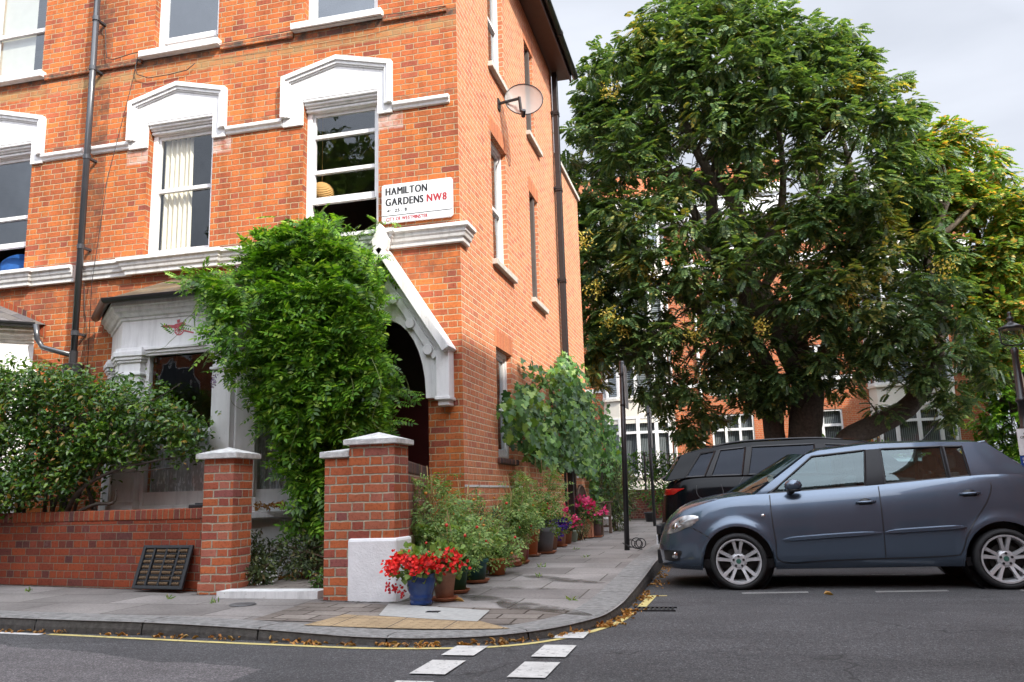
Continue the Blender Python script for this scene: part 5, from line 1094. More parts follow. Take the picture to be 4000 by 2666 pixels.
blooms(t, .20, 6.45, z+.28, (.26, .3, .24), 18, PK, .06, 92, cl=9, spread=.04)
t, z = pot('round mauve clay pot with pink flowers next to the bench leg', .42, 6.72, .10, .31, M['mauve'], saucer=M['terra']); bush('', '', (.42, 6.7, z+.1), (.18, .18, .16), 260, TL, FL, .06, M['bed'], seed=93, parent=t); blooms(t, .46, 6.68, z+.14, (.2, .2, .2), 9, PK, .05, 94, cl=8, spread=.03)
t, z = pot('white bucket planter on a white tray under the bench', .30, 8.9, .13, .28, M['white'], saucer=M['white'])
t, z = pot('small clay pot with yellow flowers beyond the bench', .10, 10.6, .11, .24, M['terra'], saucer=M['terra']); bush('', '', (.10, 10.6, z+.14), (.2, .2, .18), 200, TL, FL, .07, M['tomato'], seed=95, parent=t); blooms(t, .1, 10.5, z+.15, (.2, .2, .15), 8, M['seed'], .05, 96, cl=6)
t = thing('planter_box', 'white rectangular planter box on the paving beyond the bench', 'planter', (-.05, 13.2, 0)); m = MB(); m.box(-.28, .28, 12.95, 13.3, .01, .30); m.build('box', M['white_old'], t, bevel=.02); bush('', '', (.0, 13.1, .42), (.35, .3, .18), 300, TL, FL, .09, M['tomato'], seed=97, parent=t)
t, z = pot('black pot with a bush against the far brick wall', .72, 14.5, .15, .26, M['iron'])

# ------------------------------------------------------------------ bench
wood = plain('weathered_teak', (.13, .085, .06), .8, var=.35, scale=30, bump=.004)
bc = thing('bench', 'weathered wooden garden bench with a curved slatted back, against the side wall', 'bench', (.3, 7.6, 0))
xfb = Matrix.Translation((.02, 7.55, .006)); Wb = 1.25
def bb(name, *a, bev=.008): m = MB(xfb); m.box(*a); return m.build(name, wood, bc, bevel=bev)
for y in (-Wb/2, Wb/2-.055): bb('leg', .44, .50, y, y+.055, 0, .60); bb('leg', .0, .06, y, y+.055, 0, .62); bb('armrest', -.0, .54, y-.01, y+.07, .60, .63); bb('stretcher', .06, .44, y+.01, y+.04, .12, .16)
for k in range(5): bb('seat_slat', .05+k*.09, .125+k*.09, -Wb/2+.055, Wb/2-.055, .40, .422)
bb('seat_rail', .44, .475, -Wb/2+.055, Wb/2-.055, .34, .40)
m = MB(xfb)
for k in range(22): y = -Wb/2+.08+k*(Wb-.18)/21; hh = .60+.33*math.sin(math.pi*(k+.5)/22)**.6; m.box(.0, .018, y, y+.022, .44, hh)
m.build('back_slats', wood, bc)
m = MB(xfb); m.tube([(.01, -Wb/2+.03+(Wb-.06)*k/24, .60+.35*math.sin(math.pi*k/24)**.6) for k in range(25)], .025, 6); m.build('top_rail', wood, bc, smooth=True)
# ------------------------------------------------------------------ cars
def interp(tab, x):
    if x <= tab[0][0]: return tab[0][1]
    for (a, b1), (c, d) in zip(tab, tab[1:]):
        if x <= c: t = (x-a)/(c-a); return b1+(d-b1)*t
    return tab[-1][1]
def smooth_tab(tab, n=10):
    return [(p.x, p.y) for p in catmull(tab, n)]
def carpaint(name, c, metal=.55, rough=.28):
    b = NB(name); b.col(b.mix(.0, c, c)); b.p.inputs['Metallic'].default_value = metal; b.p.inputs['Roughness'].default_value = rough
    b.p.inputs['Coat Weight'].default_value = 1.; b.p.inputs['Coat Roughness'].default_value = .02; return b.m
M['tyre'] = plain('tyre_rubber', (.018, .018, .019), .75, var=.25, scale=30, bump=.002); M['alloy'] = plain('alloy_wheel', (.58, .58, .59), .38, .35, var=.08, scale=12)
M['black_trim'] = plain('black_trim', (.014, .014, .016), .4); M['carglass'] = glassmat('tinted_car_glass', (.46, .62, .62), .07, gl_c=(.62, .74, .76)); M['darkglass'] = glassmat('privacy_glass', (.05, .055, .06), .0, gl_c=(.42, .46, .55))
M['lens'] = glassmat('clear_lens', (.9, .92, .95), .12); M['chrome'] = plain('chrome', (.75, .75, .77), .12, 1., var=.03); M['redlens'] = plain('red_lamp_lens', (.36, .006, .006), .12, var=.5, scale=16, coat=1.); M['seat'] = plain('car_seat_cloth', (.10, .10, .105), .9)
def wheel(root, x, y, r, rr, sgn):
    """wheel with its outer face at y, looking towards sgn (-1 = -y)"""
    w = bpy.data.objects.new('wheel', None); w.empty_display_size = .1; COL.objects.link(w)
    return w
def make_wheel(car, x, yo, zc, r, rr, sg, wd=.19):
    m = MB(); s = sg
    m.lathe([(rr, -s*.02), (rr+.012, s*.004), (rr+(r-rr)*.45, s*.014), (r*.965, s*.0), (r, -s*.025), (r, -s*(wd-.03)), (r*.96, -s*wd), (rr, -s*(wd-.02))], (x, yo, zc), 48, 'y')
    wh = m.build('wheel', M['tyre'], car, smooth=True)
    m = MB(); m.lathe([(rr-.022, -s*.03), (rr-.012, s*.003), (rr+.002, s*.004), (rr+.002, -s*.03), (rr-.022, -s*.06), (rr-.03, -s*.14), (rr-.03, -s*.16)], (x, yo, zc), 48, 'y')
    for k in range(5):
        a0 = math.pi/2+2*math.pi*k/5
        for da in (-.16, .16):
            a1 = a0+da*1.05; a2 = a0+da*1.5
            p0 = Vector((math.cos(a1)*rr*.28, 0, math.sin(a1)*rr*.28)); p1 = Vector((math.cos(a0+da*1.25)*(rr-.012), 0, math.sin(a0+da*1.25)*(rr-.012)))
            d = (p1-p0).normalized(); n_ = Vector((-d.z, 0, d.x)); q = []
            for (P, hw, y0, y1) in ((p0, .020, -s*.035, -s*.075), (p0.lerp(p1, .5), .016, -s*.018, -s*.055), (p1, .021, -s*.004, -s*.045)):
                q.append([P+n_*hw+Vector((0, y1, 0)), P+n_*hw*.75+Vector((0, y0, 0)), P-n_*hw*.75+Vector((0, y0, 0)), P-n_*hw+Vector((0, y1, 0))])
            o = Vector((x, yo, zc))
            for A, B_ in zip(q, q[1:]):
                for i in range(3): m.face([A[i]+o, A[i+1]+o, B_[i+1]+o, B_[i]+o])
    m.lathe([(0, -s*.026), (.055, -s*.026), (.075, -s*.04), (.08, -s*.08)], (x, yo, zc), 24, 'y')
    rim = m.build('rim', M['alloy'], wh, smooth=False)
    m = MB(); m.lathe([(0, -s*.022), (.022, -s*.022), (.024, -s*.026)], (x, yo, zc), 16, 'y')
    m.build('hub_badge', plain('green_badge', (.05, .14, .11), .4) if 'badge' not in M else M['badge'], wh)
    m = MB()
    for k in range(5): a = -math.pi/2+2*math.pi*k/5+math.pi; m.lathe([(0, -s*.016), (.011, -s*.018), (.012, -s*.035)], (x+.048*math.cos(a), yo, zc+.048*math.sin(a)), 10, 'y')
    m.build('wheel_bolt', M['black_trim'], wh)
    m = MB(); m.lathe([(0, -s*.085), (rr*.62, -s*.085), (rr*.62, -s*.10)], (x, yo, zc), 32, 'y'); m.lathe([(rr-.03, -s*.15), (0, -s*.15)], (x, yo, zc), 32, 'y'); m.build('brake_disc', plain('brake_steel', (.06, .055, .05), .5, .6) if 'brake' not in M else M['brake'], wh)
    return wh
M['badge'] = plain('green_badge', (.05, .14, .11), .4); M['brake'] = plain('brake_steel', (.035, .033, .03), .6, .4)

def build_car(c):
    X, Y = c['xy']; z0 = c['z']; W2 = c['w']/2
    car = thing(c['name'], c['label'], 'car', (X, Y, z0))
    nose, tail = c['x0'], c['x1']; wr, arch = c['wheel_r'], c['arch_r']
    belt = smooth_tab(c['belt'], 6); low = c['sill']; paint_ = c['paint']
    # plan outline from the front centre round the near side to the rear centre (x, half width)
    half = smooth_tab(c['plan'], 8)
    dense = [half[0]]
    for a, d in zip(half, half[1:]):
        n = max(1, int(math.hypot(d[0]-a[0], d[1]-a[1])/.022))
        for k in range(1, n+1): dense.append((a[0]+(d[0]-a[0])*k/n, a[1]+(d[1]-a[1])*k/n))
    nrm = []
    for i, p in enumerate(dense):
        a, d = dense[max(i-1, 0)], dense[min(i+1, len(dense)-1)]; t = Vector((d[0]-a[0], d[1]-a[1])).normalized(); nrm.append(Vector((t.y, -t.x)))
    # rows by height fraction with inset; c['prof'] = [(k, inset)]
    def zlow(x, hw):
        z = interp(c['lowtab'], x)
        if hw > W2*.82:
            for xc in c['wheels']:
                if abs(x-xc) < arch: z = max(z, wr+math.sqrt(max(0, arch*arch-(x-xc)**2)))
        return z
    zc_tail = c.get('tailtop')
    def P(i, k, sg):
        x, hw = dense[i]; zl = zlow(x, hw); zt = interp(belt, x); z = zl+(zt-zl)*k
        kk = (z-low)/(interp(belt, x)-low+1e-6)
        ins = interp(c['prof'], max(0, min(1, kk)))
        # flare round the arches
        for xc in c['wheels']:
            d = math.hypot(x-xc, z-wr)
            if d < arch+.09 and hw > W2*.9: ins -= .014*sst(arch+.09, arch+.02, d)
        q = Vector(dense[i])+nrm[i]*ins
        return (X+q.x, Y+sg*q.y, z0+z)
    rows = [0, .05, .12, .2, .3, .4, .5, .58, .64, .7, .78, .86, .92, .97, 1]
    m = MB()
    for sg in (-1, 1):
        ids = [[m.V(P(i, k, sg)) for k in rows] for i in range(len(dense))]
        for i in range(len(dense)-1):
            for j in range(len(rows)-1): f = [ids[i][j], ids[i+1][j], ids[i+1][j+1], ids[i][j+1]]; m.f.append(f if sg < 0 else f[::-1]); m.mi.append(0)
    # bonnet / top deck: from edge to edge
    xa, xb = c['hood']
    edge = [i for i in range(len(dense)) if dense[i][0] <= xb+.02]
    def top(i, v):
        a, d = Vector(P(i, 1, -1)), Vector(P(i, 1, 1)); p = a.lerp(d, v); w = 1-(2*v-1)**2; p.z += interp(c['crown'], dense[i][0])*min(1, w*1.6)**.8; return p
    nv = 16; ids = [[m.V(top(i, j/nv)) for j in range(nv+1)] for i in edge]
    for i in range(len(edge)-1):
        for j in range(nv): m.f.append([ids[i][j], ids[i+1][j], ids[i+1][j+1], ids[i][j+1]]); m.mi.append(0)
    # rear deck
    edge = [i for i in range(len(dense)) if dense[i][0] >= c['reardeck']-.02]
    ids = [[m.V(Vector(P(i, 1, -1)).lerp(Vector(P(i, 1, 1)), j/8)) for j in range(9)] for i in edge]
    for i in range(len(edge)-1):
        for j in range(8): m.f.append([ids[i][j], ids[i+1][j], ids[i+1][j+1], ids[i][j+1]]); m.mi.append(0)
    # greenhouse
    cols = c['cols']; yb = lambda x: W2-interp(c['prof'], 1.)-.012; yt = c['ytop']
    def gp(ci, t, sg):
        i = min(int(ci), len(cols)-2); f = ci-i; a, d = cols[i], cols[i+1]
        xb_, zb_, xt_, zt_ = [a[q]+(d[q]-a[q])*f for q in range(4)]
        hb = min(yb(xb_), interp([(h[0], h[1]) for h in half[len(half)//2:]][::1], xb_)-interp(c['prof'], 1.)-.012) if False else yb(xb_)
        # narrow towards the tail in plan
        hb -= c.get('narrow', .10)*sst(c['wheels'][1], tail, xb_)**1.0; ht = yt-c.get('narrow', .10)*.8*sst(c['wheels'][1], tail, xt_)
        tt = t; y = hb+(ht-hb)*(tt**1.25)
        return Vector((X+xb_+(xt_-xb_)*t, Y+sg*y, z0+zb_+(zt_-zb_)*t))
    wins = c['wins']; t0, t1 = c['trow']
    trs = [0, t0, t1, 1.]
    sub = 4
    def iswin(ci): return any(a <= ci < b1 for a, b1 in wins)
    for sg in (-1, 1):
        for ci in range(len(cols)-1):
            for s_ in range(sub):
                u0, u1 = ci+s_/sub, ci+(s_+1)/sub
                for r in range(3):
                    if r == 1 and iswin(ci): continue
                    for q in range(4 if r == 1 else 2):
                        n_ = 4 if r == 1 else 2; a, d = trs[r]+(trs[r+1]-trs[r])*q/n_, trs[r]+(trs[r+1]-trs[r])*(q+1)/n_
                        f = [gp(u0, a, sg), gp(u1, a, sg), gp(u1, d, sg), gp(u0, d, sg)]; m.face(f if sg < 0 else f[::-1])
    nr = (len(cols)-1)*sub
    m.grid(lambda a, v: (lambda p, q: p.lerp(q, v)+Vector((0, 0, c['roofcrown']*(1-(2*v-1)**4)*min(1, min(a*8, (1-a)*8)+.3))))(gp(a*(len(cols)-1)*.9999, 1, -1), gp(a*(len(cols)-1)*.9999, 1, 1)), nr, 12)
    body = m.build('body', paint_, car, smooth=True, weld=True)
    md = body.modifiers.new('edges', 'EDGE_SPLIT'); md.split_angle = R(38)
    # screens
    g = MB(); bow = c['bow']
    def scr(ci, a0, a1, b_):
        def f(v, t):
            t = a0+(a1-a0)*t; v2 = .03+.94*v; p = gp(ci, t, -1).lerp(gp(ci, t, 1), v2); p.x += b_*(1-(2*v2-1)**2)*(1-.5*t); p.z += (c['roofcrown']*.9*t+c['cowl']*(1-t))*(1-(2*v2-1)**4); return p
        return f
    g.grid(scr(0, .02, .98, -bow), 14, 6); g.build('windscreen', c['glass'][0], car, smooth=True)
    g = MB(); g.grid(scr(len(cols)-1.0001, .12, .95, bow*.35), 14, 6); g.build('rear_window', c['glass'][1], car, smooth=True)
    # side windows and their rubber frames
    for sg in (-1, 1):
        for wi, (a, b1) in enumerate(wins):
            g = MB(); off = Vector((0, -sg*.006, 0)); g.grid(lambda u, t: gp(a+(b1-a)*u*.9999, t0+(t1-t0)*t, sg)+off, 10, 6); g.build('side_window', c['glass'][0] if wi < c['clearwins'] else c['glass'][1], car, smooth=True)
        r = MB(); o2 = Vector((0, sg*.003, 0))
        for (a, b1) in wins:
            ring = [gp(a+(b1-a)*k/10*.9999, t0, sg) for k in range(11)]+[gp(b1-.0001, t0+(t1-t0)*k/6, sg) for k in range(1, 7)]+[gp(a+(b1-a)*(10-k)/10*.9999, t1, sg) for k in range(1, 11)]+[gp(a+.0001, t1-(t1-t0)*k/6, sg) for k in range(1, 7)]
            r.tube([p+o2 for p in ring], c.get('seal', .012), 5, False)
        r.build('window_seal', M['black_trim'], car)
        if c.get('bpillar'):
            for (a, b1) in c['bpillar']:
                r = MB(); r.grid(lambda u, t: gp(a+(b1-a)*u*.9999, t0-.01+(t1-t0+.02)*t, sg)+Vector((0, sg*.004, 0)), 3, 5); r.build('pillar_trim', M['pillartrim'], car, smooth=True)
    # surface helper for details on the near flank
    def flank(x, z, sg=-1, off=.002):
        best = min((i for i in range(len(dense)) if dense[i][1] > W2*.70), key=lambda i: abs(dense[i][0]-x)); kk = max(0, min(1, (z-low)/(interp(belt, x)-low)))
        ins = interp(c['prof'], kk)
        for xc in c['wheels']:
            d = math.hypot(x-xc, z-wr)
            if d < arch+.09: ins -= .014*sst(arch+.09, arch+.02, d)
        q = Vector(dense[best])+nrm[best]*(ins-off); return Vector((X+x+(q.x-dense[best][0]), Y+sg*q.y, z0+z))
    c['flank'] = flank; c['gp'] = gp; c['P'] = P; c['dense'] = dense
    # underside, arches
    u = MB(); u.box(X+nose+.35, X+tail-.3, Y-W2+.12, Y+W2-.12, z0+low+.02, z0+low+.10)
    for xc in c['wheels']:
        for sg in (-1, 1):
            u.lathe([(arch+.0, 0), (arch+.0, -sg*.0), (arch+.0, -sg*.24), (0, -sg*.24)], (X+xc, Y+sg*(W2-.035), z0+wr), 36, 'y')
    u.box(X+nose+.2, X+nose+.4, Y-W2+.25, Y+W2-.25, z0+low, z0+low+.35)
    u.build('underbody', M['black_trim'], car)
    for xc in c['wheels']:
        for sg in (-1, 1): make_wheel(car, X+xc, Y+sg*(W2-c['tuck']), z0+wr, wr, c['rim_r'], sg)
    for sg in (-1, 1):
        for ln in c.get('lines', []):
            pts = catmull(ln, 5); r = MB()
            for a, d in zip(pts, pts[1:]):
                t = (d-a).normalized(); n_ = Vector((-t.y, t.x))*.0048; r.face([flank(*(a+n_), sg), flank(*(d+n_), sg), flank(*(d-n_), sg), flank(*(a-n_), sg)])
            r.build('shut_line', M['black_trim'], car)
    # seats and dash
    s_ = MB(); zb = low+.12
    for x in c['seats']:
        for yy in (-.36, .36): s_.box(X+x-.22, X+x+.22, Y+yy-.22, Y+yy+.22, z0+zb, z0+zb+.28); s_.prism([(X+x+.14*c['dir'], z0+zb+.2), (X+x+.28*c['dir'], z0+zb+.2), (X+x+.36*c['dir'], z0+zb+.74), (X+x+.26*c['dir'], z0+zb+.74)], 'y', Y+yy-.2, Y+yy+.2); s_.box(X+x+.24*c['dir']-.05+.06*c['dir'], X+x+.24*c['dir']+.05+.06*c['dir'], Y+yy-.12, Y+yy+.12, z0+zb+.77, z0+zb+.93)
    s_.build('seat', M['seat'], car, bevel=.03)
    return car
PROF = [(0, .085), (.05, .055), (.10, .020), (.25, .008), (.42, .0), (.55, .005), (.72, .019), (.88, .043), (.96, .062), (1, .082)]
ORG = 2.10   # nose x of the grey car in world space
def rel(l): return [(a-ORG, z) for a, z in l]
M['greypaint'] = carpaint('slate_blue_paint', (.095, .132, .185), .6, .24); M['blackpaint'] = plain('black_paint', (.004, .005, .007), .10, var=.0, spec=.22); M['whitepaint'] = carpaint('white_paint_car', (.7, .7, .7), 0, .3)
M['pillartrim'] = plain('black_pillar_trim', (.010, .011, .014), .22, spec=.3)
grey = dict(name='parked_car', label='slate blue grey small hatchback parked nose to the kerb in the foreground', xy=(ORG, .25), z=-.14, w=1.53, x0=0, x1=3.58, wheel_r=.262, rim_r=.207, arch_r=.325, wheels=(.755, 3.045), sill=.175,
    belt=rel([(2.08, .60), (2.15, .655), (2.24, .705), (2.35, .755), (2.52, .805), (2.74, .85), (2.95, .872), (3.20, .885), (3.6, .905), (4.15, .935), (4.7, .975), (5.1, 1.0), (5.45, .99), (5.62, .96)]),
    lowtab=rel([(2.0, .20), (2.3, .185), (2.5, .175), (4.9, .20), (5.3, .25), (5.6, .28)]),
    plan=[(-.03, 0), (-.025, .2), (.0, .42), (.055, .56), (.15, .655), (.32, .715), (.6, .755), (1.2, .765), (2.4, .765), (3.0, .762), (3.25, .745), (3.45, .68), (3.55, .5), (3.58, 0)],
    prof=PROF, hood=(0, .96), crown=rel([(2.1, .03), (2.4, .05), (2.8, .045), (3.1, .035)]), reardeck=3.2,
    cols=[(.93, .865, 1.46, 1.245), (1.075, .872, 1.575, 1.278), (1.95, .915, 2.0, 1.318), (2.13, .930, 2.13, 1.322), (2.665, .968, 2.655, 1.318), (2.69, .970, 2.68, 1.316), (2.855, .985, 2.83, 1.310), (3.08, .985, 2.93, 1.305), (3.43, .955, 3.05, 1.293)],
    ytop=.555, wins=[(1, 2), (3, 4), (5, 6)], clearwins=3, trow=(.035, .87), roofcrown=.035, bow=.26, cowl=.03, tuck=.0, paint=M['greypaint'], glass=(M['carglass'], M['carglass']), bpillar=[(2, 3), (4, 5)], narrow=.015, dir=1, seats=(1.55, 2.45), seal=.010,
    lines=[[(a-ORG, z) for a, z in l] for l in ([(3.186, .871), (3.187, .701), (3.205, .452), (3.249, .252), (3.7, .262), (4.154, .276)], [(4.162, .923), (4.158, .6), (4.154, .276)], [(5.105, .93), (5.10, .87), (5.039, .748), (4.909, .573), (4.84, .457), (4.79, .33), (4.70, .292), (4.154, .276)], [(2.42, .585), (2.50, .545), (2.60, .485)])])
gc = build_car(grey); fl = grey['flank']; gp_ = grey['gp']; z0c = -.14; Yc = .25
def strip(parent, name, pts, hw, th, mat, sg=-1):
    m = MB(); P_ = catmull(pts, 6); A, B_, C_, D_ = [], [], [], []
    for i, p in enumerate(P_):
        t = (P_[min(i+1, len(P_)-1)]-P_[max(i-1, 0)]).normalized(); n_ = Vector((-t.y, t.x)); w_ = hw*min(1, .25+i/3, .25+(len(P_)-1-i)/3)
        A.append(fl(*(p+n_*w_), sg, .0)); B_.append(fl(*(p+n_*w_*.6), sg, th)); C_.append(fl(*(p-n_*w_*.6), sg, th)); D_.append(fl(*(p-n_*w_), sg, .0))
    for i in range(len(P_)-1):
        for U, V_ in ((A, B_), (B_, C_), (C_, D_)): m.face([U[i], U[i+1], V_[i+1], V_[i]])
    return m.build(name, mat, parent, smooth=True)
for sg in (-1, 1):
    strip(gc, 'rub_strip', rel([(3.27, .455), (3.6, .478), (4.13, .507)]), .023, .016, M['greypaint'], sg); strip(gc, 'rub_strip', rel([(4.17, .510), (4.5, .528), (4.85, .545)]), .023, .016, M['greypaint'], sg)
    for hx, hz in ((4.03, .783), (4.915, .836)):
        m = MB(); o = fl(hx-ORG, hz, sg, .003); m.prism([(o.x+.062*math.cos(k*.3142), o.z-.006+.042*math.sin(k*.3142)) for k in range(20)], 'y', o.y-.002, o.y+.002); m.build('handle_recess', M['black_trim'], gc, smooth=True)
        m = MB(); m.tube([fl(hx-ORG-.085, hz-.003, sg, .014), fl(hx-ORG-.04, hz, sg, .028), fl(hx-ORG+.04, hz+.003, sg, .028), fl(hx-ORG+.085, hz+.004, sg, .014)], .011, 8); m.build('door_handle', M['greypaint'], gc, smooth=True)
    m = MB(); o = fl(3.109-ORG, .68, sg, .004); m.ball(o[:], .02, 12, 8, (1, .35, .8)); m.build('side_indicator', M['chrome'], gc, smooth=True)
    # mirror
    m = MB(); mxx, mz = 3.40, .955; yy = Yc+sg*(.765+.03); m.ball((mxx, yy, z0c+mz), .085, 16, 10, (.95, .75, .68)); m.build('mirror_shell', M['greypaint'], gc, smooth=True)
    m = MB(); m.tube([(mxx-.03, Yc+sg*.69, z0c+.90), (mxx-.01, yy-sg*.02, z0c+.905)], .028, 8); m.ball((mxx+.005, yy, z0c+mz-.045), .07, 12, 6, (1, .8, .25)); m.build('mirror_foot', M['black_trim'], gc, smooth=True)
    # triangle in front of the window
    m = MB(); m.grid(lambda u, t: gp_(.72+.28*u, .0+.30*t*u+.0, sg)+Vector((0, sg*.004, 0)), 6, 3); m.build('quarter_trim', M['pillartrim'], gc)
    # headlamp: follows the wing round the corner
    HL = rel([(2.166, .520), (2.19, .58), (2.225, .635), (2.29, .672), (2.37, .695), (2.44, .698), (2.503, .685), (2.49, .648), (2.46, .612), (2.40, .582), (2.33, .555), (2.25, .530)])
    ctr = Vector((2.33-ORG, .62))
    def cornersurf(x, z, off):
        # nearest outline point by x along the rounded corner
        i = min((i for i in range(len(grey['dense'])) if grey['dense'][i][1] > .30), key=lambda i: abs(grey['dense'][i][0]-x)); kk = max(0, min(1, (z-.175)/(interp(grey['belt'], x)-.175))); ins = interp(PROF, kk)
        q = Vector(grey['dense'][i]); dn = grey['dense']; a, d = Vector(dn[max(i-1, 0)]), Vector(dn[min(i+1, len(dn)-1)]); t = (d-a).normalized(); n_ = Vector((t.y, -t.x)); q = q+n_*(ins-off); return Vector((ORG+q.x, Yc+sg*q.y, z0c+z))
    def blob(name, poly, c_, mat, off, scale=1.):
        m = MB(); P_ = catmull(poly+[poly[0]], 3)[:-1]; n = len(P_); K = 5
        ids = [[m.V(cornersurf(*(c_+(p-c_)*(k/K)*scale), off*(1-(k/K)**4)+.004)) for k in range(K+1)] for p in P_]
        for i in range(n):
            for k in range(K): m.f.append([ids[i][k], ids[(i+1) % n][k], ids[(i+1) % n][k+1], ids[i][k+1]]); m.mi.append(0)
        return m.build(name, mat, gc, smooth=True)
    hb = NB('headlamp_optics'); vo_ = hb.n('TexVoronoi'); hb.put(vo_.inputs['Vector'], hb.pos()); vo_.inputs['Scale'].default_value = 16
    hb.col(hb.ramp(vo_.outputs['Distance'], [(.1, .75), (.5, .42), (.9, .2)])); hb.p.inputs['Metallic'].default_value = .6; hb.p.inputs['Roughness'].default_value = .18; hb.p.inputs['Coat Weight'].default_value = 1.
    h_ = blob('headlamp', HL, ctr, hb.m, .012)
    blob('headlamp_reflector', rel([(2.24, .56), (2.25, .60), (2.275, .63), (2.30, .61), (2.30, .57), (2.27, .55)]), Vector((2.268-ORG, .59)), M['chrome'], .022)
    blob('fog_recess', rel([(2.150, .27), (2.148, .36), (2.22, .365), (2.32, .36), (2.31, .31), (2.285, .27), (2.2, .262)]), Vector((2.22-ORG, .315)), M['black_trim'], .004)
    blob('fog_lamp', rel([(2.235, .29), (2.24, .34), (2.265, .35), (2.285, .335), (2.285, .295), (2.26, .28)]), Vector((2.26-ORG, .315)), M['chrome'], .014)
    # rear lamp
    m = MB(); m.box(ORG+3.30, ORG+3.52, Yc+sg*.60-.045, Yc+sg*.60+.045, z0c+.72, z0c+.98); m.build('tail_lamp', M['redlens'], gc, bevel=.03)
m = MB(); m.box(ORG-.035, ORG+.02, Yc-.30, Yc+.34, z0c+.50, z0c+.60); m.box(ORG-.033, ORG+.02, Yc-.36, Yc+.36, z0c+.22, z0c+.36); m.build('grille', M['black_trim'], gc, bevel=.01)
m = MB(); m.box(ORG-.045, ORG-.03, Yc-.22, Yc+.24, z0c+.40, z0c+.49); m.build('number_plate', M['white'], gc)
m = MB(); m.prism([(ORG+2.93, z0c+1.30), (ORG+3.07, z0c+1.318), (ORG+3.10, z0c+1.275), (ORG+2.99, z0c+1.275)], 'y', Yc-.48, Yc+.48); m.build('roof_spoiler', M['greypaint'], gc, bevel=.008)
m = MB(); m.tube([(ORG+2.62, Yc, z0c+1.35), (ORG+2.74, Yc, z0c+1.48)], .006, 6); m.ball((ORG+2.745, Yc, z0c+1.485), .012, 8, 6); m.build('aerial', M['black_trim'], gc)
m = MB(); m.tube([(ORG+.80, Yc-.05, z0c+.925), (ORG+.93, Yc-.30, z0c+.915), (ORG+1.0, Yc-.52, z0c+.905)], .008, 5); m.tube([(ORG+.78, Yc-.02, z0c+.925), (ORG+.80, Yc+.3, z0c+.925)], .008, 5); m.build('wiper', M['black_trim'], gc)
m = MB(); m.lathe([(0, 0), (.03, 0), (.03, .004)], (ORG+1.12, Yc-.42, z0c+1.02), 16, 'y'); m.build('permit_disc', M['white'], gc)

# black estate behind: its tail is at the left
ORB = 1.93
def relb(l): return [(a-ORB, z) for a, z in l]
black = dict(name='parked_car', label='glossy black sport utility car parked beyond the grey hatchback, tail to the kerb', xy=(ORB, 2.75), z=-.14, w=1.72, x0=0, x1=4.3, wheel_r=.33, rim_r=.25, arch_r=.40, wheels=(.82, 3.45), sill=.22,
    belt=relb([(1.93, .90), (1.99, 1.02), (2.10, 1.06), (2.4, 1.085), (3.1, 1.085), (4.2, 1.06), (5.0, 1.0), (5.6, .93), (6.1, .80), (6.25, .70)]), lowtab=[(0, .30), (.4, .24), (3.9, .24), (4.3, .26)],
    plan=[(.0, 0), (.01, .35), (.05, .6), (.14, .74), (.35, .83), (.7, .855), (1.4, .86), (3.2, .86), (3.7, .83), (4.05, .74), (4.25, .5), (4.3, 0)], prof=PROF, hood=(0, .30), crown=[(0, .01), (4, .02)], reardeck=2.95,
    cols=[(.13, 1.06, .33, 1.385), (.36, 1.085, .60, 1.445), (.60, 1.09, .78, 1.475), (.68, 1.09, .84, 1.485), (1.06, 1.09, 1.14, 1.51), (1.13, 1.09, 1.22, 1.515), (1.95, 1.085, 1.95, 1.52), (2.10, 1.08, 2.07, 1.515), (2.85, 1.06, 2.45, 1.48), (3.05, 1.05, 2.62, 1.46)],
    ytop=.64, wins=[(1, 2), (3, 4), (5, 6), (7, 8)], clearwins=0, trow=(.05, .86), roofcrown=.04, bow=.10, cowl=.01, tuck=.02, paint=M['blackpaint'], glass=(M['darkglass'], M['darkglass']), narrow=.0, dir=-1, seats=(1.4, 2.3), seal=.012, bpillar=[(2, 3), (4, 5), (6, 7)],
    lines=[[(1.08, 1.09), (1.0, .95), (1.02, .8), (1.15, .6)], [(1.98, 1.08), (1.97, .3)], [(.50, 1.0), (.50, .9), (.56, .84), (.76, .84), (.82, .9), (.80, 1.0)]])
bc_ = build_car(black); Yb = 2.75
for sg in (-1, 1):
    m = MB(); fb_ = black['flank']
    pts = [(.03, .875), (.02, .93), (.06, .965), (.18, .968), (.34, .965), (.27, .925), (.20, .892), (.10, .885)]
    c_ = Vector((.14, .93)); P_ = [Vector(p) for p in pts]; n = len(P_)
    def bs(p, off):
        x, z = p; dn = black['dense']; i = min((i for i in range(len(dn)//2)), key=lambda i: abs(dn[i][0]-x)+(.0 if dn[i][1] > .45 else 9)); q = Vector(dn[i]); a, d = Vector(dn[max(i-1, 0)]), Vector(dn[i+1]); t = (d-a).normalized(); n_ = Vector((t.y, -t.x)); kk = (z-.22)/(interp(black['belt'], x)-.22); q = q+n_*(interp(PROF, max(0, min(1, kk)))-off); return Vector((ORB+q.x, Yb+sg*q.y, z0c+z))
    K = 4; ids = [[m.V(bs(c_+(p-c_)*k/K, .012)) for k in range(K+1)] for p in P_]
    for i in range(n):
        for k in range(K): m.f.append([ids[i][k], ids[(i+1) % n][k], ids[(i+1) % n][k+1], ids[i][k+1]]); m.mi.append(0)
    m.build('tail_lamp', M['redlens'], bc_)
    m = MB(); m.tube(catmull([(ORB+.72, Yb+sg*.62, z0c+1.475), (ORB+1.1, Yb+sg*.62, z0c+1.53), (ORB+1.9, Yb+sg*.62, z0c+1.535), (ORB+2.3, Yb+sg*.62, z0c+1.50)], 6), .014, 6); m.build('roof_rail', M['black_trim'], bc_, smooth=True)
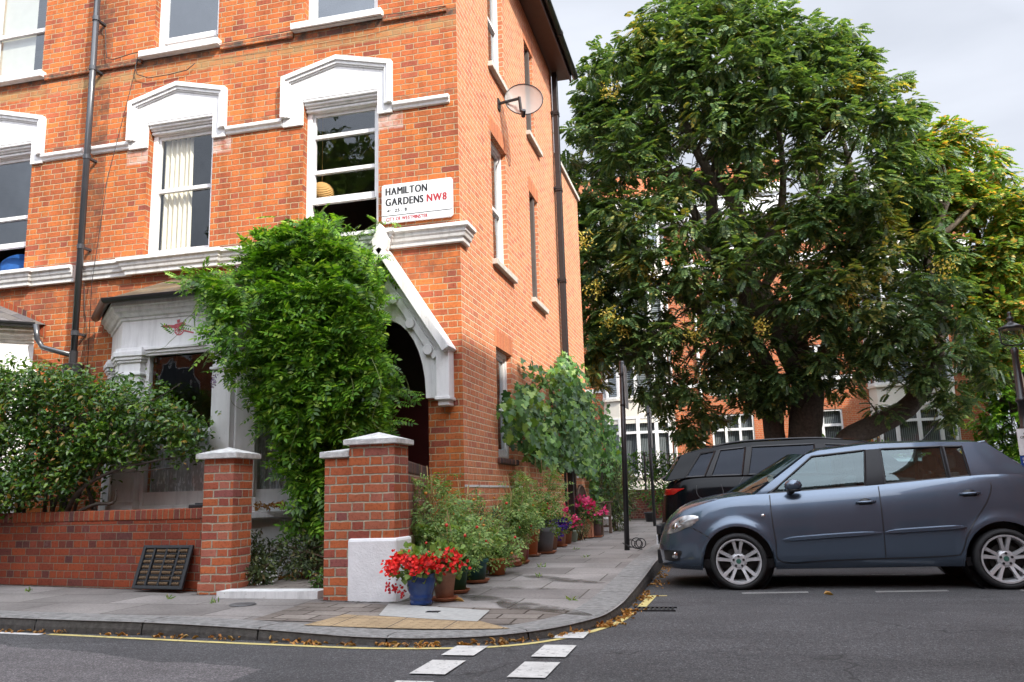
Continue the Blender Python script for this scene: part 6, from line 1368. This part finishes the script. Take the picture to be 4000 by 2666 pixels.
m = MB(); m.prism([(ORB+.27, z0c+1.37), (ORB+.28, z0c+1.335), (ORB+.42, z0c+1.36), (ORB+.70, z0c+1.44), (ORB+.66, z0c+1.475), (ORB+.45, z0c+1.43)], 'y', Yb-.60, Yb+.60); m.build('roof_spoiler', M['blackpaint'], bc_, bevel=.01)
m = MB(); m.prism([(ORB+.62, z0c+1.46), (ORB+.64, z0c+1.53), (ORB+.70, z0c+1.525), (ORB+.86, z0c+1.49)], 'y', Yb-.025, Yb+.025); m.build('shark_fin_aerial', M['blackpaint'], bc_, bevel=.008)
m = MB(); m.tube([(ORB+.12, Yb-.35, z0c+1.13), (ORB+.05, Yb-.36, z0c+1.10)], .022, 8); m.build('rear_wiper_hub', M['black_trim'], bc_)
white = dict(grey); white.update(name='parked_car', label='white car parked farther along, seen only through the windows of the grey hatchback', xy=(3.1, 5.6), paint=M['whitepaint'], wins=[(1, 2), (3, 4), (5, 6)], glass=(M['darkglass'], M['darkglass']))
build_car(white)
# ------------------------------------------------------------------ street furniture
def post(label, x, y, h, lean, plate, cable):
    t = thing('sign_post', label, 'sign post', (x, y, gz(x, y))); z = gz(x, y)
    m = MB(); m.tube([(x, y, z), (x+lean*.5, y, z+h*.5), (x+lean, y, z+h)], .038, 14); m.lathe([(.04, -.004), (.03, .02), (0, .025)], (x+lean, y, z+h), 14); m.build('pole', M['iron'], t, smooth=True)
    k = (h-plate*.5-.06)/h; m = MB(); m.box(x+lean*k+.04, x+lean*k+.056, y-.12, y+.20, z+h-plate-.05, z+h-.05); m.build('sign_plate', M['grey_plate'], t, bevel=.004)
    m = MB()
    for q in (.12, plate-.05): m.lathe([(.041, -.012), (.046, -.012), (.046, .012), (.041, .012)], (x+lean*k, y, z+h-.05-q), 14); m.box(x+lean*k+.03, x+lean*k+.045, y-.03, y+.03, z+h-.065-q, z+h-.035-q)
    m.build('clamp', M['iron'], t); return t
M['grey_plate'] = plain('grey_sign_plate', (.28, .28, .27), .5)
post('tall black sign post with an edge-on plate, rising from the paving before the cars', 1.38, 3.16, 2.66, .06, .62, True)
t2 = post('second black sign post with an edge-on plate, farther off by the black car', 1.08, 11.6, 2.84, .0, .95, False)
m = MB(); m.box(.90, .94, 11.6, 11.66, .85, 1.75); m.build('bracket_bar', M['iron'], t2)
m = MB()
for k, (ox, oy, rr, tl) in enumerate(((.14, -.02, .07, .3), (.20, .01, .065, -.2), (.17, -.03, .055, .6), (.06, 0, .06, 1.2))):
    m.tube([(1.38+ox+rr*math.cos(a*.35), 3.14+oy+rr*.5*math.sin(a*.35)*math.sin(tl), .03+rr+rr*math.sin(a*.35)*math.cos(tl*.5)) for a in range(19)], .007, 5)
m.tube([(1.33, 3.10, .10), (1.42, 3.09, .06), (1.5, 3.1, .03), (1.6, 3.1, .015)], .007, 5)
tag(m.build('bicycle_cable', cab, None, smooth=True), 'coiled black lock cable left at the foot of the tall sign post', 'cable')
# lamp post at the right edge
lx, ly = 6.86, 4.0
lp_ = thing('street_lamp', 'black heritage street lamp with a bell shaped glass lantern at the right edge', 'street lamp', (lx, ly, -.14))
m = MB(); m.lathe([(.16, 0), (.16, .1), (.12, .14), (.11, .9), (.13, .95), (.075, 1.0), (.065, 1.6), (.085, 1.64), (.06, 1.68), (.055, 2.0), (.075, 2.02), (.075, 2.06), (.052, 2.08), (.042, 2.68), (.055, 2.74), (.03, 2.78)], (lx-.02, ly, -.14), 20); m.build('column', M['iron'], lp_, smooth=True)
m = MB(); z = 2.73
m.lathe([(.0, .42), (.022, .42), (.03, .39), (.018, .36), (.045, .335), (.05, .31), (.028, .29), (.06, .25), (.12, .215), (.165, .20), (.17, .175), (.155, .17), (.0, .17)], (lx-.02, ly, z), 28); m.build('hood', M['iron'], lp_, smooth=True)
m = MB(); m.lathe([(.13, .17), (.128, .10), (.10, .04), (.05, .005), (0, 0)], (lx-.02, ly, z+.0), 24); m.build('glass_bowl', glassmat('lamp_glass', (.8, .85, .75), .05), lp_, smooth=True)
m = MB(); m.tube([(lx-.18, ly, z+.17), (lx-.17, ly, z-.02), (lx-.12, ly, z-.05), (lx-.02, ly, z-.06)], .012, 6); m.tube([(lx+.14, ly, z+.17), (lx+.13, ly, z-.02), (lx+.08, ly, z-.05), (lx-.02, ly, z-.06)], .012, 6); m.build('bracket', M['iron'], lp_, smooth=True)
ps_ = thing('parking_sign', 'white over blue parking sign plate fixed to the lamp column at the right edge', 'sign', (lx, ly-.08, 1.2))
m = MB(); m.box(lx-.16, lx+.28, ly-.095, ly-.083, 1.14, 1.50); m.build('white_plate', M['white'], ps_); m = MB(); m.box(lx-.16, lx+.28, ly-.095, ly-.083, .86, 1.135); m.build('blue_plate', plain('blue_plate', (.01, .05, .25), .4, var=.05), ps_)
text('C', lx-.08, 1.415, .035, INK, ps_, .001, .9, y=ly-.097); text('OP', lx-.125, 1.365, .035, INK, ps_, .001, .9, y=ly-.097)
text('DI', lx-.13, 1.075, .03, M['white'], ps_, .0008, .9, y=ly-.097); text('EN', lx-.13, 1.035, .03, M['white'], ps_, .0008, .9, y=ly-.097)

# ------------------------------------------------------------------ far wall with chain-link fence
fwl = thing('yard_wall', 'low dark brick wall with chain-link fence at the far end of the pavement', 'wall', (0, 18, 0))
m = MB(); m.box(-9, 2.5, 17.6, 17.85, -.1, .88); m.build('wall', M['return_brick'], fwl)
m = MB(); nx, nz_ = 95, 11
def wire(a, c): m.tube([a, c], .0045, 3, False)
for i in range(-nz_*1, int(11/.1)):
    x = -8.6+i*.1
    for sg in (1, -1):
        xa, xb = (x, x+1.1*.95) if sg > 0 else (x+1.1*.95, x)
        if xa < -3 and xb < -3 or max(xa, xb) > 2.5: continue
        wire((xa, 17.7, .9), (xb, 17.7, 1.95))
fm = m.build('chain_link_mesh', plain('galvanised_wire', (.16, .17, .17), .5, .5), fwl)
m = MB()
for x in (-2.8, -.2, 2.4): m.tube([(x, 17.7, .0), (x, 17.7, 2.0)], .03, 8)
m.tube([(-2.8, 17.7, 1.95), (2.4, 17.7, 1.95)], .008, 5); m.tube([(-.15, 17.68, 1.75), (1.0, 17.68, .9)], .025, 6); m.build('fence_post', M['iron'], fwl)
rw_ = MB(); rw_.box(2.2, 30, 17.9, 18.15, -.15, .5); tag(rw_.build('forecourt_wall', M['wall_brick'], None), 'low brick forecourt wall behind the parked cars', 'wall')

# ------------------------------------------------------------------ mansion flats
mf = thing('mansion_flats', 'brick apartment block with white bowed bays and white windows behind the big tree', 'apartment building', (5, 27, 0))
MY = 26.; X0, X1, H = -14., 12.6, 13.0
wins = []
for fl_ in range(4):
    zb = 1.5+fl_*3.05
    for (a, c) in ((2.40, 4.05), (5.9, 7.4), (-6.2, -4.6)): wins.append((a, c, zb+.02, zb+1.85+(.0 if fl_ else .45), .12))
m = MB(Matrix.Translation((0, MY, 0))); wall(m, X0, X1, -.2, 11.75, wins); m.build('wall', M['block_brick'], mf)
m = MB(); m.face([(X1, MY, -.2), (X1, MY+12, -.2), (X1, MY+12, 11.75), (X1, MY, 11.75)]); m.face([(X0, MY, -.2), (X0, MY+12, -.2), (X0, MY+12, 11.75), (X0, MY, 11.75)]); m.build('end_wall', M['block_brick'], mf)
m = MB(); m.box(X0-.3, X1+.3, MY-.35, MY+12, 11.75, 11.95); m.build('eaves', M['slate'], mf)
m = MB(); m.box(X0+.1, X1-6.6, MY+.3, MY+11.5, 11.95, 13.05); m.box(X0, X1-6.5, MY+.2, MY+11.6, 13.05, 13.45); m.build('white_band', M['white'], mf)
m = MB(); m.box(X0+.1, X1-6.6, MY+.3, MY+11.5, 13.45, 14.5); m.build('attic_wall', M['block_brick'], mf)
m = MB(); m.box(X0-.05, X1+.05, MY-.06, MY-.001, 9.85, 10.2); m.box(X0-.05, X1+.05, MY-.05, MY-.001, 4.95, 5.12); m.build('string_band', M['white'], mf)
m = MB(); m.box(X0+.2, X1-.2, MY+1.2, MY+1.3, 0, 11.7); m.build('interior', M['dark_room'], mf)
stripe = NB('striped_curtain'); sw_ = stripe.n('TexWave', bands_direction='X'); sw_.inputs['Scale'].default_value = 4.5; sw_.inputs['Distortion'].default_value = .6; stripe.put(sw_.inputs['Vector'], stripe.pos()); stripe.col(stripe.ramp(sw_.outputs['Fac'], [(.2, .10), (.9, .34)])); stripe.p.inputs['Roughness'].default_value = .9
blind = NB('slatted_blind'); sw_ = blind.n('TexWave', bands_direction='Z'); sw_.inputs['Scale'].default_value = 3.6; blind.put(sw_.inputs['Vector'], blind.pos()); blind.col(blind.ramp(sw_.outputs['Fac'], [(.3, .12), (.8, .42)])); blind.p.inputs['Roughness'].default_value = .8
M['far_glass'] = glassmat('far_glass', (.75, .8, .82), .05)
def casement(parent, xf, u0, u1, z0, z1, bays_, cur):
    m = MB(xf); t = .07; m.box(u0, u0+t, -.02, .08, z0, z1); m.box(u1-t, u1, -.02, .08, z0, z1); m.box(u0+t, u1-t, -.02, .08, z1-t, z1); m.box(u0+t, u1-t, -.05, .08, z0, z0+.09); zt = z1-.62; m.box(u0+t, u1-t, -.018, .078, zt-.05, zt+.05)
    for k in range(1, bays_): x = u0+(u1-u0)*k/bays_; m.box(x-.05, x+.05, -.015, .075, z0+.09, zt-.05); m.box(x-.05, x+.05, -.015, .075, zt+.05, z1-t)
    f = m.build('window_frame', M['white'], parent)
    g = MB(xf); g.face([(u0+t, .04, z0+.05), (u1-t, .04, z0+.05), (u1-t, .04, z1-.05), (u0+t, .04, z1-.05)]); g.build('pane', M['far_glass'], f)
    if cur is not None: g = MB(xf); g.face([(u0+t, .14, z0+.05), (u1-t, .14, z0+.05), (u1-t, .14, z1-.05), (u0+t, .14, z1-.05)]); g.build('curtain', cur, f)
TM = Matrix.Translation((0, MY+.05, 0))
for i, (a, c, z0_, z1_, d) in enumerate(wins): casement(mf, TM, a, c, z0_, z1_, 2 if c-a < 1.62 else 3, (stripe.m, blind.m, stripe.m, blind.m)[i//3])
for bi, (bx0, bx1) in enumerate(((-1.95, .95), (8.45, 11.5))):
    n = 7; bwid = bx1-bx0; dep = .75
    ang = [math.pi*(1-k/(n-1)) for k in range(n)]
    pts_b = [(bx0, MY)]+[(bx0+bwid*(.5+.5*math.cos(a)*1.0), MY-dep*math.sin(a)**.7) for a in ang[1:-1]]+[(bx1, MY)]
    for f_ in range(4):
        z_ = 1.35+f_*3.05+(.1 if f_ else 0); m = MB()
        lo = -.2 if f_ == 0 else z_-.95
        m.sweep([(0, lo), (0, z_)], [(p[0], p[1], 0) for p in pts_b]); m.sweep([(0, z_), (.07, z_), (.07, z_+.07), (0, z_+.09)], [(p[0], p[1], 0) for p in pts_b]); m.build('bay_wall', M['render_cream'], mf)
        for k in range(len(pts_b)-1):
            a, c = Vector(pts_b[k]), Vector(pts_b[k+1]); ln = (c-a).length; an = math.atan2(c.y-a.y, c.x-a.x)
            if ln < .25: continue
            casement(mf, Matrix.Translation((a.x, a.y, 0)) @ Matrix.Rotation(an, 4, 'Z'), .0, ln, z_+.09, z_+(2.05 if f_ else 2.45), 1, stripe.m if (f_ == 0) else blind.m)
    m = MB(); m.sweep([(0, 12.4), (0, 12.65), (.1, 12.65), (.1, 12.8), (-.4, 12.9)], [(p[0], p[1], 0) for p in pts_b]); m.prism(pts_b, 'z', 12.8, 12.85); m.build('bay_top', M['render_cream'], mf)
m = MB(); m.tube([(2.05, MY-.08, 0), (2.05, MY-.08, 11.7)], .06, 8); m.build('drainpipe', M['white'], mf)

# ------------------------------------------------------------------ the big tree
rng = np.random.default_rng(77); TY = 16.
tr = thing('big_tree', 'very large ash-like tree with several leaning trunks behind the parked cars', 'tree', (5, TY, -.1))
LIMBS = [([(4.6, -.15), (4.24, 2.16), (4.27, 3.52), (4.05, 4.55), (3.49, 5.23), (2.78, 5.61), (2.19, 6.25)], .34, .09, -.2),
 ([(4.9, -.15), (5.03, 2.13), (5.21, 3.47), (4.93, 4.36), (4.59, 5.28), (4.05, 6.09), (3.62, 6.92), (3.17, 7.63), (2.99, 8.6), (2.88, 9.85), (2.09, 10.66)], .50, .10, .0),
 ([(5.15, 3.47), (5.12, 4.47), (4.73, 5.52), (4.3, 6.2), (3.95, 6.9), (3.75, 7.98), (3.67, 9.21), (3.21, 9.95), (2.65, 11.15), (2.34, 12.49), (2.2, 14.2)], .33, .05, .5),
 ([(3.46, 6.41), (3.14, 7.23), (2.57, 8.1), (2.5, 8.93), (2.1, 9.81), (1.81, 10.41), (1.2, 11.6)], .19, .05, -.5),
 ([(5.2, -.15), (5.6, 1.2), (6.18, 2.08), (7.12, 2.51), (7.83, 2.95), (8.36, 3.77), (8.63, 4.72), (8.83, 5.94), (8.71, 6.96), (9.3, 8.6)], .36, .09, -.6),
 ([(5.29, 3.71), (5.84, 4.68), (6.31, 5.9), (6.78, 7.15), (7.14, 8.41), (7.03, 9.75), (6.9, 11.2)], .22, .05, .4),
 ([(6.75, 6.89), (7.41, 7.6), (8.03, 8.05), (9.01, 7.63), (9.74, 8.12), (10.24, 8.58)], .13, .04, .0), ([(3.93, 6.11), (4.62, 7.09), (5.29, 7.82), (5.84, 8.56), (6.0, 10.5)], .15, .04, -.6),
 ([(2.78, 5.61), (2.32, 6.24), (1.82, 6.42), (1.08, 7.02), (.45, 7.49)], .11, .03, -.6), ([(3.62, 6.92), (4.44, 7.91), (4.87, 8.66), (5.11, 9.99), (5.12, 11.65), (4.8, 13.6)], .16, .04, .3), ([(7.14, 8.41), (8.04, 9.23), (8.61, 10.22)], .11, .03, .6), ([(2.88, 9.4), (2.3, 10.0), (1.4, 10.6), (.4, 11.6)], .08, .02, -.8),
 ([(3.49, 5.23), (2.6, 4.9), (1.7, 5.2), (.6, 4.8)], .09, .02, -1.0)]
ends = []
tk = MB(); br = MB()
for i, (pts_, r0, r1, dy) in enumerate(LIMBS):
    n = len(pts_); P_ = catmull([(x, TY+dy*(k/(n-1))**1.2+.25*math.sin(k*1.3+i), z) for k, (x, z) in enumerate(pts_)], 6)
    (tk if i in (0, 1, 4) else br).tube(P_, [r1+(r0-r1)*(1-k/(len(P_)-1))**.8*(1+.05*math.sin(k*1.7)) for k in range(len(P_))], 12)
    for k in range(len(P_)//3, len(P_), 2): ends.append(P_[k])
tk.build('trunk', M['bark'], tr, smooth=True)
CROWN = [(-1.4, 11.84), (-.74, 12.34), (-.9, 13.71), (.13, 14.46), (.69, 14.52), (1.29, 15.33), (2.43, 15.96), (3.25, 16.12), (4.29, 15.85), (5.38, 14.84), (6.46, 14.14), (7.5, 13.8), (7.36, 13.14), (8.14, 12.53), (8.67, 11.96), (8.8, 11.3), (9.3, 9.6), (9.1, 7.6), (9.6, 5.6), (10.0, 3.8), (9.5, 2.6), (8.94, 2.2), (7.44, 2.5), (6.35, 2.8), (5.63, 2.5), (4.85, 2.85), (4.05, 3.1), (3.28, 2.5), (2.03, 2.05), (1.31, 2.5), (.35, 3.4), (-.53, 3.8), (-1.03, 4.49), (-1.14, 6.53), (-1.22, 7.93), (-1.21, 9.63), (-1.44, 10.81)]
CROWN2 = [(8.3, 11.2), (9.0, 11.45), (9.89, 11.4), (10.7, 10.59), (11.35, 10.05), (11.9, 9.2), (12.0, 7.2), (11.6, 5.2), (10.6, 4.0), (9.6, 5.0), (9.2, 6.6), (8.6, 7.8), (8.3, 9.4)]
GAPS = [(2.19, 10.22, .65), (3.05, 9.56, .79), (3.79, 9.19, .65), (2.99, 8.6, .79), (.95, 9.38, .33), (4.57, 9.51, .39), (1.93, 8.17, .59), (2.37, 7.04, .52), (4.18, 7.8, .39), (1.13, 7.83, .33), (-.12, 4.3, .72), (.94, 4.63, .72), (.06, 2.73, .79), (2.2, 4.54, .79), (2.86, 3.35, .72), (3.4, 2.44, .79), (4.25, 5.56, .33), (5.32, 2.72, .79), (5.79, 4.05, .39), (6.38, 3.03, .79), (7.12, 3.6, .79), (7.8, 2.6, 1.05), (8.22, 4.51, .65), (7.99, 5.51, .46), (8.77, 3.5, .65), (8.4, 2.1, .79), (9.39, 3.23, .52), (6.12, 7.73, .33), (5.44, 6.75, .39), (7.65, 6.55, .33), (9.43, 7.39, .39), (6.95, 6.49, .26), (1.62, 3.29, .52), (2.53, 5.69, .33), (7.98, 7.54, .39), (8.88, 8.48, .3)]
def edge_dist(x, z, poly):
    d = 9.
    for (x1, y1), (x2, y2) in zip(poly, poly[1:]+poly[:1]):
        L2 = (x2-x1)**2+(y2-y1)**2; t = max(0, min(1, ((x-x1)*(x2-x1)+(z-y1)*(y2-y1))/L2)); d = min(d, math.hypot(x-x1-t*(x2-x1), z-y1-t*(y2-y1)))
    return d
def crown(poly, ncl, per, mat, parent, thick, gaps, twigs, yc, T, F, s0, s1, kmin=.30, seedp=.02):
    X, Z = sample_poly(poly, ncl, rng); P_, D_, N_, S_ = [], [], [], []; seeds = []
    for x, z in zip(X, Z):
        g = 0
        for gx, gzz, gr2 in gaps:
            d = math.hypot(x-gx, z-gzz)
            if d < gr2*.95: g = max(g, 1-(d/(gr2*.95))**3)
        if rng.random() < g*.96: continue
        e = edge_dist(x, z, poly); th = thick*min(1., (e/2.6+.06))**.5
        for _ in range(1):
            y = yc+rng.choice([-1, 1], p=[.54, .46])*th*rng.random()**.45*(1.0)
            r = rng.uniform(.25, .62)*min(1, .45+e)
            k = int(per*rng.uniform(.6, 1.3))
            u = norm(rv(rng, k)); q = np.array([x, y, z])+u*r*np.array([1, 1, .62])*rng.random((k, 1))**.35
            q[:, 2] += rng.normal(0, .05, k)
            P_.append(q); D_.append(u*np.array([1, 1, .45])+np.array([0, -.15, -.28])+rv(rng, k, .18)); N_.append(np.column_stack([u[:, 0]*.4, u[:, 1]*.4-.1, np.ones(k)])+rv(rng, k, .2)); S_.append(rng.uniform(s0, s1, k))
            b0 = min(twigs, key=lambda p: (p[0]-x)**2+(p[1]-y)**2*.6+(p[2]-z)**2) if twigs else None
            if b0 is not None and rng.random() < .75:
                mid = ((b0[0]+x)/2+rng.normal(0, .15), (b0[1]+y)/2, (b0[2]+z)/2+rng.uniform(-.05, .35)); Lb = math.dist(b0[:], (x, y, z)); br.tube(catmull([tuple(b0), mid, (x, y, z)], 3), [.016+.013*Lb, .014+.009*Lb, .012+.006*Lb, .012, .010, .008, .005][:7], 4, False)
            if rng.random() < seedp: seeds.append((x, y-th*.15, z))
    Pn, Dn, Nn_, Sn = map(np.concatenate, (P_, D_, N_, S_)); V, fa = scatter(T, F, Pn, Dn, Nn_, Sn)
    npmesh('crown', V, fa, mat, parent)
    return seeds
T, F = t_frond(5, .60, .44, .26)
seeds = crown(CROWN, 1420, 24, M['tree'], tr, 3.0, GAPS, ends, TY-.2, T, F, .22, .37)
br.build('branches', M['lightbark'], tr, smooth=True)
E_ = [(x+1.05, z, r) for x, z, r in ((1.0, 6.6, .25), (.0, 5.5, .3), (.3, 5.2, .25), (3.9, 4.9, .2), (2.2, 4.8, .25), (6.0, 5.4, .25), (8.3, 6.0, .3), (-.6, 7.6, .3), (.3, 12.2, .25), (1.1, 8.0, .2), (-.4, 6.4, .3), (-1.6, 9.0, .25))]
P_ = []
for x, z, r in E_: k = 90; P_.append(np.array([x-1.0, TY-2.9+rng.normal(0, .3), z])+rv(rng, k, r*.55))
P_ = np.concatenate(P_); T2, F2 = t_leaf(.5, .2, .2); V, fa = scatter(T2, F2, P_, rv(rng, len(P_)), rv(rng, len(P_)), rng.uniform(.05, .11, len(P_))); npmesh('seed_clusters', V, fa, M['seed'], tr)
# second tree, yellowing, to the right
br = MB(); t2_ = thing('yellowing_tree', 'tree with orange and yellow tinged foliage at the right of the big tree', 'tree', (10.6, 17.5, -.1))
tk = MB(); tk.tube(catmull([(11.4, 17.5, -.1), (11.1, 17.4, 3.0), (10.6, 17.3, 6.0), (10.4, 17.3, 8.5), (10.2, 17.3, 10.4)], 5), [.2-.008*k for k in range(21)], 10); tk.build('trunk', M['bark'], t2_, smooth=True)
for q in ([(10.6, 17.3, 6), (9.6, 17.0, 7.1), (9.0, 16.8, 8.2)], [(10.5, 17.3, 7), (11.2, 17, 8), (11.5, 16.8, 9)], [(10.7, 17.3, 5), (9.8, 16.8, 5.6), (9.4, 16.5, 6.4)]): br.tube(catmull(q, 5), [.09-.006*k for k in range(11)], 8)
ends2 = [Vector(p) for p in ((10.6, 17.3, 6.), (9.6, 17, 7.1), (9.0, 16.8, 8.2), (11.2, 17, 8), (11.5, 16.8, 9), (10.4, 17.3, 8.5), (10.2, 17.3, 10.4), (9.4, 16.5, 6.4), (11.0, 17.2, 4.5))]
crown(CROWN2, 210, 22, M['tree2'], t2_, 1.6, [(9.43, 7.39, .3), (10.3, 8.6, .3), (9.9, 9.5, .25), (10.9, 6.6, .3)], ends2, 17.2, T, F, .26, .42)
br.build('branches', M['lightbark'], t2_, smooth=True)
# light green trees far right
br = MB(); t3_ = thing('side_tree', 'bright green bushy tree filling the gap below the lamp at the right edge', 'tree', (13.8, 23, -.1))
tk = MB()
for x in (12.4, 13.8, 15.2): tk.tube(catmull([(x, 23, -.1), (x+.3, 23, 2.5), (x-.4, 23, 5), (x+.2, 23, 7.5)], 5), [.16-.008*k for k in range(16)], 8)
tk.build('trunk', M['lightbark'], t3_, smooth=True)
crown([(11.2, .6), (11.1, 4.0), (11.3, 7.0), (12.4, 9.0), (15, 10.0), (18, 9), (18, 1.0), (14, .4)], 360, 20, M['wist'], t3_, 1.8, [(12.9, 3.2, .3), (13.6, 4.6, .3)], [Vector((12.4, 23, 4)), Vector((13.8, 23, 5)), Vector((15.2, 23, 5))], 22.6, T, F, .30, .46)
br.build('branches', M['bark'], t3_, smooth=True)
bush('shrub', 'leafy green shoots scrambling over the chain-link fence', (.7, 17.35, 1.55), (1.6, .3, .45), 900, TL, FL, .14, M['vine'], seed=120)
bush('shrub', 'dark evergreen shrubs in the forecourt behind the parked cars', (6.5, 20.0, 1.1), (4.5, .8, 1.1), 2600, TL, FL, .16, M['hedge'], seed=121)
# street tree across the front road, seen only in the window glass
t4 = thing('street_tree', 'large street tree across the front road, behind the camera', 'tree', (-9.5, -15.5, 0)); br = MB()
tk = MB(); tk.tube([(-9.5, -15.5, -.1), (-9.4, -15.5, 4), (-9.6, -15.5, 8)], [.3, .24, .14], 10); tk.build('trunk', M['bark'], t4, smooth=True)
u = norm(rv(rng, 1600)); V, fa = scatter(T, F, np.array([-9.5, -15.5, 8.6])+u*np.array([3.4, 2.6, 4.2])*rng.random((1600, 1))**.4, u+rv(rng, 1600, .4), u*.3+[0, 0, 1], rng.uniform(.5, .8, 1600)); npmesh('crown', V, fa, M['tree'], t4)
